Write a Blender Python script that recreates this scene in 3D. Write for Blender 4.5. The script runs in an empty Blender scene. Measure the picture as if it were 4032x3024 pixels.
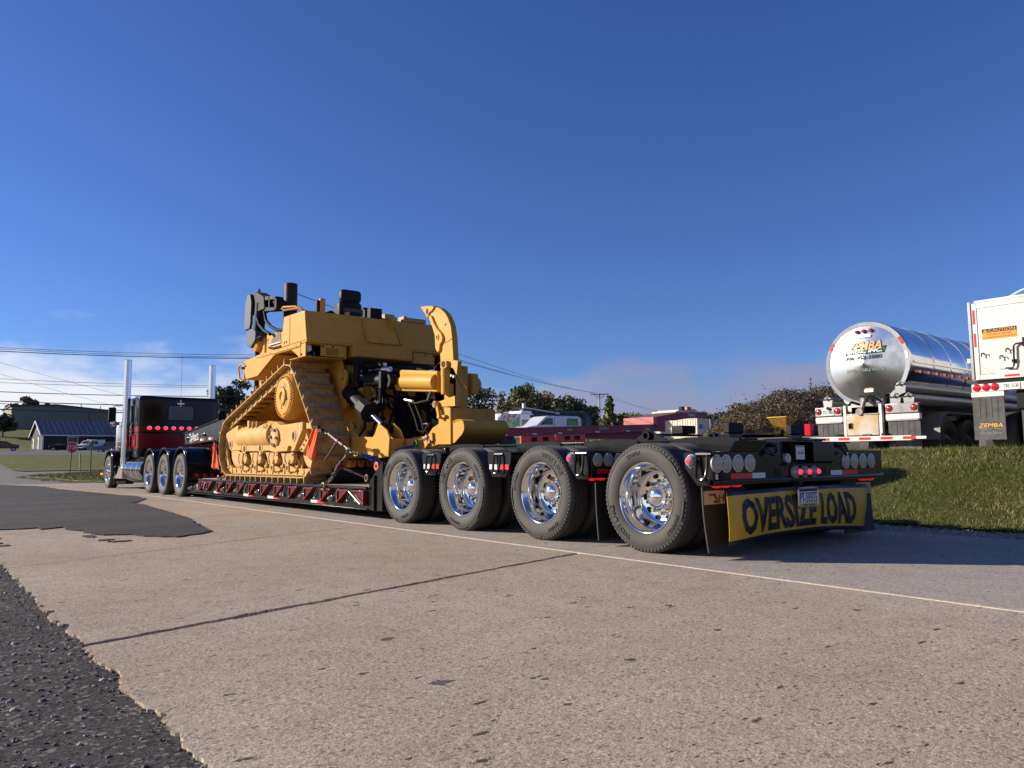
import bpy, bmesh, math, random
import numpy as np
from mathutils import Vector, Matrix, Euler
random.seed(7); rng = np.random.default_rng(7)
PI = math.pi
SC = bpy.context.scene
COL = SC.collection
# ------------------------------------------------------------------ camera, sun, sky, exposure
cam_data = bpy.data.cameras.new('camera'); cam = bpy.data.objects.new('camera', cam_data); COL.objects.link(cam)
cam_data.sensor_width = 36; cam_data.lens = 3011.26/4032*36; cam_data.clip_end = 6000; cam_data.clip_start = .05
_F = Vector((0.62248, 0.77683, 0.09486)); _R = Vector((0.78033, -0.62529, -0.00857)); _U = _R.cross(_F).normalized()
_R = _F.cross(_U).normalized(); _F.normalize()
cam.matrix_world = Matrix((( _R.x, _U.x, -_F.x, -5.1136), (_R.y, _U.y, -_F.y, -4.5294), (_R.z, _U.z, -_F.z, .8347), (0, 0, 0, 1)))
SC.camera = cam
SUN_EL = math.radians(21); SUN_AZ = math.radians(-42.5)     # azimuth clockwise from +Y
to_sun = Vector((math.sin(SUN_AZ)*math.cos(SUN_EL), math.cos(SUN_AZ)*math.cos(SUN_EL), math.sin(SUN_EL)))
sd = bpy.data.lights.new('sun', 'SUN'); sd.energy = 5.0; sd.angle = math.radians(.5); sd.color = (1, .9, .76)
sun = bpy.data.objects.new('sun', sd); COL.objects.link(sun); sun.rotation_euler = to_sun.to_track_quat('Z', 'Y').to_euler()
SC.view_settings.view_transform = 'Standard'; SC.view_settings.look = 'None'
SC.view_settings.gamma = 1; SC.view_settings.use_curve_mapping = False; SC.view_settings.exposure = .55
SC.cycles.use_denoising = True; SC.cycles.max_bounces = 6; SC.cycles.diffuse_bounces = 3; SC.cycles.glossy_bounces = 4
SC.cycles.sample_clamp_indirect = 8; SC.cycles.caustics_reflective = False; SC.cycles.caustics_refractive = False

def N(nt, typ, **kw):
    n = nt.nodes.new(typ)
    for k, v in kw.items():
        if k.startswith('i_'): n.inputs[k[2:].replace('_', ' ')].default_value = v
        else: setattr(n, k, v)
    return n
W = bpy.data.worlds.new('World'); SC.world = W; W.use_nodes = True
def build_world():
    nt = W.node_tree; nt.nodes.clear(); L = nt.links.new
    out = N(nt, 'ShaderNodeOutputWorld'); bg = N(nt, 'ShaderNodeBackground'); bg.inputs['Strength'].default_value = .055
    sky = N(nt, 'ShaderNodeTexSky', sky_type='NISHITA', sun_disc=False, sun_elevation=SUN_EL, sun_rotation=SUN_AZ, altitude=200, air_density=1.0, dust_density=.15, ozone_density=1.6)
    hs = N(nt, 'ShaderNodeMix', data_type='RGBA', blend_type='MULTIPLY'); hs.inputs[0].default_value = 1; hs.inputs[7].default_value = (.58, .84, 1.56, 1)
    L(sky.outputs[0], hs.inputs[6])
    tc = N(nt, 'ShaderNodeTexCoord'); sp = N(nt, 'ShaderNodeSeparateXYZ'); L(tc.outputs['Generated'], sp.inputs[0])
    # fog bank and low cloud hugging the horizon all the way round
    mp = N(nt, 'ShaderNodeMapping'); mp.inputs['Scale'].default_value = (3.1, 3.1, 7.5); mp.inputs['Location'].default_value = (1.7, .6, .35); L(tc.outputs['Generated'], mp.inputs[0])
    n1 = N(nt, 'ShaderNodeTexNoise', i_Scale=1.5, i_Detail=7.0, i_Roughness=.55); L(mp.outputs[0], n1.inputs['Vector'])
    mp2 = N(nt, 'ShaderNodeMapping'); mp2.inputs['Scale'].default_value = (1.6, 1.6, 1.6); mp2.inputs['Location'].default_value = (.2, 2.4, 0); L(tc.outputs['Generated'], mp2.inputs[0])
    n2 = N(nt, 'ShaderNodeTexNoise', i_Scale=1.0, i_Detail=2.0); L(mp2.outputs[0], n2.inputs['Vector'])
    # top of the bank: .05 .. .16 in sine of elevation
    hgt = N(nt, 'ShaderNodeMapRange'); hgt.inputs['From Min'].default_value = .36; hgt.inputs['From Max'].default_value = .64; hgt.inputs['To Min'].default_value = .05; hgt.inputs['To Max'].default_value = .115
    L(n2.outputs[0], hgt.inputs[0])
    # the bank stands higher over the far road and, as the hub caps mirror it, behind the viewer to the west
    def lobe(vec, a, b, h):
        q = N(nt, 'ShaderNodeVectorMath', operation='DOT_PRODUCT'); q.inputs[1].default_value = vec; L(tc.outputs['Generated'], q.inputs[0])
        w = N(nt, 'ShaderNodeMapRange', interpolation_type='SMOOTHSTEP'); w.inputs['From Min'].default_value = a; w.inputs['From Max'].default_value = b; w.inputs['To Max'].default_value = h; L(q.outputs['Value'], w.inputs[0]); return w.outputs[0]
    lb = N(nt, 'ShaderNodeMath', operation='ADD'); L(lobe((.208, .978, 0), .90, .985, .055), lb.inputs[0]); L(lobe((-.90, -.43, 0), .15, .8, .22), lb.inputs[1])
    hg2 = N(nt, 'ShaderNodeMath', operation='ADD'); L(hgt.outputs[0], hg2.inputs[0]); L(lb.outputs[0], hg2.inputs[1])
    wob = N(nt, 'ShaderNodeMath', operation='MULTIPLY_ADD'); wob.inputs[1].default_value = .24; wob.inputs[2].default_value = -.12; L(n1.outputs[0], wob.inputs[0])
    top = N(nt, 'ShaderNodeMath', operation='ADD'); L(hg2.outputs[0], top.inputs[0]); L(wob.outputs[0], top.inputs[1])
    d = N(nt, 'ShaderNodeMath', operation='SUBTRACT'); L(top.outputs[0], d.inputs[0]); L(sp.outputs['Z'], d.inputs[1])
    mask = N(nt, 'ShaderNodeMapRange', interpolation_type='SMOOTHSTEP'); mask.inputs['From Min'].default_value = -.025; mask.inputs['From Max'].default_value = .045; mask.inputs['To Max'].default_value = .93; L(d.outputs[0], mask.inputs[0])
    # cloud tone: brighter where it faces the sun, grey-lilac away from it
    dp = N(nt, 'ShaderNodeVectorMath', operation='DOT_PRODUCT'); dp.inputs[1].default_value = to_sun; L(tc.outputs['Generated'], dp.inputs[0])
    tr = N(nt, 'ShaderNodeMapRange', interpolation_type='SMOOTHSTEP'); tr.inputs['From Min'].default_value = .0; tr.inputs['From Max'].default_value = .55; L(dp.outputs['Value'], tr.inputs[0])
    cc = N(nt, 'ShaderNodeMix', data_type='RGBA'); cc.inputs[6].default_value = (3.7, 4.0, 6.0, 1); cc.inputs[7].default_value = (11.5, 11.6, 12.0, 1); L(tr.outputs[0], cc.inputs[0])
    mx = N(nt, 'ShaderNodeMix', data_type='RGBA'); L(mask.outputs[0], mx.inputs[0]); L(hs.outputs[2], mx.inputs[6]); L(cc.outputs[2], mx.inputs[7])
    L(mx.outputs[2], bg.inputs['Color']); L(bg.outputs[0], out.inputs[0])
build_world()

# ------------------------------------------------------------------ materials
MATS = {}
def mat(name, col, rough=.5, metal=0., col2=None, vs=6., vdet=4., bump=0., bs=60., coat=0., spec=.5, emit=None, es=0., lo=.4, hi=.6, bdist=.01, rv=0.):
    """Principled with object-space noise: col2 mottles the colour, bump is fine relief, rv roughness variation."""
    m = bpy.data.materials.new(name); m.use_nodes = True; nt = m.node_tree; L = nt.links.new
    b = nt.nodes['Principled BSDF']
    b.inputs['Base Color'].default_value = (*col, 1); b.inputs['Roughness'].default_value = rough; b.inputs['Metallic'].default_value = metal
    b.inputs['Coat Weight'].default_value = coat; b.inputs['Coat Roughness'].default_value = .04; b.inputs['Specular IOR Level'].default_value = spec
    if emit: b.inputs['Emission Color'].default_value = (*emit, 1); b.inputs['Emission Strength'].default_value = es
    tc = N(nt, 'ShaderNodeTexCoord')
    if col2 or rv:
        n = N(nt, 'ShaderNodeTexNoise', i_Scale=vs, i_Detail=vdet, i_Roughness=.6); L(tc.outputs['Object'], n.inputs['Vector'])
        r = N(nt, 'ShaderNodeMapRange'); r.inputs['From Min'].default_value = lo; r.inputs['From Max'].default_value = hi; L(n.outputs[0], r.inputs[0])
        if col2:
            x = N(nt, 'ShaderNodeMix', data_type='RGBA'); x.inputs[6].default_value = (*col, 1); x.inputs[7].default_value = (*col2, 1)
            L(r.outputs[0], x.inputs[0]); L(x.outputs[2], b.inputs['Base Color'])
        if rv:
            q = N(nt, 'ShaderNodeMapRange'); q.inputs['To Min'].default_value = max(.02, rough-rv); q.inputs['To Max'].default_value = rough+rv; L(n.outputs[0], q.inputs[0]); L(q.outputs[0], b.inputs['Roughness'])
    if bump:
        n = N(nt, 'ShaderNodeTexNoise', i_Scale=bs, i_Detail=5.0, i_Roughness=.65); L(tc.outputs['Object'], n.inputs['Vector'])
        bp = N(nt, 'ShaderNodeBump', i_Strength=bump, i_Distance=bdist); L(n.outputs[0], bp.inputs['Height']); L(bp.outputs[0], b.inputs['Normal'])
    MATS[name] = m; return m
YD = mat('dusty_yellow_paint', (.62, .37, .115), .6, spec=.15, col2=(.50, .30, .11), vs=3.5, bump=.08, bs=60, lo=.4, hi=.7)
YSH = mat('scuffed_shoe_paint', (.56, .34, .11), .6, spec=.2, col2=(.36, .23, .11), vs=5, bump=.2, bs=45, lo=.42, hi=.62)
Y_ = mat('yellow_paint', (.645, .34, .058), .5, spec=.16, col2=(.58, .305, .055), vs=2.2, bump=.04, bs=90, rv=.08)
YW = mat('yellow_worn_steel', (.50, .27, .075), .55, col2=(.30, .20, .12), vs=7, bump=.15, bs=40, lo=.45, hi=.75)
GST = mat('bare_grey_steel', (.30, .27, .24), .5, .3, col2=(.16, .13, .11), vs=18, bump=.2, bs=50)
BLK = mat('black_gloss_paint', (.007, .007, .008), .2, col2=(.012, .012, .013), vs=3, spec=.38, bump=.02, bs=120)
BLKT = mat('black_truck_paint', (.008, .009, .011), .12, spec=.35)
REDT = mat('red_truck_paint', (.26, .007, .010), .18, spec=.3)
MAR = mat('maroon_bracket_paint', (.20, .010, .016), .30, col2=(.15, .008, .012), vs=9, coat=.3)
FLATB = mat('flat_black_metal', (.010, .010, .011), .6, bump=.1, bs=80, spec=.22)
RUB = mat('tyre_rubber', (.044, .041, .038), .75, col2=(.075, .067, .059), vs=3.5, bump=.12, bs=70, lo=.35, hi=.75)
RUBL = mat('tyre_lettering', (.012, .012, .012), .6)
FLAP = mat('rubber_flap', (.010, .010, .011), .6, bump=.1, bs=30)
GFLAP = mat('dusty_rubber_flap', (.10, .098, .092), .8, col2=(.065, .063, .06), vs=5, bump=.1, bs=30)
CHR = mat('polished_aluminium', (.86, .84, .80), .08, 1.0, rv=.03, vs=4)
ALU = mat('mill_aluminium', (.62, .62, .62), .30, 1.0, col2=(.50, .47, .42), vs=3, bump=.05, bs=14, rv=.1)
TANKM = mat('tank_aluminium', (.72, .73, .75), .20, 1.0, col2=(.54, .54, .52), vs=3.2, vdet=8, bump=.09, bs=4, rv=.09)
TANKS = mat('tank_side_aluminium', (.70, .71, .74), .11, 1.0, col2=(.60, .60, .60), vs=1.5, bump=.07, bs=1.6, rv=.05)
RLENS = mat('red_lens', (.55, .01, .02), .15, coat=.5)
RLIT = mat('red_lit_lens', (.8, .02, .05), .2, emit=(1, .03, .08), es=1.1); RLIT2 = mat('red_lit_marker', (.7, .01, .02), .2, emit=(1, .02, .03), es=.3)
CLENS = mat('clear_lens', (.40, .38, .39), .15, spec=.8, col2=(.24, .22, .23), vs=120, coat=.5)
BEZ = mat('lamp_bezel', (.52, .50, .36), .4)
TRED = mat('red_reflective_tape', (.62, .02, .015), .35); TWHT = mat('white_reflective_tape', (.66, .66, .66), .35)
CHAIN = mat('chain_steel', (.17, .135, .085), .5, .3, col2=(.09, .07, .05), vs=30)
BCHAIN = mat('blue_chain', (.02, .08, .30), .4); GCHAIN = mat('green_link', (.01, .18, .06), .4)
BIND = mat('binder_maroon', (.07, .012, .022), .5)
ORG = mat('orange_flag_mesh', (.9, .12, .015), .7, col2=(.80, .09, .01), vs=14, bump=.3, bs=160)
ORGP = mat('orange_plastic', (.75, .05, .012), .45)
WOOD = mat('deck_wood', (.50, .36, .22), .7, col2=(.38, .27, .17), vs=5, bump=.2, bs=30)
SEAT = mat('seat_vinyl', (.009, .010, .014), .5, spec=.25, bump=.1, bs=100)
HOSE = mat('hose_rubber', (.009, .009, .009), .65, spec=.2)
GRYP = mat('dark_grey_paint', (.060, .070, .080), .5, bump=.05, spec=.3)
DGRY = mat('charcoal_pipe', (.020, .022, .022), .55, spec=.3, bump=.08)
GLS = mat('dark_glass', (.012, .014, .018), .06, spec=.7, coat=.3)
LGLS = mat('lamp_glass', (.70, .72, .72), .12, col2=(.45, .47, .48), vs=30, coat=.6)
BANY = mat('banner_vinyl', (.62, .36, .012), .5, col2=(.56, .32, .01), vs=4, bump=.12, bs=8)
BANK = mat('banner_black', (.012, .013, .016), .5, bump=.05)
WHT = mat('white_paint', (.74, .72, .67), .4, col2=(.66, .63, .57), vs=1.6, bump=.02)
WHTC = mat('white_car_paint', (.78, .78, .78), .2, coat=.5)
PLATE = mat('plate_white', (.70, .70, .70), .4); INK = mat('print_dark', (.02, .022, .03), .5)
PLY = mat('plate_yellow', (.65, .38, .03), .4)
GOLD = mat('flap_gold_plate', (.46, .38, .25), .4); INKM = mat('print_maroon', (.16, .01, .015), .5)
TGRN = mat('print_green', (.012, .10, .045), .4); TORG = mat('print_orange', (.85, .40, .15), .45)
KGRN = mat('print_bright_green', (.10, .48, .05), .5); KRED = mat('print_salmon', (.75, .20, .12), .5)
CAUT = mat('caution_orange', (.85, .33, .025), .5); CRED = mat('caution_red', (.75, .05, .02), .5)
TXTY = mat('print_yellow', (.80, .50, .03), .5); TXTW = mat('print_white', (.8, .8, .8), .5); TXTG = mat('print_grey', (.28, .27, .2), .6); TXTP = mat('print_pale_green', (.22, .28, .24), .6)
BRED = mat('faded_red_paint', (.26, .03, .045), .5, col2=(.20, .025, .035), vs=2.0, bump=.05); PINK = mat('sunlit_red', (.52, .13, .13), .55, col2=(.45, .11, .10), vs=3)  # PINK: sunlight on the bulkhead's rear face, painted in as paler red
CREAM = mat('cream_container', (.66, .60, .47), .5, col2=(.58, .51, .39), vs=2); GRYC = mat('grey_container', (.28, .27, .26), .55)
DGRN = mat('dark_green_steel', (.045, .065, .06), .5, col2=(.03, .045, .042), vs=2)
YHOP = mat('spreader_yellow', (.52, .30, .05), .5, col2=(.34, .18, .04), vs=5)
SIGNR = mat('sign_red', (.50, .018, .03), .4); SIGNG = mat('sign_green', (.03, .18, .12), .4)
PGRY = mat('galvanised_post', (.30, .31, .29), .5, .4); PRED = mat('red_brown_post', (.20, .035, .03), .5)
WALLD = mat('charcoal_siding', (.040, .043, .047), .6, spec=.2); WALLM = mat('grey_siding', (.060, .061, .062), .6, col2=(.05, .051, .052), vs=.6, spec=.2)
ROOFB = mat('blue_metal_roof', (.030, .040, .085), .5, col2=(.024, .033, .07), vs=.5, spec=.25)
TANB = mat('tan_siding', (.27, .245, .195), .6, spec=.2); TRIM = mat('white_trim', (.7, .7, .7), .5)
BLUEP = mat('blue_car_paint', (.035, .09, .17), .2, coat=.6); MARP = mat('maroon_car_paint', (.07, .012, .02), .2, coat=.6)
POLEW = mat('weathered_pole', (.46, .43, .39), .8, col2=(.36, .33, .29), vs=3); POLED = mat('dark_pole', (.12, .09, .07), .8)
WIRE = mat('overhead_wire', (.035, .038, .05), .6)
# ------------------------------------------------------------------ mesh building
ORIGIN = {}                                  # world-built things: their base point, subtracted from their parts
class MB:
    def __init__(s): s.v = []; s.f = []; s.m = []
    def add(s, v, f, m=0):
        o = len(s.v); s.v += [tuple(p) for p in v]; s.f += [tuple(i+o for i in q) for q in f]; s.m += [m]*len(f); return s
    def bx(s, x0, x1, y0, y1, z0, z1, m=0):
        return s.add([(x0,y0,z0),(x1,y0,z0),(x1,y1,z0),(x0,y1,z0),(x0,y0,z1),(x1,y0,z1),(x1,y1,z1),(x0,y1,z1)],
                     [(0,3,2,1),(4,5,6,7),(0,1,5,4),(1,2,6,5),(2,3,7,6),(3,0,4,7)], m)
    def box(s, c, d, m=0, R=None):
        t = MB().bx(-d[0]/2, d[0]/2, -d[1]/2, d[1]/2, -d[2]/2, d[2]/2)
        M = Matrix.Translation(c) @ (R.to_4x4() if R else Matrix())
        return s.add([M @ Vector(p) for p in t.v], t.f, m)
    def prism(s, poly, ax, a0, a1, m=0):
        """polygon (concave allowed) across axis ax: x:(y,z) y:(x,z) z:(x,y), extruded a0..a1"""
        A = sum(poly[i][0]*poly[(i+1)%len(poly)][1]-poly[(i+1)%len(poly)][0]*poly[i][1] for i in range(len(poly)))
        if A < 0: poly = poly[::-1]
        P = {'x': lambda p, a: (a, p[0], p[1]), 'y': lambda p, a: (p[0], a, p[1]), 'z': lambda p, a: (p[0], p[1], a)}[ax]
        n = len(poly); lo, hi = min(a0, a1), max(a0, a1)
        v = [P(p, lo) for p in poly]+[P(p, hi) for p in poly]
        f = [tuple(range(n, 2*n)), tuple(range(n-1, -1, -1))]+[(i, (i+1) % n, (i+1) % n+n, i+n) for i in range(n)]
        if ax == 'y': f = [q[::-1] for q in f]
        return s.add(v, f, m)
    def cyl(s, p0, p1, r, n=16, r2=None, cap=True, m=0):
        p0, p1 = Vector(p0), Vector(p1); d = p1-p0; q = d.to_track_quat('Z', 'Y'); r2 = r if r2 is None else r2
        v = [p0+q @ Vector((math.cos(2*PI*i/n)*r, math.sin(2*PI*i/n)*r, 0)) for i in range(n)]+[p1+q @ Vector((math.cos(2*PI*i/n)*r2, math.sin(2*PI*i/n)*r2, 0)) for i in range(n)]
        f = [(i, (i+1) % n, (i+1) % n+n, i+n) for i in range(n)]
        if cap: f += [tuple(range(n-1, -1, -1)), tuple(range(n, 2*n))]
        return s.add(v, f, m)
    def tube(s, pts, r, n=8, closed=False, m=0, cap=True):
        P = [Vector(p) for p in pts]; k = len(P); v = []; rr = r if hasattr(r, '__len__') else [r]*k
        up = None
        for i in range(k):
            a = P[i-1] if (i or closed) else P[i]; b = P[(i+1) % k] if (i < k-1 or closed) else P[i]
            t = (b-a).normalized()
            if up is None: up = t.orthogonal().normalized()
            up = (up-t*up.dot(t)).normalized(); w = t.cross(up)
            v += [P[i]+up*math.cos(2*PI*j/n)*rr[i]+w*math.sin(2*PI*j/n)*rr[i] for j in range(n)]
        f = []
        for i in range(k if closed else k-1):
            e = (i+1) % k
            f += [(i*n+j, i*n+(j+1) % n, e*n+(j+1) % n, e*n+j) for j in range(n)]
        if cap and not closed: f += [tuple(range(n-1, -1, -1)), tuple(range((k-1)*n, k*n))]
        return s.add(v, f, m)
    def lathe(s, prof, o=(0,0,0), ax='x', n=32, m=0, closed=False, a0=0, a1=2*PI):
        """profile of (along axis, radius) revolved about axis ax through o"""
        full = abs(a1-a0-2*PI) < 1e-6; k = n if full else n+1; o = Vector(o); v = []
        for a, r in prof:
            for i in range(k):
                t = a0+(a1-a0)*i/n; c, q = math.cos(t)*r, math.sin(t)*r
                v.append(o+Vector({'x': (a, c, q), 'y': (c, a, q), 'z': (c, q, a)}[ax]))
        f = []; K = len(prof)
        for p in range(K if closed else K-1):
            e = (p+1) % K
            for i in range(n):
                j = (i+1) % k
                q = (p*k+i, p*k+j, e*k+j, e*k+i); f.append(q[::-1] if ax != 'y' else q)
        return s.add(v, f, m)
    def mesh(s, o, M=None, m=0):
        M = M or Matrix(); return s.add([M @ Vector(p) for p in o.v], o.f, m)
    def xform(s, M): s.v = [tuple(M @ Vector(p)) for p in s.v]; return s
    def data(s, name, mats, ang=32):
        me = bpy.data.meshes.new(name); me.from_pydata(s.v, [], s.f)
        for a in (mats if isinstance(mats, (list, tuple)) else [mats]): me.materials.append(a)
        if len(me.polygons) == len(s.m): me.polygons.foreach_set('material_index', s.m)
        bm = bmesh.new(); bm.from_mesh(me); bmesh.ops.recalc_face_normals(bm, faces=bm.faces); bm.to_mesh(me); bm.free()
        if ang:
            me.polygons.foreach_set('use_smooth', [True]*len(me.polygons)); me.set_sharp_from_angle(angle=math.radians(ang))
        me.update(); return me
def root_of(o):
    while o.parent: o = o.parent
    return o
def part(name, mb, mats, parent=None, bevel=0., ang=32, label=None, kind=None, seg=2):
    if parent is not None:
        g = ORIGIN.get(root_of(parent).name)
        if g is not None: mb.v = [(p[0]-g[0], p[1]-g[1], p[2]-g[2]) for p in mb.v]
    o = bpy.data.objects.new(name, mb.data(name, mats, ang)); COL.objects.link(o)
    if parent is not None: o.parent = parent
    if bevel:
        b = o.modifiers.new('edge', 'BEVEL'); b.width = bevel; b.segments = seg; b.limit_method = 'ANGLE'; b.angle_limit = math.radians(35); b.use_clamp_overlap = True
    if label: o['label'] = label
    if kind: o['kind'] = kind
    return o
def inst(name, me, parent, M):
    o = bpy.data.objects.new(name, me); COL.objects.link(o)
    if parent is not None:
        g = ORIGIN.get(root_of(parent).name) if parent.parent is None else None
        o.parent = parent
        if g is not None: M = Matrix.Translation((-g[0], -g[1], -g[2])) @ M
    o.matrix_basis = M; return o
def tag(o, label, cat, group=None, kind=None):
    if label: o['label'] = label
    if cat: o['category'] = cat
    if group: o['group'] = group
    if kind: o['kind'] = kind
    return o
def thing(name, label, cat, loc=(0,0,0), rz=0., group=None, world=False):
    o = bpy.data.objects.new(name, None); COL.objects.link(o); o.location = loc; o.rotation_euler = (0, 0, rz); o.empty_display_size = .2
    if world: ORIGIN[o.name] = tuple(loc)
    return tag(o, label, cat, group)
def single(name, mb, mats, label, cat, loc, group=None, bevel=0., ang=32):
    """a thing that is one mesh: built in world space, origin moved to loc"""
    mb.v = [(p[0]-loc[0], p[1]-loc[1], p[2]-loc[2]) for p in mb.v]
    o = part(name, mb, mats, None, bevel, ang); o.location = loc
    return tag(o, label, cat, group)
def structure(name, mb, mats, ang=0, parent=None):
    o = part(name, mb, mats, parent, 0, ang); o['kind'] = 'structure'; return o
def copy_tree(o, parent=None):
    c = o.copy(); COL.objects.link(c)
    if parent is not None: c.parent = parent
    for ch in list(o.children): copy_tree(ch, c)
    return c
_tc = {}
def text_mb(body, size=1., depth=.002, shear=0., sx=1., bold=0.):
    """lettering as a mesh in the XY plane, centred, cap height = size"""
    k = (body, depth/size, shear, bold)
    if k not in _tc:
        cu = bpy.data.curves.new('lettering', 'FONT'); cu.body = body; cu.align_x = 'CENTER'; cu.extrude = depth/size*.5; cu.resolution_u = 2; cu.shear = shear; cu.offset = bold; cu.fill_mode = 'BOTH'
        ob = bpy.data.objects.new('lettering', cu); COL.objects.link(ob); bpy.context.view_layer.update()
        me = bpy.data.meshes.new_from_object(ob.evaluated_get(bpy.context.evaluated_depsgraph_get()))
        a = [tuple(v.co) for v in me.vertices]; f = [tuple(p.vertices) for p in me.polygons]
        bpy.data.objects.remove(ob); bpy.data.meshes.remove(me)
        A = np.array(a); h = A[:, 1].max()
        A[:, 0] -= (A[:, 0].min()+A[:, 0].max())/2; A /= h; A[:, 1] -= .5
        _tc[k] = (A, f)
    A, f = _tc[k]; mb = MB(); B = A*size; B = B.copy(); B[:, 0] *= sx
    return mb.add(B.tolist(), f)
def text_fit(body, w, h, depth=.002, shear=0., bold=0.):
    """lettering stretched to w x h"""
    t = text_mb(body, 1., depth, shear, 1., bold); A = np.array(t.v)
    A[:, 0] *= w/(A[:, 0].max()-A[:, 0].min()); A[:, 1] *= h; A[:, 2] *= depth/max(1e-6, A[:, 2].max()-A[:, 2].min())
    return MB().add(A.tolist(), t.f)
def refine(mb, step=.05):
    """cut lettering into small faces so that it can follow a curved surface"""
    bm = bmesh.new(); vs = [bm.verts.new(v) for v in mb.v]
    for f in mb.f:
        try: bm.faces.new([vs[i] for i in f])
        except ValueError: pass
    bmesh.ops.triangulate(bm, faces=bm.faces)
    A = np.array(mb.v)
    for ax in (0, 1):
        for c in np.arange(A[:, ax].min()+step, A[:, ax].max(), step):
            co = [0, 0, 0]; no = [0, 0, 0]; co[ax] = c; no[ax] = 1
            bmesh.ops.bisect_plane(bm, geom=bm.verts[:]+bm.edges[:]+bm.faces[:], dist=1e-6, plane_co=co, plane_no=no)
    bm.verts.index_update(); o = MB(); o.v = [tuple(v.co) for v in bm.verts]; o.f = [tuple(v.index for v in f.verts) for f in bm.faces]; o.m = [0]*len(o.f); bm.free(); return o
def face(right, up, o):
    """matrix taking XY lettering onto the plane through o spanned by right, up"""
    r = Vector(right).normalized(); u = Vector(up).normalized(); n = r.cross(u)
    return Matrix(((r.x,u.x,n.x,o[0]),(r.y,u.y,n.y,o[1]),(r.z,u.z,n.z,o[2]),(0,0,0,1)))
REAR = ((1,0,0),(0,0,1)); SIDE = ((0,-1,0),(0,0,1)); WEST = ((0,-1,0),(0,0,1))   # reading directions on a -Y face and on a -X face
def arcpts(cy, cz, r, a0, a1, n): return [(cy+r*math.cos(a0+(a1-a0)*i/n), cz+r*math.sin(a0+(a1-a0)*i/n)) for i in range(n+1)]
def rrect(x0, x1, y0, y1, r, n=4):
    out = []
    for cx, cy, a in ((x1-r, y1-r, 0), (x0+r, y1-r, 90), (x0+r, y0+r, 180), (x1-r, y0+r, 270)):
        out += [(cx+r*math.cos(math.radians(a+90*i/n)), cy+r*math.sin(math.radians(a+90*i/n))) for i in range(n+1)]
    return out
def sstep(a, b, x):
    t = np.clip((x-a)/(b-a), 0, 1); return t*t*(3-2*t)
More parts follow.
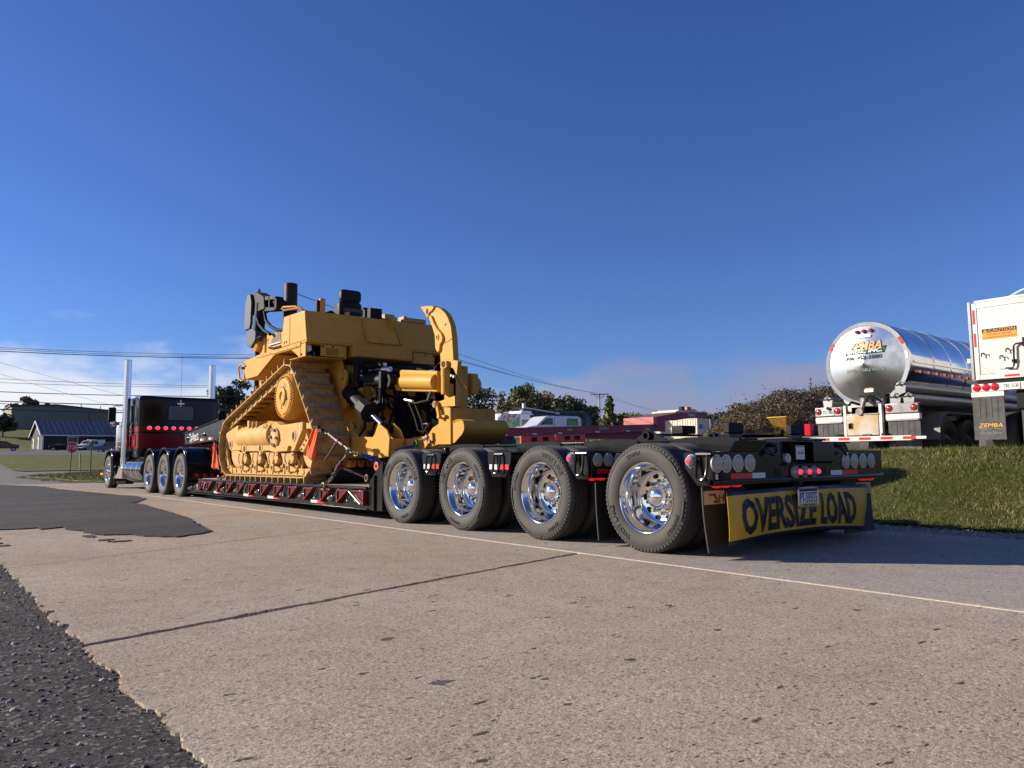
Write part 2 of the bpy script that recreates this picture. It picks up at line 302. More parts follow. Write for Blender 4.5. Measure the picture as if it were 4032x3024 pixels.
# ------------------------------------------------------------------ ground
def ground_mat(name, cols, gscale, bump, bdist, stain=None, pits=0., fine=120., pit_scale=9., pit_col=(.05,.045,.042), fleck=None, dark=None, streak=None, share=(.12, .84)):
    """cols: fine grain colours; stain: large scale worn colour; pits: worn dark pits; fleck / dark: pale and dark stones showing in the surface"""
    m = bpy.data.materials.new(name); m.use_nodes = True; nt = m.node_tree; L = nt.links.new; b = nt.nodes['Principled BSDF']
    b.inputs['Roughness'].default_value = .88; b.inputs['Specular IOR Level'].default_value = .2
    tc = N(nt, 'ShaderNodeTexCoord'); src = tc.outputs['Object']
    def mixc(fac, a_, col, blend='MIX'):
        x = N(nt, 'ShaderNodeMix', data_type='RGBA', blend_type=blend); x.inputs[7].default_value = (*col, 1); L(fac, x.inputs[0]); L(a_, x.inputs[6]); return x.outputs[2]
    def rng_(out, a_, b_, c0=0., c1=1.):
        q = N(nt, 'ShaderNodeMapRange'); q.inputs['From Min'].default_value = a_; q.inputs['From Max'].default_value = b_; q.inputs['To Min'].default_value = c0; q.inputs['To Max'].default_value = c1; L(out, q.inputs[0]); return q.outputs[0]
    n1 = N(nt, 'ShaderNodeTexNoise', i_Scale=gscale, i_Detail=4.0, i_Roughness=.75); L(src, n1.inputs['Vector'])
    r1 = N(nt, 'ShaderNodeValToRGB'); L(n1.outputs[0], r1.inputs[0]); e = r1.color_ramp.elements
    e[0].position = .30; e[0].color = (*cols[0], 1); e[1].position = .70; e[1].color = (*cols[-1], 1)
    for i, c in enumerate(cols[1:-1]):
        q = e.new(.30+.40*(i+1)/(len(cols)-1)); q.color = (*c, 1)
    c = r1.outputs[0]
    v4 = N(nt, 'ShaderNodeTexVoronoi', i_Scale=fine, voronoi_dimensions='2D'); L(src, v4.inputs['Vector']); sc = N(nt, 'ShaderNodeSeparateColor'); L(v4.outputs['Color'], sc.inputs[0])
    v5 = N(nt, 'ShaderNodeTexVoronoi', i_Scale=fine*.42, voronoi_dimensions='2D'); L(src, v5.inputs['Vector']); sc5 = N(nt, 'ShaderNodeSeparateColor'); L(v5.outputs['Color'], sc5.inputs[0])
    if fleck: c = mixc(rng_(sc.outputs[0], share[1], share[1]+.04, 0, .62), c, fleck); c = mixc(rng_(sc5.outputs[1], .95, .975, 0, .55), c, fleck)
    if dark: c = mixc(rng_(sc.outputs[1], share[0], share[0]-.04, 0, .7), c, dark); c = mixc(rng_(sc5.outputs[2], .07, .04, 0, .6), c, dark)
    if stain:
        n2 = N(nt, 'ShaderNodeTexNoise', i_Scale=.55, i_Detail=7.0, i_Roughness=.65); L(src, n2.inputs['Vector']); c = mixc(rng_(n2.outputs[0], .40, .70, 0, .8), c, stain, 'MULTIPLY')
        n6 = N(nt, 'ShaderNodeTexNoise', i_Scale=4.5, i_Detail=5.0, i_Roughness=.6); L(src, n6.inputs['Vector']); c = mixc(rng_(n6.outputs[0], .46, .72, 0, .55), c, stain, 'MULTIPLY')
    if streak:
        mp = N(nt, 'ShaderNodeMapping'); mp.inputs['Scale'].default_value = streak; L(src, mp.inputs[0]); n7 = N(nt, 'ShaderNodeTexNoise', i_Scale=1.0, i_Detail=6.0, i_Roughness=.65); L(mp.outputs[0], n7.inputs['Vector'])
        c = mixc(rng_(n7.outputs[0], .42, .62, 0, .8), c, (.70, .69, .68), 'MULTIPLY'); c = mixc(rng_(n7.outputs[0], .60, .74, 0, .35), c, cols[-1])
    hs_ = N(nt, 'ShaderNodeMath', operation='MULTIPLY_ADD'); hs_.inputs[1].default_value = .55; L(sc.outputs[2], hs_.inputs[0]); L(n1.outputs[0], hs_.inputs[2]); hgt_ = hs_.outputs[0]
    if pits:
        mp = N(nt, 'ShaderNodeMapping'); mp.inputs['Scale'].default_value = (.55, 1.5, 1); mp.inputs['Rotation'].default_value = (0, 0, .25); L(src, mp.inputs[0])
        n3 = N(nt, 'ShaderNodeTexNoise', i_Scale=40.0, i_Detail=4.0, i_Roughness=.7); L(src, n3.inputs['Vector'])
        for k_, (ps, am) in enumerate(((pit_scale, .30*pits), (pit_scale*3.1, .34*pits))):
            v = N(nt, 'ShaderNodeTexVoronoi', i_Scale=ps, voronoi_dimensions='2D'); L(mp.outputs[0], v.inputs['Vector']); s_ = N(nt, 'ShaderNodeSeparateColor'); L(v.outputs['Color'], s_.inputs[0])
            th = rng_(s_.outputs[k_], .70, 1.0, -.05, am)
            d = N(nt, 'ShaderNodeMath', operation='SUBTRACT'); L(th, d.inputs[0]); L(v.outputs['Distance'], d.inputs[1])
            w = N(nt, 'ShaderNodeMath', operation='MULTIPLY_ADD'); w.inputs[1].default_value = .55; w.inputs[2].default_value = -.30; L(n3.outputs[0], w.inputs[0])
            a = N(nt, 'ShaderNodeMath', operation='ADD'); L(d.outputs[0], a.inputs[0]); L(w.outputs[0], a.inputs[1]); k = rng_(a.outputs[0], -.01, .05)
            c = mixc(k, c, pit_col); s = N(nt, 'ShaderNodeMath', operation='MULTIPLY_ADD'); s.inputs[1].default_value = -.8; L(k, s.inputs[0]); L(hgt_, s.inputs[2]); hgt_ = s.outputs[0]
    bp = N(nt, 'ShaderNodeBump', i_Strength=bump, i_Distance=bdist); L(hgt_, bp.inputs['Height']); L(bp.outputs[0], b.inputs['Normal'])
    L(c, b.inputs['Base Color']); MATS[name] = m; return m
CONC = ground_mat('tan_concrete', [(.31,.24,.175), (.42,.34,.255), (.48,.395,.30), (.56,.475,.37)], 48, .8, .0055, stain=(.80,.76,.72), pits=.55, fine=185, pit_scale=7, pit_col=(.075,.062,.055), fleck=(.72,.62,.48), dark=(.17,.125,.09))
CONG = ground_mat('grey_concrete', [(.30,.26,.215), (.38,.33,.275), (.46,.405,.34)], 40, .55, .004, stain=(.80,.79,.78), pits=.55, fine=180, pit_scale=6, pit_col=(.10,.09,.08), fleck=(.66,.60,.52), dark=(.20,.17,.14))
ASPH = ground_mat('rough_asphalt', [(.036,.032,.031), (.070,.062,.058), (.12,.108,.098)], 60, .9, .010, stain=(.72,.69,.67), fine=85, fleck=(.34,.31,.27), dark=(.018,.016,.016), share=(.2, .88))
ASPP = ground_mat('smooth_asphalt', [(.052,.047,.043), (.078,.071,.066), (.115,.106,.098)], 45, .55, .006, stain=(.74,.72,.71), fine=95, fleck=(.20,.185,.165), dark=(.03,.027,.026), streak=(.25, 1.3, 1), share=(.2, .9))
ROADG = ground_mat('grey_road', [(.17,.155,.135), (.23,.21,.185), (.29,.265,.235)], 12, .3, .004, stain=(.70,.69,.68), fine=30, streak=(.10, .6, 1))
LOTA = ground_mat('parking_asphalt', [(.10,.10,.10), (.14,.135,.13), (.18,.175,.17)], 12, .3, .01, stain=(.75,.75,.76), fine=40)
GRAV = ground_mat('gravel_bed', [(.12,.10,.08), (.27,.23,.19), (.46,.41,.36)], 38, .9, .02, stain=(.8,.78,.75), fine=45)
LOTG = ground_mat('gravel_lot', [(.17,.15,.125), (.25,.22,.19), (.33,.30,.26)], 14, .6, .03, stain=(.8,.78,.76), fine=18)
DIRT = ground_mat('joint_dirt', [(.022,.018,.014), (.045,.036,.027), (.08,.064,.048)], 50, .6, .01, fine=80)
SEAL = ground_mat('joint_seal', [(.40,.33,.24), (.52,.45,.35), (.62,.55,.45)], 40, .4, .004, fine=90)
GRS = ground_mat('grass_soil', [(.030,.040,.010), (.075,.088,.018), (.15,.135,.040)], 22, .9, .03, stain=(.75,.72,.55), fine=30)
GRSF = ground_mat('far_grass', [(.070,.085,.012), (.14,.15,.022), (.22,.20,.055)], 2.5, .8, .08, stain=(.62,.62,.50), fine=6)
TANG = ground_mat('brush_ground', [(.045,.033,.020), (.10,.075,.045), (.17,.13,.08)], 3.0, .9, .1, stain=(.8,.76,.7), fine=8)
HILL = mat('distant_hill', (.030,.045,.05), .9, col2=(.022,.035,.038), vs=.03)

def hgt(x, y):
    """terrain height: flat road, bank and rising gravel lot to the east, rising lawns to the north"""
    x = np.asarray(x, float); y = np.asarray(y, float)
    wob = .18*np.sin(y*.9)+.1*np.sin(y*2.3+1)
    bank = sstep(4.0, 7.1, x+wob)*.80+.07*sstep(6.4, 7.2, x)*(1-sstep(7.6, 9.4, x))-.12*sstep(8, 11, x)
    A = bank+.036*np.clip(x-9, 0, 120)
    A = A*(1-sstep(38, 54, y)*(1-sstep(26, 48, x)))*sstep(-60, -25, y)
    B = np.interp(y, [-900, 76, 80, 104, 118, 160, 200, 262, 330, 500, 900], [0, 0, .15, 1.45, 1.75, 2.75, 3.9, 10., 13., 16, 18])
    B = B+.05*np.sin(x*.21+y*.13)*sstep(80, 90, y)
    return np.maximum(A, B)
def sheet(name, xs, ys, m, dz=0., keep=None, kind='structure', rough=0., drop=0.):
    X, Y = np.meshgrid(xs, ys); Z = hgt(X, Y)+dz
    if rough: Z = Z+rng.normal(0, rough, Z.shape)
    nx, ny = len(xs), len(ys); mb = MB(); mb.v = np.stack([X.ravel(), Y.ravel(), Z.ravel()], 1).tolist()
    i = np.arange((ny-1)*(nx-1)); q = (i//(nx-1))*nx+i % (nx-1)
    f = np.stack([q, q+1, q+nx+1, q+nx], 1)
    if keep is not None:
        cx = (X[:-1, :-1]+X[1:, 1:]).ravel()/2; cy = (Y[:-1, :-1]+Y[1:, 1:]).ravel()/2; f = f[keep(cx, cy)]
    mb.f = [tuple(a) for a in f.tolist()]; mb.m = [0]*len(mb.f)
    return structure(name, mb, m, 60)
def grad(*seg):
    out = []
    for a, b, s in seg: out += list(np.arange(a, b, s))
    return np.array(out+[seg[-1][1]])
XS = grad((-2400,-400,400), (-400,-60,40), (-60,-12,8), (-12,3,5), (3,4,1), (4,10,.5), (10,60,5), (60,160,10), (160,400,40), (400,2400,400))
YS = grad((-2400,-400,400), (-400,-40,40), (-40,-6,4), (-6,12,2), (12,76,4), (76,120,4), (120,280,8), (280,500,40), (500,3400,300))
sheet('ground', XS, YS, GRSF, -.09)
sheet('gravel_lot', grad((7.6,12,.8), (12,60,4), (60,140,8)), grad((-30,-6,4), (-6,10,1), (10,90,4)), LOTG, -.03, keep=lambda x, y: (y < 44+np.clip(x-20, 0, 60)*.8))
sheet('parking_lot', grad((-90,60,5)), grad((112,158,2)), LOTA, .03)
sheet('lawn', grad((-90,60,3)), grad((70,113,1.5)), GRSF, .02, keep=lambda x, y: y > np.interp(x, [-90,3.2,3.5,4.5,9,60], [94,92,79,69.5,71.5,71.5])+.8*np.sin(x*1.3))
sheet('side_road', grad((-80,-6,6), (-6,24,1.5), (24,60,6)), grad((26,96,2)), ROADG, -.045)
sheet('road_base', np.array([-4.6, 3.5]), np.array([-9., 28.5]), DIRT, -.085)
sheet('asphalt_apron', grad((-40,-5,5), (-5,-4.2,.8)), grad((-9,60,3)), ASPH, -.012)
sheet('gravel_shoulder', grad((3.25,4.5,.1)), grad((-9,30,.25)), GRAV, -.012, rough=.008)
sheet('grass_bank', grad((4.05,8.4,.12)), grad((-9,30,.2)), GRS, .01, rough=.012, keep=lambda x, y: x > 4.12+.16*np.sin(y*1.7)+.1*np.sin(y*4.1))
# concrete slabs: each is a piece of its own, joints open down to the dirt
def jag(a, b, amp, step, g):
    a, b = np.array(a), np.array(b); n = max(2, int(np.linalg.norm(b-a)/step)); d = (b-a)/np.linalg.norm(b-a); q = np.array([-d[1], d[0]])
    t = np.linspace(0, 1, n+1); r = g.normal(0, 1, n+1); r = np.convolve(r, [.25,.5,.25], 'same')+.6*np.convolve(g.normal(0, 1, n+13), np.ones(13)/3.6, 'valid')
    r[0] = r[-1] = 0
    return [tuple(a+(b-a)*u+q*w*amp) for u, w in zip(t, r)]
road = MB().bx(-4.3, 3.2, -9, 28, -.9, -.6)
ROAD = structure('road', road, DIRT)
def slab(corners, m, amps, steps, name='slab'):
    g = np.random.default_rng(int(abs(corners[0][0]*100+corners[0][1]*10))+5); pl = []
    for i in range(4): pl += jag(corners[i], corners[(i+1) % 4], amps[i], steps[i], g)[:-1]
    return part(name, MB().prism(pl, 'z', -.11, 0), m, ROAD, 0, 0)
yl = [-9, -.53, 2.70, 5.95, 9.3, 12.7, 16.1, 19.5, 23, 28]; yr = [-9, .37, 4.18, 7.55, 10.9, 14.3, 17.7, 21, 24.3, 28]; gap = [0, .029, .008, .008, .007, .007, .007, .007, .007, 0]
for i in range(9):
    g0, g1 = gap[i], gap[i+1]
    slab([(-4.40, yl[i]+g0), (-.462, yr[i]+g0), (-.462, yr[i+1]-g1), (-4.40, yl[i+1]-g1)], CONC, [.006, .003, .006, .016], [.025, .2, .025, .018] if i < 4 else [.3, .5, .3, .3])
yj = [-9, -3.6, .62, 4.9, 9.2, 13.5, 17.8, 22.1, 28]
for i in range(8): slab([(-.438, yj[i]+.004), (3.34, yj[i]+.004), (3.34, yj[i+1]-.004), (-.438, yj[i+1]-.004)], CONG, [.002, .02, .002, .003], [.2, .06, .2, .2])
g = np.random.default_rng(3); ys_ = np.arange(-9, 15.2, .035); w = .5*np.convolve(g.normal(0, 1, len(ys_)+8), np.ones(9)/3, 'valid')
sl = [(-.462-.004*abs(b)-.003*(i % 5 == 0), y) for i, (y, b) in enumerate(zip(ys_, w))]; sr = [(-.437+.004*b, y) for y, b in zip(ys_, w)]
part('joint_seal', MB().prism(sl+sr[::-1], 'z', -.03, .005), SEAL, ROAD, 0, 0)
# tar overlay that covers the far slabs
patch = [(-40,7.2), (-4.6,6.75), (-4.1,6.7), (-3.88,6.63), (-3.7,6.68), (-3.71,6.40), (-3.45,6.58), (-3.48,6.18), (-3.38,5.87), (-3.35,5.3), (-3.28,5.05), (-3.06,4.92), (-2.92,4.55), (-2.72,4.25), (-2.40,4.45), (-2.23,4.69), (-2.06,5.67), (-1.83,6.97), (-1.72,8.1), (-1.57,9.85), (-1.45,11.45), (-1.55,11.7), (-1.28,12.26), (-.87,13.36), (-.77,14.65), (-.96,16.05), (-1.15,18.56), (-1.33,20.95), (-1.53,25.24), (-2.4,28.2), (-9,38), (-40,44)]
g = np.random.default_rng(9); pp = []
for i in range(len(patch)):
    a, b = patch[i], patch[(i+1) % len(patch)]; l = math.dist(a, b)
    pp += jag(a, b, .018 if l < 4 else .06, max(.05, l/26), g)[:-1]
structure('asphalt_overlay', MB().prism(pp, 'z', -.02, .013), ASPP)
mbp = MB()
for cx, cy, a, b in ((-4.33,5.5,.16,.10), (-4.36,4.9,.12,.10), (-3.42,5.05,.06,.16), (-3.36,4.5,.07,.07), (-3.30,4.25,.10,.07), (-4.25,4.6,.05,.05)):
    mbp.prism([(cx+a*math.cos(t)*(1+.25*g.normal()), cy+b*math.sin(t)*(1+.25*g.normal())) for t in np.linspace(0, 2*PI, 22)[:-1]], 'z', -.01, .008)
structure('asphalt_smear', mbp, ASPP)
# grass island with the sign posts
wd = [(.28,43.1), (1.3,47.6), (2.5,49.4), (3.7,52.6), (5.33,55.8), (6.96,59.6), (20,66), (24,52), (22,34), (8,27.5), (3.3,26.5), (1.13,28.4), (.46,30.9), (.53,35.5), (.35,40)]
pp = []
for i in range(len(wd)): pp += jag(wd[i], wd[(i+1) % len(wd)], .12, .5, g)[:-1]
structure('grass_island', MB().prism(pp, 'z', -.06, .05), GRSF)
pp = [(x*1.0-.35*(x < 8), y-(.8 if y < 40 else -.8)) for x, y in pp]
structure('dirt_verge', MB().prism(pp, 'z', -.06, .012), DIRT)
# loose stones on the rough asphalt and beside the crack, gravel of the shoulder: nobody could count them
def stones(name, pts, size, m, sq=.62):
    mb = MB(); base = [(-1,-.6,0),(.2,-1,0),(1,-.2,0),(.6,.9,0),(-.5,.8,0),(-.6,-.3,.8),(.3,-.5,1),(.5,.4,.85),(-.3,.45,.7)]
    fc = [(0,1,6,5),(1,2,6),(2,7,6),(2,3,7),(3,4,8,7),(4,0,5,8),(5,6,7,8)]
    for (x, y, z), s in zip(pts, size):
        a = rng.random()*6.28; c, q = math.cos(a), math.sin(a); j = 1+rng.normal(0, .18, (9, 3))
        mb.add([(x+s*(p[0]*c-p[1]*q)*k[0], y+s*(p[0]*q+p[1]*c)*k[1], z-.15*s+s*sq*p[2]*k[2]) for p, k in zip(base, j)], fc)
    o = part(name, mb, m, None, 0, 0); o['kind'] = 'stuff'; return o
STN = mat('pale_stone', (.40,.37,.31), .8, col2=(.22,.20,.17), vs=9, lo=.35, hi=.65); STD = mat('dark_chip', (.055,.05,.047), .8, col2=(.11,.10,.09), vs=9)
n = 620; x = rng.uniform(-5.6, -4.4, n); y = rng.uniform(-3.2, 3.5, n); stones('pale_stones', np.stack([x, y, 0*x-.010], 1), np.exp(rng.normal(-5.15, .45, n)), STN)
n = 2600; x = rng.uniform(-5.8, -4.38, n); y = rng.uniform(-3.3, 3.0, n); stones('asphalt_chips', np.stack([x, y, 0*x-.010], 1), np.exp(rng.normal(-5.3, .42, n)), STD)
n = 700; x = rng.normal(-4.40, .035, n); y = rng.uniform(-3.3, 5.5, n); stones('edge_crumbs', np.stack([x, y, 0*x-.008], 1), np.exp(rng.normal(-5.2, .4, n)), STD)
n = 5200; x = rng.uniform(3.3, 4.4, n); y = rng.uniform(-3.2, 5, n); stones('shoulder_gravel', np.stack([x, y, hgt(x, y)-.006], 1), np.exp(rng.normal(-4.55, .4, n)), STN)
n = 60; x = rng.uniform(-4.2, -.5, n); y = np.interp(x, [-4.38,-.45], [-.53,.37])+rng.normal(0, .03, n); stones('crack_crumbs', np.stack([x, y, 0*x], 1), np.exp(rng.normal(-5.7, .3, n)), STN)
mbk = MB()                                   # tar drips on the slabs
for cx, cy, r in ((-3.49,-2.06,.035), (-3.30,-1.33,.030), (-3.16,-2.28,.013), (-2.9,-1.9,.012), (-2.42,-1.45,.016), (-2.0,-2.2,.02), (-1.7,-1.65,.018), (-2.72,-2.3,.022), (-3.75,-1.6,.010), (-1.05,-2.4,.02), (-3.3,-2.55,.012), (-2.05,-1.25,.018)):
    mbk.prism([(cx+r*1.1*math.cos(t)*(1+.3*g.normal()), cy+.8*r*math.sin(t)*(1+.3*g.normal())) for t in np.linspace(0, 2*PI, 22)[:-1]], 'z', -.002, .0012)
part('tar_drip', mbk, STD, ROAD, 0, 0)
# grass blades on the bank
def blades(name, n, fx, fy, h, w, mats, zoff=0., lean=.5):
    x = fx(n); y = fy(n); z = hgt(x, y)+zoff; a = rng.uniform(0, 2*PI, n); hh = h*np.exp(rng.normal(0, .35, n)); ww = w*rng.uniform(.6, 1.3, n); l = rng.normal(0, lean, (n, 2))*hh[:, None]
    v = np.empty((n, 3, 3)); v[:, 0] = np.stack([x-np.cos(a)*ww, y-np.sin(a)*ww, z-.01], 1); v[:, 1] = np.stack([x+np.cos(a)*ww, y+np.sin(a)*ww, z-.01], 1); v[:, 2] = np.stack([x+l[:, 0], y+l[:, 1], z+hh], 1)
    me = bpy.data.meshes.new(name); me.from_pydata(v.reshape(-1, 3).tolist(), [], np.arange(3*n).reshape(-1, 3).tolist())
    for m in mats: me.materials.append(m)
    pn = np.sin(x*3.1+2*np.sin(y*1.3))+np.sin(y*2.7+1.5*np.sin(x*2.2))+.8*np.sin(x*7.3+y*5.1); ix_ = rng.integers(0, len(mats), n); dry = (pn+rng.normal(0, .7, n)) > 1.5; ix_[dry] = len(mats)-1-rng.integers(0, 2, dry.sum()); wet = (pn+rng.normal(0, .7, n)) < -1.5; ix_[wet] = 0
    me.polygons.foreach_set('material_index', ix_.tolist()); me.update()
    o = bpy.data.objects.new(name, me); COL.objects.link(o); o['kind'] = 'stuff'; return o
GA = mat('grass_blade', (.10,.12,.018), .6, spec=.2); GB = mat('grass_blade_yellow', (.19,.175,.035), .6, spec=.2); GC = mat('grass_blade_dark', (.050,.068,.012), .6, spec=.2); GD = mat('dry_grass', (.34,.28,.12), .7, spec=.2)
def edge_y(n): return rng.uniform(-3.5, 8, n)
blades('bank_grass', 90000, lambda n: 4.15+rng.power(1.15, n)*4.1, edge_y, .034, .0032, [GA, GB, GC, GA, GB, GD], .01)
blades('bank_edge_grass', 7000, lambda n: 4.2+rng.normal(0, .13, n), edge_y, .05, .004, [GA, GC, GB, GD], 0, .8)
blades('crest_grass', 7000, lambda n: 7.15+rng.normal(0, .35, n), edge_y, .060, .0035, [GA, GC, GA, GB], .0, .6)
blades('crest_weeds', 900, lambda n: 7.1+rng.normal(0, .25, n), lambda n: rng.uniform(-1.2, .6, n), .06, .008, [GA, GC], .0, .7)
def in_poly(x, y, P):
    c = np.zeros(len(x), bool); j = len(P)-1
    for i in range(len(P)):
        a, b = P[i], P[j]; k = ((a[1] > y) != (b[1] > y)) & (x < (b[0]-a[0])*(y-a[1])/(b[1]-a[1]+1e-12)+a[0]); c ^= k; j = i
    return c
ix = rng.uniform(.3, 10, 40000); iy = rng.uniform(27, 60, 40000); ik = in_poly(ix, iy, wd); ix, iy = ix[ik], iy[ik]
blades('island_grass', len(ix), lambda n: ix, lambda n: iy, .05, .014, [GA, GB, GB], .04)
# ------------------------------------------------------------------ wheels (axle along x, outer rim plane at x = 0, inward is +x)
def tyre_mb(R=.4785, w=.275, rim=.300, lug=True, n=56):
    b = .033; W_ = w-2*b   # rim width between flanges
    p = [(.004, rim), (-.006, rim+.012), (-.020, rim+.03), (-b, rim+.085), (-b+.003, R-.065), (-b+.010, R-.045), (-b+.006, R-.042), (-b+.018, R-.016), (-b+.034, R-.002)]
    x = -b+.034; e = w-b-.034; k = 5; g = (e-x)/(k+1)
    for i in range(k):
        c = x+g*(i+1); p += [(c-.006, R), (c-.004, R-.012), (c+.004, R-.012), (c+.006, R)]
    p += [(e, R-.002), (w-b-.018, R-.016), (w-b-.003, R-.065), (w-b, rim+.085), (W_+.006, rim+.012), (W_-.004, rim)]
    mb = MB().lathe(p, ax='x', n=n)
    if lug:
        for i in range(72):
            a = 2*PI*i/72
            mb.box((-b+.0125, math.cos(a)*(R-.030), math.sin(a)*(R-.030)), (.008, .026, .015), 0, Matrix.Rotation(a, 3, 'X'))
    return mb
def bend_text(body, phi, r, h, x=-.0335):
    """raised sidewall lettering; phi clockwise from the top as seen from outside"""
    t = text_mb(body, h, .004, sx=1.15); mb = MB(); pts = []
    for X, Y, Z in t.v:
        a = phi+X/r; rr = r+Y; pts.append((x-.0015-Z, -rr*math.sin(a), rr*math.cos(a)))
    return mb.add(pts, t.f)
rim_prof = [(.006, .300), (-.008, .3085), (-.012, .304), (-.010, .296), (.006, .288), (.028, .279), (.050, .264), (.085, .258), (.150, .252), (.185, .243), (.203, .226), (.214, .200), (.220, .170), (.221, .11)]
rim_me = MB().lathe(rim_prof, ax='x', n=64).data('rim', CHR, 50)
hole_me = MB().cyl((.224, .196, 0), (.209, .197, 0), .028, 14).data('hand_hole', FLATB, 30)
hub_me = MB().lathe([(.221,.118),(.185,.116),(.180,.104),(.145,.102)]+[(.145-.062*math.sin(t), .100*math.cos(t)) for t in np.linspace(0, PI/2, 9)], ax='x', n=36).data('hub_cap', CHR, 40)
nut = MB().cyl((0,0,0), (-.045,0,0), .0205, 6, .019, m=0); nut.cyl((-.045,0,0), (-.049,0,0), .016, 12, m=1)
NUTC = mat('nut_indicator', (.26, .27, .10), .5)
nut_me = nut.data('lug_nut', [CHR, NUTC], 30)
tyre_me = tyre_mb().data('tyre', RUB, 40); inner_me = tyre_mb(lug=False, n=40).data('inner_tyre', RUB, 40)
let_mes = [bend_text(body, off, .392, h).data('sidewall_lettering', RUBL, 0) for body, off, h in (('WEST LAKE', 0, .042), ('CR976A', math.radians(112), .030), ('275/70R22.5', math.radians(-108), .024))]
bar_mes = [MB().lathe([(-.0335,.428),(-.036,.430),(-.036,.442),(-.0335,.444)], ax='x', n=6, a0=a+PI/2, a1=a+PI/2+.42).data('sidewall_bar', RUBL, 0) for a in (2.9, 2.45, -2.5)]
dish_me = MB().lathe([(.02,.300),(.04,.27),(.12,.25),(.13,.1),(.13,.02)], ax='x', n=24).data('inner_disc', FLATB, 40)
def dual_wheel(parent, x, y, z, phi=0., side=1, detail=True):
    """side=1: outer face towards -x"""
    M = Matrix.Translation((x, y, z)) @ (Matrix() if side == 1 else Matrix.Rotation(PI, 4, 'Z'))
    w = inst('wheel', rim_me, parent, M)
    inst('tyre', tyre_me, w, Matrix.Rotation(phi*.37, 4, 'X'))
    inst('inner_tyre', inner_me, w, Matrix.Translation((.33, 0, 0)))
    if detail:
        [inst('hand_hole', hole_me, w, Matrix.Rotation(phi+2*PI*(i+.5)/10, 4, 'X')) for i in range(10)]; inst('hub_cap', hub_me, w, Matrix())
        if side == 1:
            for q in let_mes: inst('sidewall_lettering', q, w, Matrix.Rotation(phi, 4, 'X'))
            for q in bar_mes: inst('sidewall_bar', q, w, Matrix.Rotation(phi, 4, 'X'))
        for i in range(10):
            a = phi+2*PI*i/10; inst('lug_nut', nut_me, w, Matrix.Translation((.220, math.cos(a)*.1425, math.sin(a)*.1425)))
    else: inst('hub', dish_me, w, Matrix())
    return w
# ------------------------------------------------------------------ lowboy trailer
TR = thing('lowboy_trailer', 'long black four axle lowboy trailer with polished wheels carrying the yellow bulldozer', 'trailer', (1.375, 5.5, 0), world=True)
XL, XR = -.03, 2.78; XC = 1.375
for y, ph in ((0, 232), (1.396, 35), (2.778, 305), (4.143, 50)):
    dual_wheel(TR, 0, y, .470, math.radians(ph)); dual_wheel(TR, 2.75, y, .470, 0, -1, False)
    part('axle', MB().cyl((.6, y, .47), (2.15, y, .47), .065, 12).bx(.75, .9, y-.07, y+.07, .47, .72).bx(1.85, 2.0, y-.07, y+.07, .47, .72), FLATB, TR)
# main beams, cross members and deck plate over the axles
mbm = MB()
for x0 in (.72, 1.88):
    mbm.bx(x0+.04, x0+.11, -.50, 4.35, .60, .965); mbm.bx(x0-.02, x0+.17, -.55, 4.42, .967, .99); mbm.bx(x0-.01, x0+.16, -.5, 4.4, .575, .60)
part('main_beam', mbm, BLK, TR, .006)
part('cross_member', MB().bx(.83, 1.92, -.1, .1, .72, .94).bx(.83, 1.92, .6, .72, .62, .94).bx(.83, 1.92, 2.0, 2.12, .62, .94).bx(.83, 1.92, 3.4, 3.52, .62, .94).bx(.83, 1.92, 4.2, 4.35, .5, .94), BLK, TR)
part('deck_plate', MB().bx(.86, 1.89, -.48, 4.3, .945, .957), BLK, TR)
for x0, sx in ((.70, -1), (2.05, 1)):                  # low raised plates over each tyre pair
    for y in (3.35, 1.9, .75, -.45):
        p = [(y-.05, .985), (y+.12, 1.004), (y+.55, 1.004), (y+.72, .985), (y+.72, .90), (y-.05, .86)]
        part('gusset_plate', MB().prism(p, 'x', x0, x0+.015*sx), BLK, TR, .003)
# outriggers between the wheels with chain rings

def d_ring(y, z, x=-.045):
    pts = [(x-.012, y+.055, z+.10), (x-.022, y+.055, z), (x-.03, y+.050, z-.055)]+[(x-.034, y+.05*math.cos(t), z-.055-.05*math.sin(t)) for t in np.linspace(.3, PI-.3, 6)]+[(x-.03, y-.050, z-.055), (x-.022, y-.055, z), (x-.012, y-.055, z+.10)]
    part('tie_down_ring', MB().tube(pts, .0135, 8).cyl((x+.02, y-.075, z+.10), (x+.02, y+.075, z+.10), .020, 10), BLK, TR)
def cone_lamp(y, z, x=XL, lit=False, r=.043, label=None):
    o = part('side_marker_lamp', MB().lathe([(0, r*1.1), (-.012, r*1.1), (-.014, r), (-.03, r*.92), (-.05, r*.66), (-.062, r*.3), (-.065, .001)], (x, y, z), 'x', 16), CLENS, TR)
    part('lamp_bulb', MB().lathe([(-.058, r*.42), (-.067, r*.30), (-.069, .001)], (x, y, z), 'x', 12), RLIT if lit else BEZ, o); return o
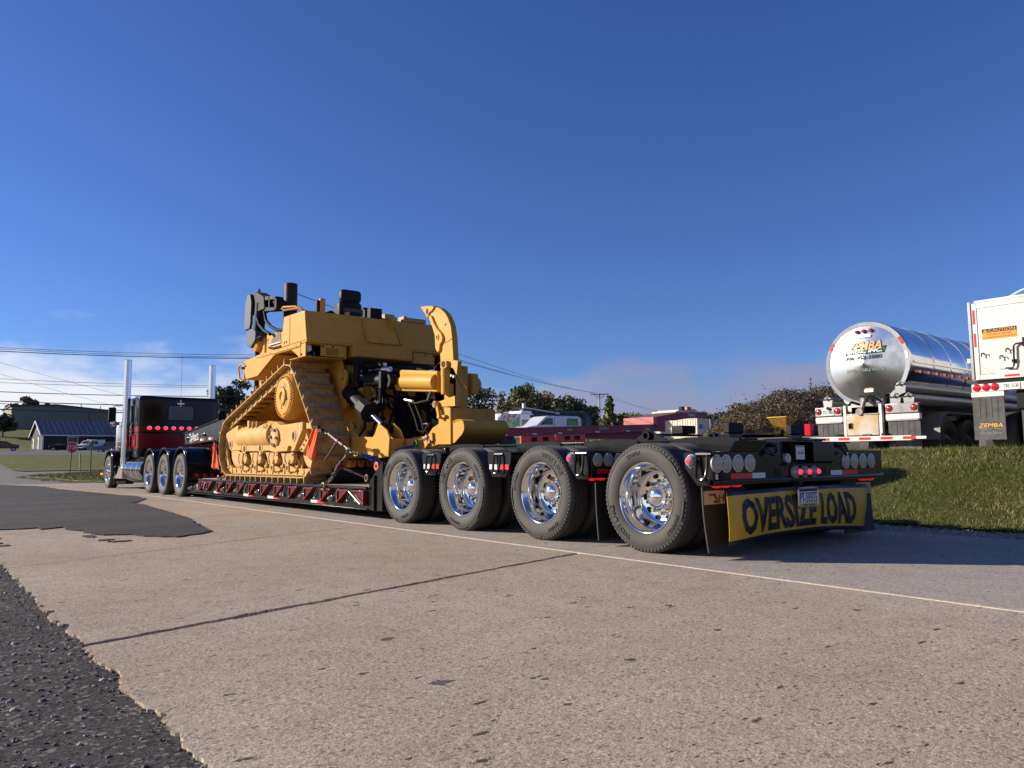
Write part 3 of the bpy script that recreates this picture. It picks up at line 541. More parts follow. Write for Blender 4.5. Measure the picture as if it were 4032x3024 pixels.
for (ya, yb, za, pts) in ((3.187, 3.612, .893, ((3.532, .617), (3.323, .617))), (1.841, 2.258, .892, ((2.182, .617), (1.94, .617))), (.667, .969, .880, ((.836, .616), (.678, .616))), (-.752, -.446, .859, ((-.578, .587), (-.745, .587)))):
    mid = za-.13
    p = [(ya, za-.02), (ya+.01, za), (yb-.01, za), (yb, za-.02), (yb-.01, mid)]+list(pts)+([(ya+.01, mid)] if ya > 1 else [])
    part('outrigger_plate', MB().prism(p, 'x', XL, XL+.014), BLK, TR, .006)
    part('outrigger_arm', MB().bx(XL+.016, .70, ya+.02, yb-.04, za-.03, za-.005).bx(XL+.016, .70, ya+.06, yb-.12, .63, za-.03), BLK, TR, .008)
    part('outrigger_arm', MB().bx(2.05, XR, ya+.02, yb-.04, za-.2, za-.005), BLK, TR, .008)
    if ya > 1:
        yc = (ya+yb)/2; d_ring(yc, za-.13)
        part('reflective_tape', MB().bx(XL-.004, XL-.0015, yc+.01, yc+.17, .70, .755), TWHT, TR); part('reflective_tape', MB().bx(XL-.004, XL-.0015, yc-.17, yc+.01, .70, .755), TRED, TR)
d_ring(.765, .76); d_ring(-.655, .74); cone_lamp(.892, .815, lit=True, r=.052); cone_lamp(-.535, .786, lit=True, r=.052)
def round_lamp(x, y, z, r=.073, lens=CLENS, bez=BEZ, name='tail_lamp', ax='y', sgn=-1, parent=None):
    f = lambda a: (x, y+sgn*a, z)
    o = part(name, MB().lathe([(0, r), (sgn*.010, r), (sgn*.012, r*.86), (sgn*.005, r*.84)], (x, y, z), 'y', 28), bez, parent or TR)
    part('lens', MB().lathe([(sgn*.004, r*.84), (sgn*.011, r*.80), (sgn*.016, r*.5), (sgn*.017, .001)], (x, y, z), 'y', 24), lens, o)
    mb = MB()
    for i in range(-3, 4):
        for j in range(-3, 4):
            a, b = (i+.5*(j % 2))*r*.22, j*r*.20
            if a*a+b*b < (r*.72)**2: mb.cyl((x+a, y+sgn*.014, z+b), (x+a, y+sgn*.019, z+b), r*.075, 6)
    part('led_cell', mb, bez if lens is CLENS else lens, o); return o
# lamp board between third and fourth axle, facing back
part('lamp_board', MB().bx(XL+.02, .70, .655, .667, .63, .86), BLK, TR, .004)
for x in (.07, .215, .36): round_lamp(x, .655, .80, .062)
part('reflective_tape', MB().bx(.06, .55, .649, .652, .67, .715), TRED, TR); part('reflective_tape', MB().bx(.70, 1.0, .30, .303, .90, .96), TRED, TR)
for y, z in ((3.05, .60), (1.72, .60)): part('marker_lamp', MB().lathe([(0,.045),(.02,.045),(.035,.03),(.04,.001)], (.1, y, z), 'z', 14).xform(Matrix.Translation((0, 0, 2*z)) @ Matrix.Scale(-1, 4, (0,0,1))), RLIT2, TR)
def under_lamp(x, y, z):
    part('marker_lamp', MB().lathe([(0,.045),(-.008,.045),(-.020,.030),(-.024,.001)], (x, y, z), 'z', 14), RLIT2, TR)
for x in (.04, .16): under_lamp(x, .70, .625)
for x in (.06, .18, .33, 2.44, 2.58): under_lamp(x, -.70, .592)
part('lamp_rail', MB().bx(.0, .42, -.72, -.68, .592, .603).bx(2.3, 2.66, -.72, -.68, .592, .603), BLK, TR)
# rear plate
rp = [(XL+.004, .858), (.194, .863), (.279, .953), (.957, .953), (.957, .75), (1.797, .75), (1.797, .953), (2.03, .956), (2.125, .868), (XR, .868), (XR, .590), (XL+.004, .590)]
part('rear_plate', MB().prism(rp, 'y', -.738, -.726), BLK, TR, .006)
part('rear_bumper_lip', MB().prism([(-.75, .588), (-.752, .625), (-.741, .64), (-.70, .64), (-.70, .588)], 'x', XL, XR), BLK, TR, .005)
part('corner_flange', MB().bx(.194, .60, -.738, -.56, .855, .867).bx(2.12, XR, -.738, -.56, .86, .872).bx(XL+.004, .19, -.738, -.56, .85, .862), BLK, TR, .003)
for a, b, c, d in ((.279, .715, .20, .60), (2.03, 1.80, 2.12, 2.0)):
    part('horn_plate', MB().add([(a, -.752, .953), (b, -.752, .955), (d, -.742, .866), (c, -.742, .866), (a, -.742, .953), (b, -.742, .955), (d, -.740, .866), (c, -.740, .866)], [(0,1,2,3),(7,6,5,4),(0,4,5,1),(1,5,6,2),(2,6,7,3),(3,7,4,0)]), BLK, TR)
part('recess_box', MB().bx(.965, 1.789, -.56, -.55, .75, .95).bx(.957, .965, -.745, -.55, .75, .955).bx(1.789, 1.797, -.745, -.55, .75, .955).bx(.957, 1.797, -.775, -.55, .738, .752).bx(.957, 1.797, -.738, -.55, .945, .955), BLK, TR, .003)
part('recess_plate', MB().bx(1.425, 1.79, -.772, -.762, .765, .952), BLK, TR, .006)
part('document_holder', MB().bx(1.176, 1.314, -.748, -.742, .790, .915), PLATE, TR, .002)
part('print', MB().bx(1.182, 1.308, -.751, -.7485, .900, .911).bx(1.19, 1.30, -.751, -.7485, .872, .876).bx(1.20, 1.24, -.751, -.7485, .835, .86).bx(1.255, 1.295, -.751, -.7485, .835, .86).bx(1.19, 1.30, -.751, -.7485, .812, .815), INK if 0 else TXTG, TR)
part('tube_cap', MB().lathe([(0,.045),(-.05,.045),(-.055,.04),(-.05,.035),(-.02,.03),(-.02,.001)], (1.10, -.66, .80), 'y', 20), PLATE, TR)
for x in (-.007, .137, .298, .466, 2.046, 2.21, 2.378, 2.542): round_lamp(x+(.02 if x < 0 else 0), -.739, .766)
for x in (1.14, 1.29, 1.446):
    o = part('stop_lamp', MB().lathe([(0,.058),(-.010,.058),(-.014,.05),(-.05,.036),(-.065,.02)], (x, -.739, .681), 'y', 18), CLENS, TR)
    part('lens', MB().lathe([(-.060,.026),(-.075,.018),(-.078,.001)], (x, -.739, .681), 'y', 12), RLIT, o)
    part('lamp_rib', MB().lathe([(-.02,.052),(-.024,.052),(-.024,.047),(-.02,.047)], (x, -.739, .681), 'y', 18, closed=True), BEZ, o)
for x in (.885, 1.63): part('wiring_hole', MB().prism(rrect(x-.05, x+.05, .645, .715, .03), 'y', -.7415, -.7385), FLATB, TR)
for a, b, m in ((.201, .50, TRED), (.50, .69, TWHT), (1.77, 1.968, TWHT), (1.968, 2.265, TRED)): part('reflective_tape', MB().bx(a, b, -.7415, -.7385, .632, .684), m, TR)
part('valve_block', MB().bx(.03, .085, -.76, -.7385, .645, .69), FLATB, TR); part('label_sticker', MB().bx(.0, .035, -.742, -.7385, .64, .685), PLATE, TR)
part('shackle_loop', MB().tube([(.80, -.745, .92), (.80, -.785, .91), (.79, -.80, .86), (.74, -.80, .83), (.70, -.785, .85), (.69, -.745, .88)], .014, 8).bx(.76, .84, -.77, -.738, .90, .935), BLK, TR)
part('shackle_loop', MB().tube([(1.90, -.745, .92), (1.90, -.785, .91), (1.91, -.80, .86), (1.95, -.80, .83), (1.99, -.785, .85)], .014, 8).bx(1.86, 1.94, -.77, -.738, .90, .935), BLK, TR)
BZ0, BZ1 = 1.03, 1.128
for x0 in (.74, 1.755):
    part('rubber_bumper_block', MB().bx(x0, x0+.22, -.36, -.29, BZ0, BZ1), FLATB, TR, .012, seg=3); part('block_stand', MB().bx(x0+.012, x0+.208, -.35, -.30, .985, BZ0-.001), BLK, TR, .004)
for x0 in (.79, 1.86):
    part('pad_eye', MB().prism([(.40, .985), (.56, 1.055), (.60, 1.078), (.66, 1.088), (.71, 1.075), (.74, 1.045), (.87, .985)], 'x', x0, x0+.03).lathe([(-.035,.052),(.065,.052),(.065,.028),(-.035,.028)], (x0, .655, 1.035), 'x', 20, closed=True), BLK, TR, .003)
# licence plate
lp = part('licence_plate', MB().prism(rrect(.992, 1.297, .380, .540, .018), 'y', -.865, -.858), PLATE, TR)
part('plate_frame', MB().tube([(x, -.862, z) for x, z in rrect(.988, 1.301, .376, .544, .02)], .007, 6, True), ALU, lp)
part('plate_band', MB().bx(.997, 1.292, -.8675, -.8655, .383, .408), PLY, lp); part('plate_band', MB().bx(1.0, 1.29, -.868, -.8655, .512, .537), INK, lp)
part('plate_number', text_fit('PT-593T5', .275, .088, .002).xform(face(*REAR, (1.145, -.8665, .460))), INK, lp)
part('plate_number', text_fit('PENN-TRAILER', .19, .014, .001).xform(face(*REAR, (1.145, -.868, .395))), INK, lp)
part('plate_bracket', MB().bx(1.10, 1.19, -.857, -.75, .53, .56).bx(1.12, 1.17, -.80, -.75, .55, .60), FLATB, lp)
# mud flaps with gold plates
def mud_flap(x0, x1, y, curl, label):
    n = 10; mb = MB(); zs = np.linspace(.585, .055, n); ys = y+curl*np.linspace(0, 1, n)**2
    pl = [(yy, z) for yy, z in zip(ys, zs)]+[(yy-.012, z) for yy, z in zip(ys[::-1], zs[::-1])]
    o = part('mud_flap', mb.prism(pl, 'x', x0, x1), FLAP, TR, 0, 40, label); return o
f = mud_flap(-.01, .60, -.60, -.05, 'left mud flap with gold plate'); part('flap_plate', MB().bx(.0, .27, -.622, -.615, .435, .545), GOLD, f)
part('lettering', MB().mesh(text_fit('H', .07, .055, .002).xform(face(*REAR, (.225, -.6235, .485)))).bx(.06, .15, -.6245, -.6225, .505, .52).box((.15, -.6235, .49), (.06, .002, .02), 0, Matrix.Rotation(.8, 3, 'Y')).bx(.12, .20, -.6245, -.6225, .445, .462), INKM, f)
f = mud_flap(2.17, 2.76, -.60, -.03, 'right mud flap with gold plate'); part('flap_plate', MB().bx(2.45, 2.75, -.622, -.615, .435, .545), GOLD, f)
part('lettering', MB().mesh(text_fit('ER', .15, .06, .002).xform(face(*REAR, (2.64, -.6235, .495)))).bx(2.54, 2.74, -.6245, -.6225, .448, .455), INKM, f)
mud_flap(.02, .58, .645, -.03, None)
# lowered deck
dk = MB()
for x0, x1 in ((.02, .05), (2.70, 2.73)): dk.bx(x0, x1, 5.02, 12.62, .135, .405)
part('deck_side_beam', MB().prism([(5.03, .135), (5.03, .405), (12.62, .405), (13.36, .17), (13.40, .115), (12.9, .135)], 'x', .0, .025).prism([(5.03, .135), (5.03, .405), (12.62, .405), (13.36, .17), (13.40, .115), (12.9, .135)], 'x', 2.725, 2.75), BLK, TR, .003)
part('bottom_flange', MB().prism([(5.03, .122), (5.03, .136), (13.38, .122), (13.38, .106)], 'x', XL-.01, .06).prism([(5.03, .122), (5.03, .136), (13.38, .122), (13.38, .106)], 'x', 2.69, XR), BLK, TR, .003)
part('rub_rail', MB().cyl((XL+.005, 5.03, .418), (XL+.005, 12.60, .408), .024, 12).cyl((XR-.005, 5.03, .418), (XR-.005, 12.60, .408), .024, 12), BLK, TR)
part('deck_frame', MB().bx(.05, 2.70, 5.03, 12.9, .30, .40).bx(.05, 2.70, 12.3, 12.9, .13, .40), BLK, TR)
for i in range(9): part('deck_plank', MB().bx(.03+i*.30, .03+i*.30+.288, 5.06, 12.58, .402, .433), WOOD, TR, .004)
hs = [(5.03, .12), (5.03, .49), (4.68, .78), (4.68, .12)]
part('rear_riser', MB().prism(hs, 'x', .05, 2.70).prism([(4.69, .12), (4.69, .80), (4.36, .82), (4.36, .96), (4.2, .96), (4.2, .12)], 'x', .72, 2.03), BLK, TR, .006); part('riser_side_plate', MB().prism([(5.035, .12), (5.035, .50), (4.68, .79), (4.66, .79), (4.66, .12)], 'x', .0, .03), BLK, TR, .004)
part('riser_flange', MB().prism([(4.86, .12), (4.86, .58), (4.84, .60), (4.84, .12)], 'x', -.03, .0), BLK, TR, .003)
def bracket(y, flip=False):
    s = -1 if flip else 1; f = lambda pts: [(y+s*(p-y), z) for p, z in pts]; x = XL-.035
    P = f([(y, .385), (y-.36, .385), (y-.36, .36), (y-.02, .175), (y, .175)])
    I = [(-.03, .362), (-.30, .362), (-.03, .215)]
    o = MB(); X0, X1 = x, XL+.03
    ring = f([(y+a, z) for a, z in I])
    out = f([(y, .385), (y-.36, .385), (y-.005, .178)]); mb = MB()
    v = [(X0, a, z) for a, z in out]+[(X0, a, z) for a, z in ring]+[(X1, a, z) for a, z in out]+[(X1, a, z) for a, z in ring]
    fc = []
    for i in range(3):
        j = (i+1) % 3; fc += [(i, j, j+3, i+3), (i+6, i+9, j+9, j+6), (i, i+6, j+6, j), (i+3, j+3, j+9, i+9)]
    mb.add(v, fc); mb.prism(ring, 'x', XL-.012, XL-.004)
    b = part('swing_out_bracket', mb, MAR, TR, .003)
    for a, z0, z1, r in ((-.065, .25, .345, .022), (-.135, .285, .35, .019), (-.195, .315, .353, .014), (-.245, .335, .354, .008)):
        part('hole', MB().prism([(y+s*(a+r*math.cos(t)), (z0+z1)/2+((z1-z0)/2)*math.sin(t)) for t in np.linspace(0, 2*PI, 13)[:-1]], 'x', XL-.0145, XL-.0115), FLATB, b)
for y in (12.46, 11.97, 11.35, 10.74, 10.13, 9.53, 8.93, 8.31, 7.70, 7.09, 6.48, 5.92): bracket(y)
bracket(5.08, True)
part('warning_pole', MB().cyl((XL-.05, 5.49, .37), (XL-.05, 5.14, .20), .010, 8), WHT, TR)
for y, z in ((13.21, .205), (12.14, .23), (11.05, .235), (10.28, .235), (9.18, .24), (8.03, .24), (7.24, .24), (6.19, .24), (5.32, .24)): cone_lamp(y, z, XL+.028)
for y0, y1 in ((11.66, 11.22), (9.94, 9.42), (8.74, 8.2), (6.93, 6.47)):
    m = (y0+y1)/2; part('reflective_tape', MB().bx(-.004, -.001, m, y0, .150, .195), TWHT, TR); part('reflective_tape', MB().bx(-.004, -.001, y1, m, .150, .195), TRED, TR)
for y in (12.05, 9.64, 7.82, 6.60, 5.50):
    part('deck_hook', MB().bx(XL, .0, y-.06, y+.06, .365, .40).tube([(XL-.01, y+.04, .37), (XL-.035, y+.04, .31), (XL-.05, y+.03, .265)]+[(XL-.055, y+.035*math.cos(t), .265-.035*math.sin(t)) for t in np.linspace(.4, PI-.4, 4)]+[(XL-.05, y-.03, .265), (XL-.035, y-.04, .31), (XL-.01, y-.04, .37)], .0115, 8), BLK, TR)
part('maker_plate', MB().mesh(text_fit('T', .09, .11, .003).xform(face(*SIDE, (-.003, 12.80, .235)))), TXTW, TR)
# gooseneck
gp_ = [(16.05, 1.22), (16.08, 1.50), (13.34, 1.74), (13.20, 1.70), (12.95, 1.28), (12.75, .42), (12.45, .42), (12.6, .15), (12.95, .15), (13.3, 1.20), (13.55, 1.27), (14.6, 1.24)]
part('gooseneck', MB().prism(gp_, 'x', .62, .70).prism(gp_, 'x', 2.05, 2.13).bx(.70, 2.05, 15.1, 15.9, 1.22, 1.30).bx(.70, 2.05, 13.2, 13.4, 1.3, 1.7).bx(.7, 2.05, 12.5, 12.75, .15, .9), BLK, TR, .006)
part('gooseneck_flange', MB().prism([(16.08, 1.50), (16.08, 1.515), (13.34, 1.755), (13.34, 1.74)], 'x', .58, .72), BLK, TR, .003)
part('gooseneck_lettering', text_fit('Talbert', .75, .17, .003).xform(face((0,-1,.075), (0,0,1), (.617, 15.30, 1.415))), TXTW, TR)
part('lettering_bar', MB().box((.617, 15.25, 1.31), (.004, .72, .02), 0, Matrix.Rotation(-.075, 3, 'X')), TXTW, TR)
for y, z in ((15.78, 1.36), (14.45, 1.43)): cone_lamp(y, z, .62)
for y in (15.45, 14.6, 13.96):
    z = 1.295+.03*(15.45-y)/1.5; part('reflective_tape', MB().bx(.615, .619, y, y+.17, z-.03, z+.03), TWHT, TR); part('reflective_tape', MB().bx(.615, .619, y-.17, y, z-.03, z+.03), TRED, TR)
part('air_line', MB().tube([(.58, 13.3, 1.3), (.45, 13.25, 1.1), (.40, 13.1, .8), (.42, 12.9, .55), (.55, 12.8, .42)], .012, 8), HOSE, TR)
for i, x in enumerate((.13, .30, .46, .62)): round_lamp(x, 13.27, .475, .062, RLENS, FLATB)
part('lamp_bar', MB().bx(.03, .72, 13.27, 13.30, .40, .55), BLK, TR)
# ------------------------------------------------------------------ banner
n = 28; us = np.linspace(0, 1, n); V = []; FF = []; mi = []
rows = [0, .045, .5, .80, .925, 1]
for r in np.linspace(0, 1, 13):
    for u in us:
        x = .035+u*2.215-.05*r*u*1.2; top = .548+.012*math.sin(u*3)-.004; bot = .120+.05*math.sin(u*PI)-.012*u; sag = .06*math.sin(u*PI)*r
        V.append((x, -.815-.035*math.sin(r*PI)*.6-sag*.5+.010*math.sin(u*17+r*4), top+(bot-top)*r))
for r in range(12):
    for c in range(n-1):
        FF.append((r*n+c, r*n+c+1, (r+1)*n+c+1, (r+1)*n+c)); mi.append(1 if r in (0, 11) or c in (0, n-2) and 0 else 0)
bn = MB(); bn.v = V; bn.f = FF; bn.m = mi
BN = single('oversize_load_banner', bn, [BANY, BANK], 'yellow vinyl OVERSIZE LOAD banner hung below the rear bumper of the black trailer', 'banner', (1.13, -.82, .12), ang=180)
sm = BN.modifiers.new('thick', 'SOLIDIFY'); sm.thickness = .004
def bsurf(u, r):
    x = .035+u*2.215-.06*r*u; top = .548+.012*math.sin(u*3)-.004; bot = .120+.05*math.sin(u*PI)-.012*u; sag = .06*math.sin(u*PI)*r
    return x, -.815-.035*math.sin(r*PI)*.6-sag*.5+.010*math.sin(u*17+r*4), top+(bot-top)*r
bl = MB()
for word, x0, x1 in (('OVERSIZE', .19, 1.27), ('LOAD', 1.37, 1.985)):
    t = refine(text_fit(word, x1-x0, 1., .002, bold=.035), .05)
    for X, Yv, Z in t.v:
        x = (x0+x1)/2+X; r = .155+(.5-Yv)*.67; u = (x-.035)/(2.215-.06*r); q = bsurf(u, r); bl.v.append((q[0]-1.13, q[1]-.007+.82, q[2]-.12))
    o_ = len(bl.v)-len(t.v); bl.f += [tuple(i+o_ for i in f) for f in t.f]; bl.m += [0]*len(t.f)
part('banner_lettering', bl, BANK, BN, 0, 0)
# ------------------------------------------------------------------ semi tractor
TK = thing('semi_truck', 'black and red long nose semi truck with twin chrome stacks coupled to the lowboy trailer', 'truck', (1.375, 17.5, 0), world=True)
tt_me = tyre_mb(R=.492, w=.27, n=48).data('tyre', RUB, 40)
tk_hub = MB().lathe([(.221,.12),(.15,.112),(.12,.10),(.09,.07),(.075,.03),(.072,.001)], ax='x', n=28).data('hub_cap', CHR, 40)
steer_dish = MB().lathe([(.006,.300),(-.008,.3085),(-.012,.302),(-.006,.292),(.02,.27),(.04,.25),(.03,.20),(.0,.17),(-.03,.15),(-.045,.12),(-.05,.001)], ax='x', n=40).data('rim', CHR, 50)
spk = MB().cyl((0,0,0), (-.10,0,0), .022, 10, .016).lathe([(-.10,.016),(-.115,.010),(-.118,.001)], ax='x', n=10).data('lug_nut', CHR, 40)
for y in (16.61, 15.26, 13.88):
    for x, s in ((-.066, 1), (2.816, -1)):
        w = inst('wheel', rim_me, TK, Matrix.Translation((x, y, .486)) @ (Matrix() if s == 1 else Matrix.Rotation(PI, 4, 'Z')))
        inst('tyre', tt_me, w, Matrix())
        if s == 1:
            inst('inner_tyre', tt_me, w, Matrix.Translation((.33, 0, 0))); inst('hub_cap', tk_hub, w, Matrix())
            for i in range(10):
                a = 2*PI*i/10; inst('lug_nut', nut_me, w, Matrix.Translation((.220, math.cos(a)*.1425, math.sin(a)*.1425)))
    part('axle', MB().cyl((.5, y, .486), (2.25, y, .486), .08, 12), FLATB, TK)
for x, s in ((-.07, 1), (2.82, -1)):
    w = inst('wheel', steer_dish, TK, Matrix.Translation((x, 21.46, .486)) @ (Matrix() if s == 1 else Matrix.Rotation(PI, 4, 'Z'))); inst('tyre', tt_me, w, Matrix())
    if s == 1:
        for i in range(10):
            a = 2*PI*i/10; inst('lug_nut', spk, w, Matrix.Translation((-.01, math.cos(a)*.1425, math.sin(a)*.1425)))
def fender(name, yc, x0, x1, r=.575, zc=.54, zlow=.33, front=True):
    out = [(yc-r, zlow)]+arcpts(yc, zc, r, PI, 0, 16)+([(yc+r, zlow)] if front else [(yc+r, zc-.05)])
    inn = [(yc+(p[0]-yc)*.965, zc+(p[1]-zc)*.965 if p[1] > zc else p[1]) for p in out][::-1]
    f = part(name, MB().prism(out+inn, 'x', x0, x1), BLKT, TK, 0, 40)
    e = x0 if abs(x0-1.375) > abs(x1-1.375) else x1
    part('fender_lip', MB().tube([(e, a, b) for a, b in out], .026, 8), BLKT, f, 0, 50); return f
for yc, dz in ((16.61, 0), (15.26, .0), (13.88, .0)):
    fender('rear_fender', yc, -.07, .58); fender('rear_fender', yc, 2.17, 2.82)
fender('front_fender', 21.46, -.06, .50, .62, .52, .33); fender('front_fender', 21.46, 2.25, 2.81, .62, .52, .33)
part('frame_rail', MB().bx(.95, 1.05, 13.2, 22.5, .62, .88).bx(1.7, 1.8, 13.2, 22.5, .62, .88).bx(.9, 1.85, 14.8, 15.7, .95, 1.12), FLATB, TK, .004)
# sleeper
def band(name, z0, z1, m, x0=.25, x1=2.51, y0=19.35, y1=20.78, r=.09, parent=TK): return part(name, MB().prism(rrect(x0, x1, y0, y1, r), 'z', z0, z1), m, parent, 0, 30)
SL = band('sleeper', .92, 1.165, BLKT); band('lower_red_panel', 1.166, 1.60, REDT, parent=SL); band('pinstripe', 1.601, 1.655, BLKT, parent=SL); band('upper_red_panel', 1.656, 1.80, REDT, parent=SL)
up = band('upper_sleeper', 1.801, 2.58, BLKT, parent=SL)
rf = MB(); n = 24
ring = lambda k, z: [(1.375+(x-1.375)*k, 20.065+(y-20.065)*(1-(1-k)*1.5), z+.075*(1-((x-1.375)/1.13)**2)*(z > 2.6)) for x, y in rrect(.25, 2.51, 19.35, 20.78, .09, 5)]
R0 = [ring(1, 2.581), ring(.997, 2.62), ring(.985, 2.655), ring(.96, 2.675)]; k = len(R0[0])
for r in R0: rf.v += r
for i in range(3): rf.f += [(i*k+j, i*k+(j+1) % k, (i+1)*k+(j+1) % k, (i+1)*k+j) for j in range(k)]
rf.f.append(tuple(range(3*k, 4*k))); rf.m = [0]*len(rf.f); part('sleeper_roof', rf, BLKT, SL, 0, 40)
wn = part('rear_window', MB().prism(rrect(1.05, 1.76, 2.0, 2.415, .05), 'y', 19.336, 19.345), GLS, SL)
part('window_seal', MB().tube([(x, 19.34, z) for x, z in rrect(1.04, 1.77, 1.99, 2.425, .055)], .012, 6, True), FLATB, wn)
part('oval_emblem', MB().tube([(1.40+.125*math.cos(t), 19.332, 2.085+.052*math.sin(t)) for t in np.linspace(0, 2*PI, 25)[:-1]], .006, 5, True).prism([(1.31, 2.10), (1.49, 2.10), (1.42, 2.075), (1.40, 2.05), (1.38, 2.075)], 'y', 19.329, 19.334), mat('faded_emblem', (.14, .08, .09), .5), wn)
for i in range(7):
    x = .545+i*.219
    l = part('rear_lamp', MB().lathe([(0,.068),(-.012,.068),(-.014,.054)], (x, 19.348, 1.755), 'y', 24), CHR, SL)
    part('lens', MB().lathe([(-.008,.055),(-.018,.045),(-.021,.001)], (x, 19.348, 1.755), 'y', 20), RLIT, l)
rv = MB()
for z in (2.30, 2.36): pass
for x in list(np.linspace(.45, .9, 6))+list(np.linspace(1.9, 2.35, 6)): rv.cyl((x, 19.35, 2.46), (x, 19.346, 2.46), .008, 6)
for z in np.linspace(1.95, 2.4, 8):
    for x in (.50, .86, 1.95, 2.32): rv.cyl((x, 19.35, z), (x, 19.346, z), .008, 6)
part('rivets', rv, BLKT, SL, kind='stuff')
part('antenna_bracket', MB().cyl((1.38, 19.33, 2.40), (1.38, 19.33, 2.60), .012, 8).bx(1.28, 1.48, 19.315, 19.345, 2.475, 2.50), CHR, SL)
part('antenna', MB().cyl((1.38, 19.33, 2.60), (1.38, 19.33, 3.95), .004, 5), WIRE, SL)
sw = part('side_window', MB().prism(rrect(19.70, 20.28, 1.92, 2.42, .04), 'x', .236, .246), GLS, SL)
part('window_frame', MB().tube([(.24, y, z) for y, z in rrect(19.69, 20.29, 1.91, 2.43, .045)], .012, 6, True), CHR, sw)
dr = part('locker_door', MB().prism(rrect(19.62, 20.35, 1.20, 1.56, .03), 'x', .234, .249), REDT, SL, .004)
part('door_handle', MB().bx(.215, .232, 19.72, 19.78, 1.27, 1.42), CHR, dr, .003); part('grab_handle', MB().tube([(.24, 19.6, 1.57), (.205, 19.62, 1.57), (.205, 20.0, 1.585), (.24, 20.02, 1.585)], .010, 6), CHR, SL)
part('step_light', MB().bx(.225, .25, 19.45, 19.55, 1.03, 1.06).bx(.225, .25, 20.2, 20.5, 1.12, 1.14), CHR, SL)
# cab and bonnet, mostly hidden behind the sleeper
CB = part('cab', MB().prism(rrect(.32, 2.43, 20.79, 22.0, .08), 'z', .95, 1.60), REDT, TK)
part('cab_top', MB().prism([(20.79, 1.601), (20.79, 2.58), (21.5, 2.60), (21.75, 2.52), (22.0, 1.95), (22.0, 1.601)], 'x', .34, 2.41), BLKT, CB, .03)
part('door_window', MB().prism([(20.95, 1.75), (20.95, 2.35), (21.55, 2.35), (21.8, 1.8)], 'x', .328, .338), GLS, CB); part('windscreen', MB().add([(.5, 21.77, 2.50), (2.25, 21.77, 2.50), (2.25, 22.01, 1.97), (.5, 22.01, 1.97), (.5, 21.75, 2.49), (2.25, 21.75, 2.49), (2.25, 21.99, 1.96), (.5, 21.99, 1.96)], [(0,1,2,3),(7,6,5,4),(0,4,5,1),(1,5,6,2),(2,6,7,3),(3,7,4,0)]), GLS, CB)
part('sun_visor', MB().bx(.40, 1.90, 21.55, 22.1, 2.62, 2.64).bx(.42, 1.75, 20.62, 20.72, 2.735, 2.765), CHR, CB, .004)
HD = part('bonnet', MB().prism([(22.0, .95), (22.0, 1.93), (22.3, 1.93), (23.6, 1.72), (23.75, 1.60), (23.75, .95)], 'x', .70, 2.05), BLKT, TK, .05); part('red_bonnet_panel', MB().prism([(22.05, 1.2), (22.05, 1.58), (23.5, 1.5), (23.5, 1.2)], 'x', .685, .70), REDT, HD)
part('grille', MB().bx(.85, 1.9, 23.76, 23.82, .75, 1.66), CHR, TK, .01); part('front_bumper', MB().bx(.55, 2.2, 23.85, 23.95, .30, .72), CHR, TK, .02)
part('headlamp', MB().box((.45, 23.35, 1.12), (.22, .2, .2)), CHR, TK, .03); part('headlamp', MB().box((2.3, 23.35, 1.12), (.22, .2, .2)), CHR, TK, .03)
# stacks, air cleaners, mirrors, tanks, steps
for x in (.12, 2.57):
    s = part('exhaust_stack', MB().cyl((x, 20.30, .9), (x, 20.30, 3.80), .102, 28, cap=False).tube([(x, 20.30, .91), (x, 20.30, .62), (x+.02*(1 if x < 1 else -1), 20.25, .45), (x+.1*(1 if x < 1 else -1), 20.05, .36), (x+.1*(1 if x < 1 else -1), 19.6, .34)], .115, 18), mat('stack_chrome', (.80, .81, .83), .16, 1.0) if x < 1 else MATS['stack_chrome'], TK)
    part('stack_rim', MB().lathe([(3.80,.103),(3.81,.100),(3.80,.094),(3.3,.094)], (x, 20.30, 0), 'z', 28), FLATB, s)
    part('stack_clamp', MB().lathe([(1.02,.103),(1.02,.110),(1.06,.110),(1.06,.103)], (x, 20.30, 0), 'z', 28), CHR, s)
    y = 20.95
    a = part('air_cleaner', MB().lathe([(1.12,.08),(1.12,.185),(1.20,.20),(1.80,.20),(1.88,.185),(1.88,.12),(1.96,.12),(1.99,.10),(1.99,.001)], (x+.08*(1 if x < 1 else -1), y, 0), 'z', 28), mat('brushed_chrome', (.75, .75, .74), .22, 1.0) if x < 1 else MATS['brushed_chrome'], TK)
    for z in (1.22, 1.38, 1.52, 1.74): part('strap', MB().lathe([(z,.202),(z,.210),(z+.03,.210),(z+.03,.202)], (x+.08*(1 if x < 1 else -1), y, 0), 'z', 28), CHR, a)
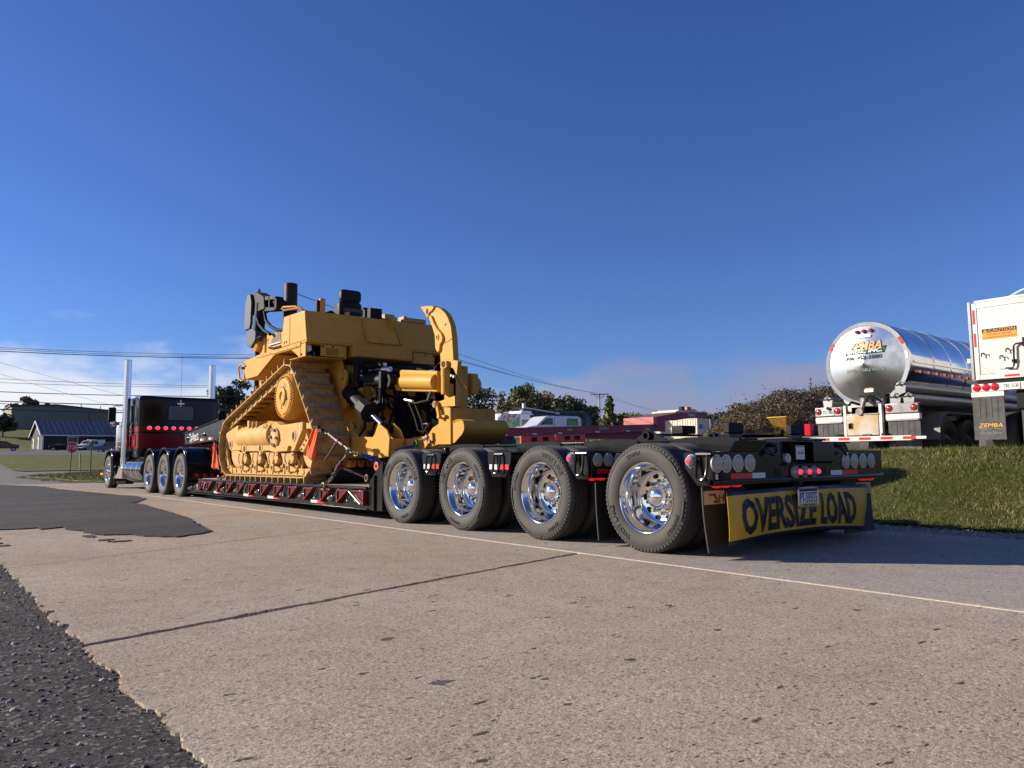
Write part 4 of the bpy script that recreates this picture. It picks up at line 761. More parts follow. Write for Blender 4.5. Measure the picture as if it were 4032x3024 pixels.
for sx in (1, -1):
    X = lambda v: 1.375+(v-1.375)*sx
    m = part('mirror', MB().box((X(-.22), 20.5, 2.18), (.20, .10, .42)), FLATB, TK, .02); part('mirror_arm', MB().tube([(X(.36), 21.0, 2.45), (X(.1), 20.8, 2.47), (X(-.12), 20.55, 2.45), (X(-.22), 20.5, 2.38)], .012, 6), CHR, m)
    part('spot_mirror', MB().lathe([(-.04,.001),(-.035,.05),(.0,.095),(.03,.06),(.05,.001)], (X(-.18), 20.47, 1.92), 'y', 20), CHR, m)
    t = part('fuel_tank', MB().lathe([(17.82,.001),(17.82,.27),(17.84,.295),(19.74,.295),(19.76,.27),(19.76,.001)], (X(.27), 0, .56), 'y', 36), mat('dark_chrome', (.22, .22, .23), .10, 1.0) if sx == 1 else MATS['dark_chrome'], TK)
    for y in (18.15, 18.75, 19.45): part('strap', MB().lathe([(y,.297),(y,.304),(y+.09,.304),(y+.09,.297)], (X(.27), 0, .56), 'y', 36, closed=True), CHR, t)
    part('step_box', MB().prism([(19.80, .30), (20.95, .30), (20.95, .345), (20.50, .42), (20.25, .62), (19.80, .64)], 'x', X(-.04), X(.55)), ALU, TK, .01)
    part('step_tread', MB().bx(min(X(-.06), X(.3)), max(X(-.06), X(.3)), 20.2, 20.98, .30, .33).bx(min(X(.0), X(.3)), max(X(.0), X(.3)), 20.45, 20.9, .62, .66), CHR, TK, .006)
    part('mud_flap', MB().bx(min(X(-.04), X(.5)), max(X(-.04), X(.5)), 20.80, 20.82, .12, .32), FLAP, TK)
part('flap_badge', MB().bx(.02, .28, 20.792, 20.799, .14, .22), GOLD, TK); part('flap_badge', MB().bx(.0, .44, 20.792, 20.799, .265, .295), INKM, TK)
part('clearance_lamp', MB().cyl((-.16, 22.1, .42), (-.10, 22.1, .42), .03, 10), mat('amber_lens', (.9, .45, .05), .3, emit=(1, .4, .05), es=.8), TK)
# ------------------------------------------------------------------ bulldozer
DZ = thing('bulldozer', 'large yellow crawler bulldozer without blade or cab chained on the lowboy deck', 'bulldozer', (1.375, 8.7, .435), world=True)
circ = [(10.68, 1.09, .57), (7.23, 1.03, .505), (7.96, 1.93, .50)]
def track_path():
    segs = []; n = len(circ); tan = []
    for i in range(n):
        a, b = circ[i], circ[(i+1) % n]; d = np.array([b[0]-a[0], b[1]-a[1]]); L_ = np.linalg.norm(d); d /= L_; p = np.array([-d[1], d[0]]); s = (a[2]-b[2])/L_; nv = p*math.sqrt(1-s*s)+d*s
        tan.append((np.array(a[:2])+nv*a[2], np.array(b[:2])+nv*b[2], nv))
    for i in range(n):
        p0, p1, nv = tan[i]; segs.append(('l', p0, p1, nv)); nx = tan[(i+1) % n][2]; c = circ[(i+1) % n]
        a0 = math.atan2(nv[1], nv[0]); a1 = math.atan2(nx[1], nx[0])
        while a1 > a0: a1 -= 2*PI
        segs.append(('a', np.array(c[:2]), c[2], a0, a1))
    return segs
SEG = track_path()
LEN = [np.linalg.norm(s[2]-s[1]) if s[0] == 'l' else s[2]*abs(s[4]-s[3]) for s in SEG]; PER = sum(LEN)
def tpos(u):
    u %= PER
    for s, l in zip(SEG, LEN):
        if u <= l:
            k = u/l
            if s[0] == 'l': return s[1]+(s[2]-s[1])*k, s[3]
            a = s[3]+(s[4]-s[3])*k; nv = np.array([math.cos(a), math.sin(a)]); return s[1]+nv*s[2], nv
        u -= l
    return SEG[0][1], SEG[0][3]
NS = round(PER/.262); PITCH = PER/NS
sh = MB(); hw = .305
sh.prism([(-.132, -.028), (-.132, -.004), (-.118, .0), (.085, .0), (.098, .030), (.104, .086), (.122, .086), (.122, .03), (.126, .004), (.140, -.004), (.140, -.028), (.12, -.03), (.10, -.018), (-.10, -.018)], 'x', -hw, hw)
for x in (-.17, .12):
    for y in (-.06, .025): sh.cyl((x+(.03 if y > 0 else 0), y, 0), (x+(.03 if y > 0 else 0), y, .020), .023, 6, .019)
tips = MB().bx(-hw-.001, hw+.001, .1035, .1225, .083, .0875)
shoe_me = sh.data('track_shoe', YSH, 25); wear_me = tips.data('grouser_edge', GST, 25)
lk = MB()
for x in (-.17, .14):
    lk.prism([(-.135, -.035), (.125, -.035), (.15, -.08), (.13, -.135), (.06, -.15), (-.07, -.15), (-.13, -.12), (-.16, -.08)], 'x', x-.025, x+.025)
    lk.cyl((x-.04, .12, -.09), (x+.04, .12, -.09), .035, 10)
lk.cyl((-.2, .12, -.09), (.17, .12, -.09), .028, 10)
link_me = lk.data('track_link', YD, 30)
for X0 in (.245, 2.505):
    for i in range(NS):
        p, nv = tpos(i*PITCH+.05); q, _ = tpos(i*PITCH+.05+.01)
        d = np.array([nv[1], -nv[0]])
        M = Matrix(((1, 0, 0, X0), (0, d[0], nv[0], p[0]), (0, d[1], nv[1], p[1]), (0, 0, 0, 1)))
        inst('track_shoe', shoe_me, DZ, M)
        if X0 < 1: inst('track_link', link_me, DZ, M)
        if X0 < 1 and tpos(i*PITCH+.05)[1][0] < -.3: inst('grouser_edge', wear_me, DZ, M)
def mir(f):   # call for both sides: x reflected about the machine's centre line
    f(lambda x: x); f(lambda x: 2.75-x)
def pr(mb, poly, f, x0, x1): return mb.prism(poly, 'x', f(x0), f(x1))
FRONT = [(10.966,1.349),(10.289,1.497),(10.314,1.135),(10.099,1.140),(10.101,1.001),(10.695,.999),(10.814,1.145),(10.966,1.276)]
MID = [(10.086,1.131),(9.249,1.124),(8.695,1.105),(8.60,1.45),(8.462,1.484),(8.191,1.409),(7.265,1.430),(7.269,1.300),(7.603,.956),(8.127,.954),(8.391,.937),(8.688,.976),(8.927,.979),(9.056,.923),(9.194,.973),(10.075,.979)]
def hex_bolt(mb, x, y, z, r=.026, h=.03): mb.cyl((x+.004, y, z), (x-h, y, z), r, 6); return mb
def undercarriage(f):
    left = f(0) < 1; sg = -1 if left else 1
    tf = part('track_frame', pr(MB(), MID, f, -.015, .12), YD, DZ, .012)
    part('front_fork', pr(MB(), FRONT, f, -.015, .06), YD, tf, .012)
    part('frame_core', MB().bx(min(f(.12), f(.50)), max(f(.12), f(.50)), 7.6, 10.4, .98, 1.28), YD, tf, .01)
    if left:
        part('recoil_housing', MB().cyl((.14, 10.28, 1.24), (.14, 8.6, 1.26), .215, 28, .245).prism([(10.06, 1.10), (9.95, 1.15), (9.85, 1.33), (9.6, 1.40), (8.60, 1.42), (8.60, 1.10)], 'x', -.03, .1), YD, tf, .03)
        for q in ((-.05, .12, 9.42, 9.47, 1.36, 1.52), (-.05, .12, 9.22, 9.27, 1.36, 1.52), (-.03, .12, 9.66, 9.76, 1.34, 1.55)): part('housing_rib', MB().bx(*q), YD, tf, .01)
        o = part('cover_disc', MB().lathe([(0,.125),(-.04,.125),(-.045,.12),(-.045,.001)], (-.03, 8.77, 1.315), 'x', 24), YD, tf)
        b = MB()
        for k in range(6): hex_bolt(b, -.075, 8.77+.09*math.cos(k*PI/3+.3), 1.315+.09*math.sin(k*PI/3+.3), .018, .015)
        part('cover_bolt', b, YW, o)
        o = part('pivot_cap', MB().lathe([(0,.175),(-.03,.175),(-.036,.165),(-.036,.001)], (-.015, 8.39, 1.205), 'x', 30), YD, tf)
        for a in (35, 75, 145, 180+40, 180+75, 270+55): 
            part('cap_bolt', hex_bolt(MB(), -.051, 8.39+.125*math.cos(math.radians(a+40)), 1.205+.135*math.sin(math.radians(a+40)), .028, .035), GST, o)
        part('cap_sticker', MB().bx(-.054, -.052, 8.36, 8.43, 1.20, 1.24), PLATE, o)
        for y, z, a, c in ((10.67, 1.125, .05, .06), (9.90, 1.028, .05, .06), (9.096, 1.03, .05, .06), (7.615, 1.213, .05, .07)):
            part('tow_hole_boss', MB().lathe([(0, a+.045),(-.008, a+.045),(-.010, a+.035),(-.010, a)], (-.015, y, z), 'x', 20), YD, tf); part('tow_hole', MB().prism([(y+a*math.cos(t), z+c*math.sin(t)) for t in np.linspace(0, 2*PI, 21)[:-1]], 'x', -.0265, -.020), FLATB, tf)
        part('step_ledge', MB().prism([(8.26, 1.05), (7.726, 1.052), (7.779, .958), (8.275, .956)], 'x', -.06, -.01), YD, tf, .01)
        for y0, y1, z0, z1 in ((10.33, 10.36, 1.24, 1.42), (7.36, 7.39, 1.22, 1.40)): part('rivet_strip', MB().bx(-.018, -.0145, y0, y1, z0, z1), mat('pale_strip', (.8, .62, .35), .5) if y0 > 9 else MATS['pale_strip'], tf)
        part('rear_guide', MB().prism([(7.301,1.414),(6.99,1.397),(6.98,1.306),(7.297,1.317)], 'x', .03, .2).prism([(7.42,1.0),(7.34,.94),(7.26,.94),(7.05,1.12),(7.16,1.25),(7.2,1.15)], 'x', .0, .1), YD, tf, .01)
        for y, z in ((7.33, .99), (7.24, 1.06), (7.16, 1.13)): part('guide_bolt', hex_bolt(MB(), .0, y, z, .02, .02), GST, tf)
    for yc, zc, r in ((10.68, 1.09, .42), (7.23, 1.03, .355)):
        part('idler', MB().lathe([(f(.14), .05), (f(.14), r*.7), (f(.12), r*.8), (f(.12), r-.03), (f(.13), r), (f(.19), r), (f(.19), r+.03), (f(.30), r+.03), (f(.30), r), (f(.36), r), (f(.36), .05)], (0, yc, zc), 'x', 40, closed=True), YD, DZ)
    for y in (10.13, 9.78, 9.41, 9.05, 8.66, 8.30, 7.94, 7.66):
        o = part('track_roller', MB().lathe([(f(.06), .03), (f(.06), .07), (f(.08), .085), (f(.10), .085), (f(.10), .145), (f(.125), .150), (f(.125), .115), (f(.36), .115), (f(.36), .15), (f(.40), .15), (f(.40), .03)], (0, y, .755), 'x', 24, closed=True), YD, DZ)
    if left:
        for y in (9.876, 9.15, 8.374, 7.702):
            o = part('bogie_cap', MB().prism([(y+.10, .80), (y+.11, .86), (y+.04, .95), (y-.05, .93), (y-.10, .84), (y-.04, .76), (y+.05, .74)], 'x', -.01, .07), YD, DZ, .015)
            part('cap_bolt', hex_bolt(hex_bolt(MB(), -.01, y+.06, .80, .015, .012), -.01, y-.03, .90, .015, .012), GST, o)
        for k, p in enumerate(([(10.437,.969),(10.031,.965),(10.089,.731),(10.292,.748),(10.510,.908)], [(9.70,.953),(9.270,.953),(9.324,.725),(9.534,.741),(9.615,.88)], [(8.92,.950),(8.484,.942),(8.556,.727),(8.748,.743),(8.83,.88)], [(8.20,.938),(7.764,.931),(7.870,.737),(8.08,.745),(8.13,.86)])):
            o = part('bogie', MB().prism(p, 'x', .0, .06), YD, DZ, .012); yc = (p[1][0]+p[0][0])/2-.03
            part('bogie_slot', MB().prism([(yc+.05, .78), (yc+.07, .86), (yc+.045, .93), (yc-.01, .94), (yc-.01, .92), (yc+.02, .91), (yc+.04, .86), (yc+.02, .80), (yc-.02, .77), (yc-.02, .75)], 'x', -.003, .0), FLATB, o)
        for y in (10.091, 9.361, 8.563, 7.896):
            o = part('roller_guard', MB().prism([(y+.07, .745), (y-.07, .745), (y-.07, .62), (y+.07, .62)], 'x', -.01, .02).prism([(y-.07, .72), (y-.35, .66), (y-.30, .62), (y-.07, .62)], 'x', .01, .06), YD, DZ, .008); part('guard_slot', MB().bx(-.0125, -.0095, y-.035, y+.03, .645, .715), FLATB, o)
    part('sprocket', MB().lathe([(f(.17), .25), (f(.17), .335), (f(.33), .335), (f(.33), .25)], (0, 7.96, 1.90), 'x', 40, closed=True), YW, DZ)
    fd = part('final_drive', MB().lathe([(f(.55), .40), (f(.02), .40), (f(-.03), .385), (f(-.05), .365), (f(-.05), .001)], (0, 7.96, 1.885), 'x', 56), Y_, DZ)
    if left:
        part('drive_cover', MB().lathe([(-.05, .315), (-.075, .305), (-.082, .28), (-.075, .20), (-.07, .15)], (0, 7.96, 1.885), 'x', 48), Y_, fd)
        part('drive_hub', MB().lathe([(-.05,.15),(-.10,.145),(-.105,.135),(-.105,.085),(-.085,.07),(-.075,.001)], (0, 7.96, 1.885), 'x', 36), Y_, fd)
        for k in range(44):
            a = 2*PI*k/44; part('drive_bolt', hex_bolt(MB(), -.052, 7.96+.343*math.cos(a), 1.885+.343*math.sin(a), .015, .026), Y_, fd)
        hb = MB()
        for a, r in ((100, .17), (107, .205), (190, .175), (197, .20), (285, .17), (280, .2), (20, .16), (330, .17), (60, .17)): hb.cyl((-.079, 7.96+r*math.cos(math.radians(a)), 1.885+r*math.sin(math.radians(a))), (-.0835, 7.96+r*math.cos(math.radians(a)), 1.885+r*math.sin(math.radians(a))), .014, 10)
        part('bolt_hole', hb, FLATB, fd)
        part('cover_recess', MB().lathe([(-.0795, .165),(-.0825, .172),(-.0825, .20),(-.0795, .208)], (0, 7.96, 1.885), 'x', 10, a0=1.3, a1=2.1).lathe([(-.0795, .165),(-.0825, .172),(-.0825, .20),(-.0795, .208)], (0, 7.96, 1.885), 'x', 10, a0=3.6, a1=4.3), YW, fd)
    part('drive_case', MB().cyl((f(.5), 7.96, 1.885), (f(.95), 7.96, 1.8), .36, 30), Y_, DZ)
mir(undercarriage)
# main frame, engine and transmission case
part('main_case', MB().prism([(7.35, .80), (7.25, 1.1), (7.25, 2.0), (7.5, 2.45), (11.2, 2.3), (11.2, 1.0), (10.8, .8)], 'x', .85, 1.90), Y_, DZ, .03)
part('rear_case', MB().prism([(.83, 1.0), (.83, 2.0), (.95, 2.15), (1.8, 2.15), (1.92, 2.0), (1.92, 1.0), (1.7, .85), (1.05, .85)], 'y', 6.95, 7.4), Y_, DZ, .02)
cp = part('access_cover', MB().bx(1.05, 1.50, 6.915, 6.95, 1.62, 1.95), Y_, DZ, .008); b = MB()
for x in np.linspace(1.08, 1.47, 6):
    for z in (1.645, 1.925): b.cyl((x, 6.916, z), (x, 6.902, z), .012, 6)
part('cover_bolt', b, YW, cp)
for x0 in (1.0, 1.35): part('tow_block', MB().prism([(6.95, .92), (6.60, .95), (6.55, 1.05), (6.62, 1.2), (6.95, 1.3)], 'x', x0, x0+.12), Y_, DZ, .02)
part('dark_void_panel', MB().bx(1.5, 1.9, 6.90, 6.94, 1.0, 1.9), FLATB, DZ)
# fenders
def fenders(f):
    left = f(0) < 1
    fd = part('fender', pr(pr(MB(), [(10.108,2.56),(10.105,2.685),(9.98,2.725),(9.169,2.752),(7.43,2.752),(7.43,2.672),(8.557,2.671),(9.381,2.360),(9.979,2.351)], f, .0, .03), [(10.105,2.68),(9.98,2.725),(7.43,2.752),(7.43,2.72),(9.97,2.69)], f, .03, .80), Y_, DZ, .008)
    part('fender_front', pr(MB(), [(10.105,2.36),(10.105,2.70),(10.07,2.70),(10.07,2.36)], f, .0, .6), Y_, fd, .01)
    part('fender_floor', pr(MB(), [(8.56,2.66),(9.385,2.352),(9.98,2.343),(9.98,2.36),(9.39,2.37),(8.56,2.68)], f, .03, .65), Y_, fd)
    part('edge_strip', pr(MB(), [(9.45,2.700),(9.45,2.745),(7.425,2.756),(7.425,2.690),(9.20,2.692)], f, -.012, .0), Y_, fd, .003)
    part('corner_gusset', pr(MB(), [(7.801,2.667),(7.423,2.666),(7.427,2.492)], f, -.008, .004), Y_, fd, .002)
    part('inner_fender', pr(MB(), [(8.9,2.70),(7.40,2.70),(7.36,2.50),(7.2,2.2),(7.45,1.9),(8.9,2.2)], f, .68, .72), Y_, fd)
    if left:
        b = MB()
        for y in (9.1, 8.72, 8.35, 7.98, 7.6): b.cyl((-.012, y, 2.722), (-.02, y, 2.722), .013, 8)
        b.cyl((-.008, 7.62, 2.61), (-.014, 7.62, 2.61), .016, 8); part('edge_bolt', b, YW, fd)
    part('grab_handle', MB().tube([(f(-.01), 9.99, 2.60), (f(-.03), 10.12, 2.655), (f(-.03), 10.24, 2.64), (f(-.03), 10.30, 2.58), (f(-.03), 10.22, 2.37), (f(-.03), 10.12, 2.33), (f(-.01), 9.99, 2.36)], .018, 8), YW if 0 else Y_, fd, 0, 50)
    if left: part('handle_latch', MB().bx(-.04, .0, 10.07, 10.16, 2.56, 2.60), FLATB, fd, .004)
mir(fenders)
# rear fuel tank
TZ = [(0.0, 7.22), (2.75, 7.22)]
tk = part('fuel_tank', MB().add([(.0,8.28,2.762),(.0,7.19,2.762),(.0,7.225,2.86),(.0,7.30,3.275),(.0,8.18,3.29),(2.75,8.28,2.762),(2.75,7.19,2.762),(2.75,7.225,2.86),(2.75,7.30,3.275),(2.75,8.18,3.29)], [(0,1,2,3,4),(9,8,7,6,5),(0,5,6,1),(1,6,7,2),(2,7,8,3),(3,8,9,4),(4,9,5,0)]), Y_, DZ, .018, seg=3)
part('tank_seam', MB().add([(-.004,7.905,3.27),(-.004,7.90,2.775),(-.004,7.888,2.775),(-.004,7.893,3.27),(.002,7.905,3.27),(.002,7.90,2.775),(.002,7.888,2.775),(.002,7.893,3.27)], [(0,1,2,3),(7,6,5,4),(0,4,5,1),(1,5,6,2),(2,6,7,3),(3,7,4,0)]), FLATB, tk)
b = MB(); b.cyl((-.001, 8.12, 2.83), (-.006, 8.12, 2.83), .02, 10).cyl((-.001, 8.03, 2.835), (-.006, 8.03, 2.835), .02, 10); part('tank_bolt', b, FLATB, tk)
for x, tw in ((1.02, 0), (1.62, .12)):
    part('tank_rib', MB().add([(x,7.295,3.27),(x+.03,7.295,3.27),(x+.10+tw*.5,7.205,2.82),(x+.07+tw*.5,7.205,2.82),(x,7.255,3.25),(x+.03,7.255,3.25),(x+.10+tw*.5,7.17,2.84),(x+.07+tw*.5,7.17,2.84)], [(0,1,2,3),(7,6,5,4),(0,4,5,1),(1,5,6,2),(2,6,7,3),(3,7,4,0)]), Y_, tk)
part('tank_recess', MB().add([(1.05,7.27,3.24),(1.60,7.27,3.26),(1.72,7.19,2.82),(1.12,7.19,2.82),(1.05,7.24,3.24),(1.60,7.24,3.26),(1.72,7.16,2.82),(1.12,7.16,2.82)], [(0,1,2,3),(7,6,5,4),(0,4,5,1),(1,5,6,2),(2,6,7,3),(3,7,4,0)]), Y_, tk)
part('tank_fin', MB().prism([(7.30, 3.285), (7.04, 3.285), (7.26, 2.98)], 'x', 1.56, 1.60), Y_, tk)
part('tank_apron', MB().bx(.80, 1.97, 7.13, 7.9, 2.545, 2.765), Y_, tk, .025)
part('rear_shelf', MB().bx(.0, 2.75, 7.20, 7.9, 2.735, 2.762), Y_, tk, .004)
def cabinets(f):
    left = f(0) < 1
    a, b_ = sorted((f(.0), f(.72)))
    bay = part('rear_cabinet', MB().bx(a, b_, 7.26, 7.9, 2.50, 2.515).bx(a, b_, 7.24, 7.9, 2.715, 2.735).bx(a, b_, 7.50, 7.52, 2.51, 2.72), Y_, DZ, .006)
    part('cabinet_back', MB().bx(a+.03, b_-.03, 7.48, 7.495, 2.52, 2.71), FLATB, bay)
    a, b_ = sorted((f(.26), f(.70)))
    part('cabinet_side', MB().bx(*sorted((f(.70), f(.72))), 7.22, 7.9, 2.50, 2.735).bx(*sorted((f(.02), f(.0))), 7.24, 7.5, 2.50, 2.735), Y_, bay, .004)
    d = part('cabinet_door', MB().bx(a, b_, 7.225, 7.25, 2.525, 2.715), Y_, bay, .006)
    if left:
        gm = MB()
        for i in range(10):
            for j in range(6): gm.cyl((.36+i*.022+(j % 2)*.011, 7.226, 2.555+j*.020), (.36+i*.022+(j % 2)*.011, 7.2225, 2.555+j*.020), .0075, 6)
        part('grille_hole', gm, FLATB, d, kind='stuff')
        part('door_latch', MB().cyl((.29, 7.226, 2.69), (.29, 7.220, 2.69), .017, 12).cyl((.47, 7.226, 2.69), (.47, 7.220, 2.69), .017, 12), FLATB, d)
        l = part('work_lamp', MB().lathe([(7.27,.001),(7.275,.05),(7.30,.068),(7.34,.07),(7.42,.04)], (.07, 0, 2.645), 'y', 24), LGLS, bay); part('lamp_bracket', MB().bx(.0, .24, 7.36, 7.44, 2.525, 2.565).bx(.16, .20, 7.30, 7.36, 2.53, 2.60), GRYP, bay, .004)
    else: part('door_latch', MB().cyl((2.30, 7.226, 2.69), (2.30, 7.220, 2.69), .017, 12).cyl((2.46, 7.226, 2.69), (2.46, 7.220, 2.69), .017, 12), FLATB, d)
mir(cabinets)
part('tank_top_parts', MB().bx(1.55, 1.75, 7.4, 7.55, 3.28, 3.40).bx(1.95, 2.35, 7.3, 7.5, 3.28, 3.36).bx(1.88, 1.95, 7.3, 7.5, 3.28, 3.38), YW, DZ, .006)
part('tank_top_box', MB().bx(1.22, 1.45, 7.32, 7.44, 3.28, 3.46).prism([(7.4, 3.28), (7.4, 3.31), (7.6, 3.38), (7.6, 3.28)], 'x', 1.5, 1.75), FLATB, DZ, .006)
# platform, seat, controls
part('platform', MB().bx(.55, 2.2, 8.1, 9.6, 2.75, 3.32), Y_, DZ, .01)
part('seat_base', MB().bx(1.2, 1.65, 8.5, 9.0, 3.32, 3.5), FLATB, DZ, .03)
st = part('seat', MB().prism(rrect(1.185, 1.655, 3.40, 3.79, .09, 6), 'y', 8.46, 8.60), SEAT, DZ, .04, seg=4)
part('seat_cushion', MB().bx(1.22, 1.62, 8.5, 8.9, 3.36, 3.46), SEAT, st, .05, seg=4)
part('headrest', MB().prism(rrect(1.21, 1.63, 3.765, 4.00, .07, 6), 'y', 8.44, 8.57), SEAT, st, .035, seg=4)
part('headrest_post', MB().cyl((1.28, 8.5, 3.7), (1.28, 8.5, 3.8), .012, 8).cyl((1.57, 8.5, 3.7), (1.57, 8.5, 3.8), .012, 8), FLATB, st)
part('seat_pocket', MB().bx(1.26, 1.60, 8.435, 8.462, 3.575, 3.645), GRYP, st, .01); part('seat_frame', MB().bx(1.27, 1.59, 8.44, 8.465, 3.42, 3.72), FLATB, st, .01)
part('seat_bracket', MB().bx(1.28, 1.36, 8.38, 8.46, 3.45, 3.56), Y_, st, .01)
part('control_tower', MB().bx(.66, .76, 8.15, 8.21, 3.30, 3.70).bx(.66, .73, 8.21, 8.25, 3.36, 3.42), Y_, DZ, .006); part('control_panel', MB().bx(.60, .66, 8.16, 8.22, 3.42, 3.66), FLATB, DZ, .006)
part('loose_harness', MB().tube([(.45, 8.4, 3.40), (.55, 8.35, 3.42), (.70, 8.30, 3.40), (.8, 8.3, 3.41)], .022, 7).tube([(.85, 8.35, 3.46), (.95, 8.3, 3.50), (1.02, 8.3, 3.45), (1.05, 8.25, 3.38), (1.15, 8.2, 3.33)], .035, 8).bx(.82, 1.0, 8.3, 8.5, 3.34, 3.47).tube([(.9, 8.3, 3.47), (.92, 8.3, 3.52), (.94, 8.28, 3.50)], .01, 5).bx(.55, .72, 8.5, 8.6, 3.38, 3.48), FLATB, DZ)
part('copper_end', MB().cyl((.40, 8.42, 3.40), (.46, 8.39, 3.40), .02, 8), mat('copper_tip', (.35, .14, .06), .5), DZ)
part('handrail', MB().tube([(.42, 8.65, 3.60), (.30, 8.95, 3.62), (.28, 8.98, 3.60), (.30, 8.93, 3.56), (.44, 8.60, 3.56)], .020, 8).tube([(.41, 8.68, 3.595), (.46, 8.55, 3.56), (.52, 8.45, 3.42), (.58, 8.4, 3.36), (.62, 8.38, 3.30)], .022, 8), Y_, DZ, 0, 50)
# bonnet, exhaust, radiator guard
HB = part('bonnet', MB().prism([(8.6, 2.74), (8.6, 3.26), (9.5, 3.25), (10.20, 3.29), (10.20, 2.74)], 'x', .47, 2.28), Y_, DZ, .02)
part('bonnet_screen', MB().add([(.462,9.95,3.08),(.462,9.80,3.24),(.462,9.46,3.22),(.462,9.45,3.07),(.468,9.95,3.08),(.468,9.80,3.24),(.468,9.46,3.22),(.468,9.45,3.07)], [(0,1,2,3),(7,6,5,4),(0,4,5,1),(1,5,6,2),(2,6,7,3),(3,7,4,0)]), mat('perforated_screen', (.20, .12, .05), .7, col2=(.06, .04, .02), vs=70), HB)
part('bonnet_lip', MB().bx(.44, .47, 9.40, 10.0, 3.035, 3.06), TWHT, HB); part('bonnet_hose', MB().tube([(.45, 10.0, 3.0), (.44, 9.8, 2.97), (.44, 9.6, 2.95), (.45, 9.4, 2.96)], .022, 7), FLATB, HB)
b = MB()
for y, z in ((9.8, 2.98), (9.7, 2.99), (9.6, 3.24), (9.48, 3.245), (10.1, 3.1)): b.cyl((.47, y, z), (.463, y, z), .014, 8)
part('bonnet_bolt', b, FLATB, HB)
part('radiator_core', MB().bx(.60, 2.15, 10.785, 10.80, 1.65, 3.1).bx(.7, 2.05, 11.205, 11.22, 1.0, 2.2), FLATB, DZ)
part('radiator_guard', MB().prism([(10.21, 1.6), (10.21, 3.25), (10.55, 3.30), (10.78, 3.25), (10.78, 1.6)], 'x', .44, 2.31), Y_, DZ, .05, seg=3); part('trunnion_boss', MB().lathe([(.44,.16),(.36,.14),(.34,.10),(.34,.001)], (0, 10.52, 3.12), 'x', 24).lathe([(2.31,.16),(2.39,.14),(2.41,.10),(2.41,.001)], (0, 10.52, 3.12), 'x', 24), Y_, DZ)
ex = part('exhaust_stack', MB().cyl((.9, 10.08, 3.25), (.9, 10.08, 4.34), .132, 28, cap=False), DGRY, DZ); part('stack_bore', MB().lathe([(4.34,.132),(4.345,.128),(4.34,.122),(4.0,.122)], (.9, 10.08, 0), 'z', 28), FLATB, ex)
def lift(f):
    left = f(0) < 1
    c = part('lift_cylinder', MB().cyl((f(.42), 10.70, 2.0), (f(.42), 10.70, 3.20), .05, 16).cyl((f(.42), 10.66, 3.30), (f(.42), 10.55, 3.95), .11, 20), FLATB, DZ)
    part('cylinder_cap', pr(MB(), [(11.0,3.42),(11.05,3.36),(10.98,3.12),(10.75,3.05),(10.5,3.18),(10.5,3.36),(10.7,3.45)], f, .30, .55), GRYP, c, .02)
    part('cylinder_guard', pr(MB(), [(11.06,3.98),(10.95,4.16),(10.80,4.16),(10.72,3.98),(10.74,3.55),(10.80,3.45),(11.08,3.45),(11.10,3.6)], f, .28, .33), GRYP, c, .008)
    part('guard_box', pr(MB(), [(11.0,3.96),(10.96,4.18),(10.62,4.18),(10.22,4.02),(10.15,3.76),(11.0,3.76)], f, .34, .56), FLATB, c, .012)
    br = part('lamp_bracket', pr(pr(pr(pr(MB(), [(10.20,4.02),(9.66,3.93),(9.66,3.87),(10.2,3.94)], f, .36, .52), [(10.20,3.80),(9.70,3.72),(9.70,3.66),(10.2,3.72)], f, .36, .52), [(9.72,3.93),(9.60,3.86),(9.60,3.72),(9.66,3.66),(9.70,3.68),(9.68,3.88)], f, .36, .52), [(10.0,3.98),(9.95,3.97),(9.95,3.75),(10.0,3.75)], f, .36, .52), FLATB, c, .004)
    part('work_lamp', MB().lathe([(9.78,.001),(9.80,.05),(9.84,.055),(9.90,.03)], (f(.44), 0, 3.84), 'y', 16), FLATB, c)
    part('cylinder_hose', MB().tube([(f(.40), 10.30, 3.74), (f(.40), 10.22, 3.55), (f(.41), 10.0, 3.40), (f(.44), 9.75, 3.30), (f(.5), 9.55, 3.26)], .032, 8).tube([(f(.36), 10.62, 3.72), (f(.35), 10.45, 3.50), (f(.36), 10.2, 3.34), (f(.40), 9.98, 3.24)], .034, 8).tube([(f(.34), 10.70, 3.5), (f(.32), 10.55, 3.3), (f(.33), 10.5, 3.22), (f(.36), 10.35, 3.25)], .012, 6), HOSE, c, 0, 50)
    c.location.y -= .15
    t = MB()
    for k in range(6): t.bx(*sorted((f(.34+.03*k), f(.36+.03*k))), 10.5+.06*k, 10.54+.06*k, 4.18, 4.21)
    part('wire_tie', t.tube([(f(.4), 10.75, 4.19), (f(.42), 10.68, 4.26), (f(.44), 10.6, 4.20)], .008, 5), FLATB, c)
mir(lift)
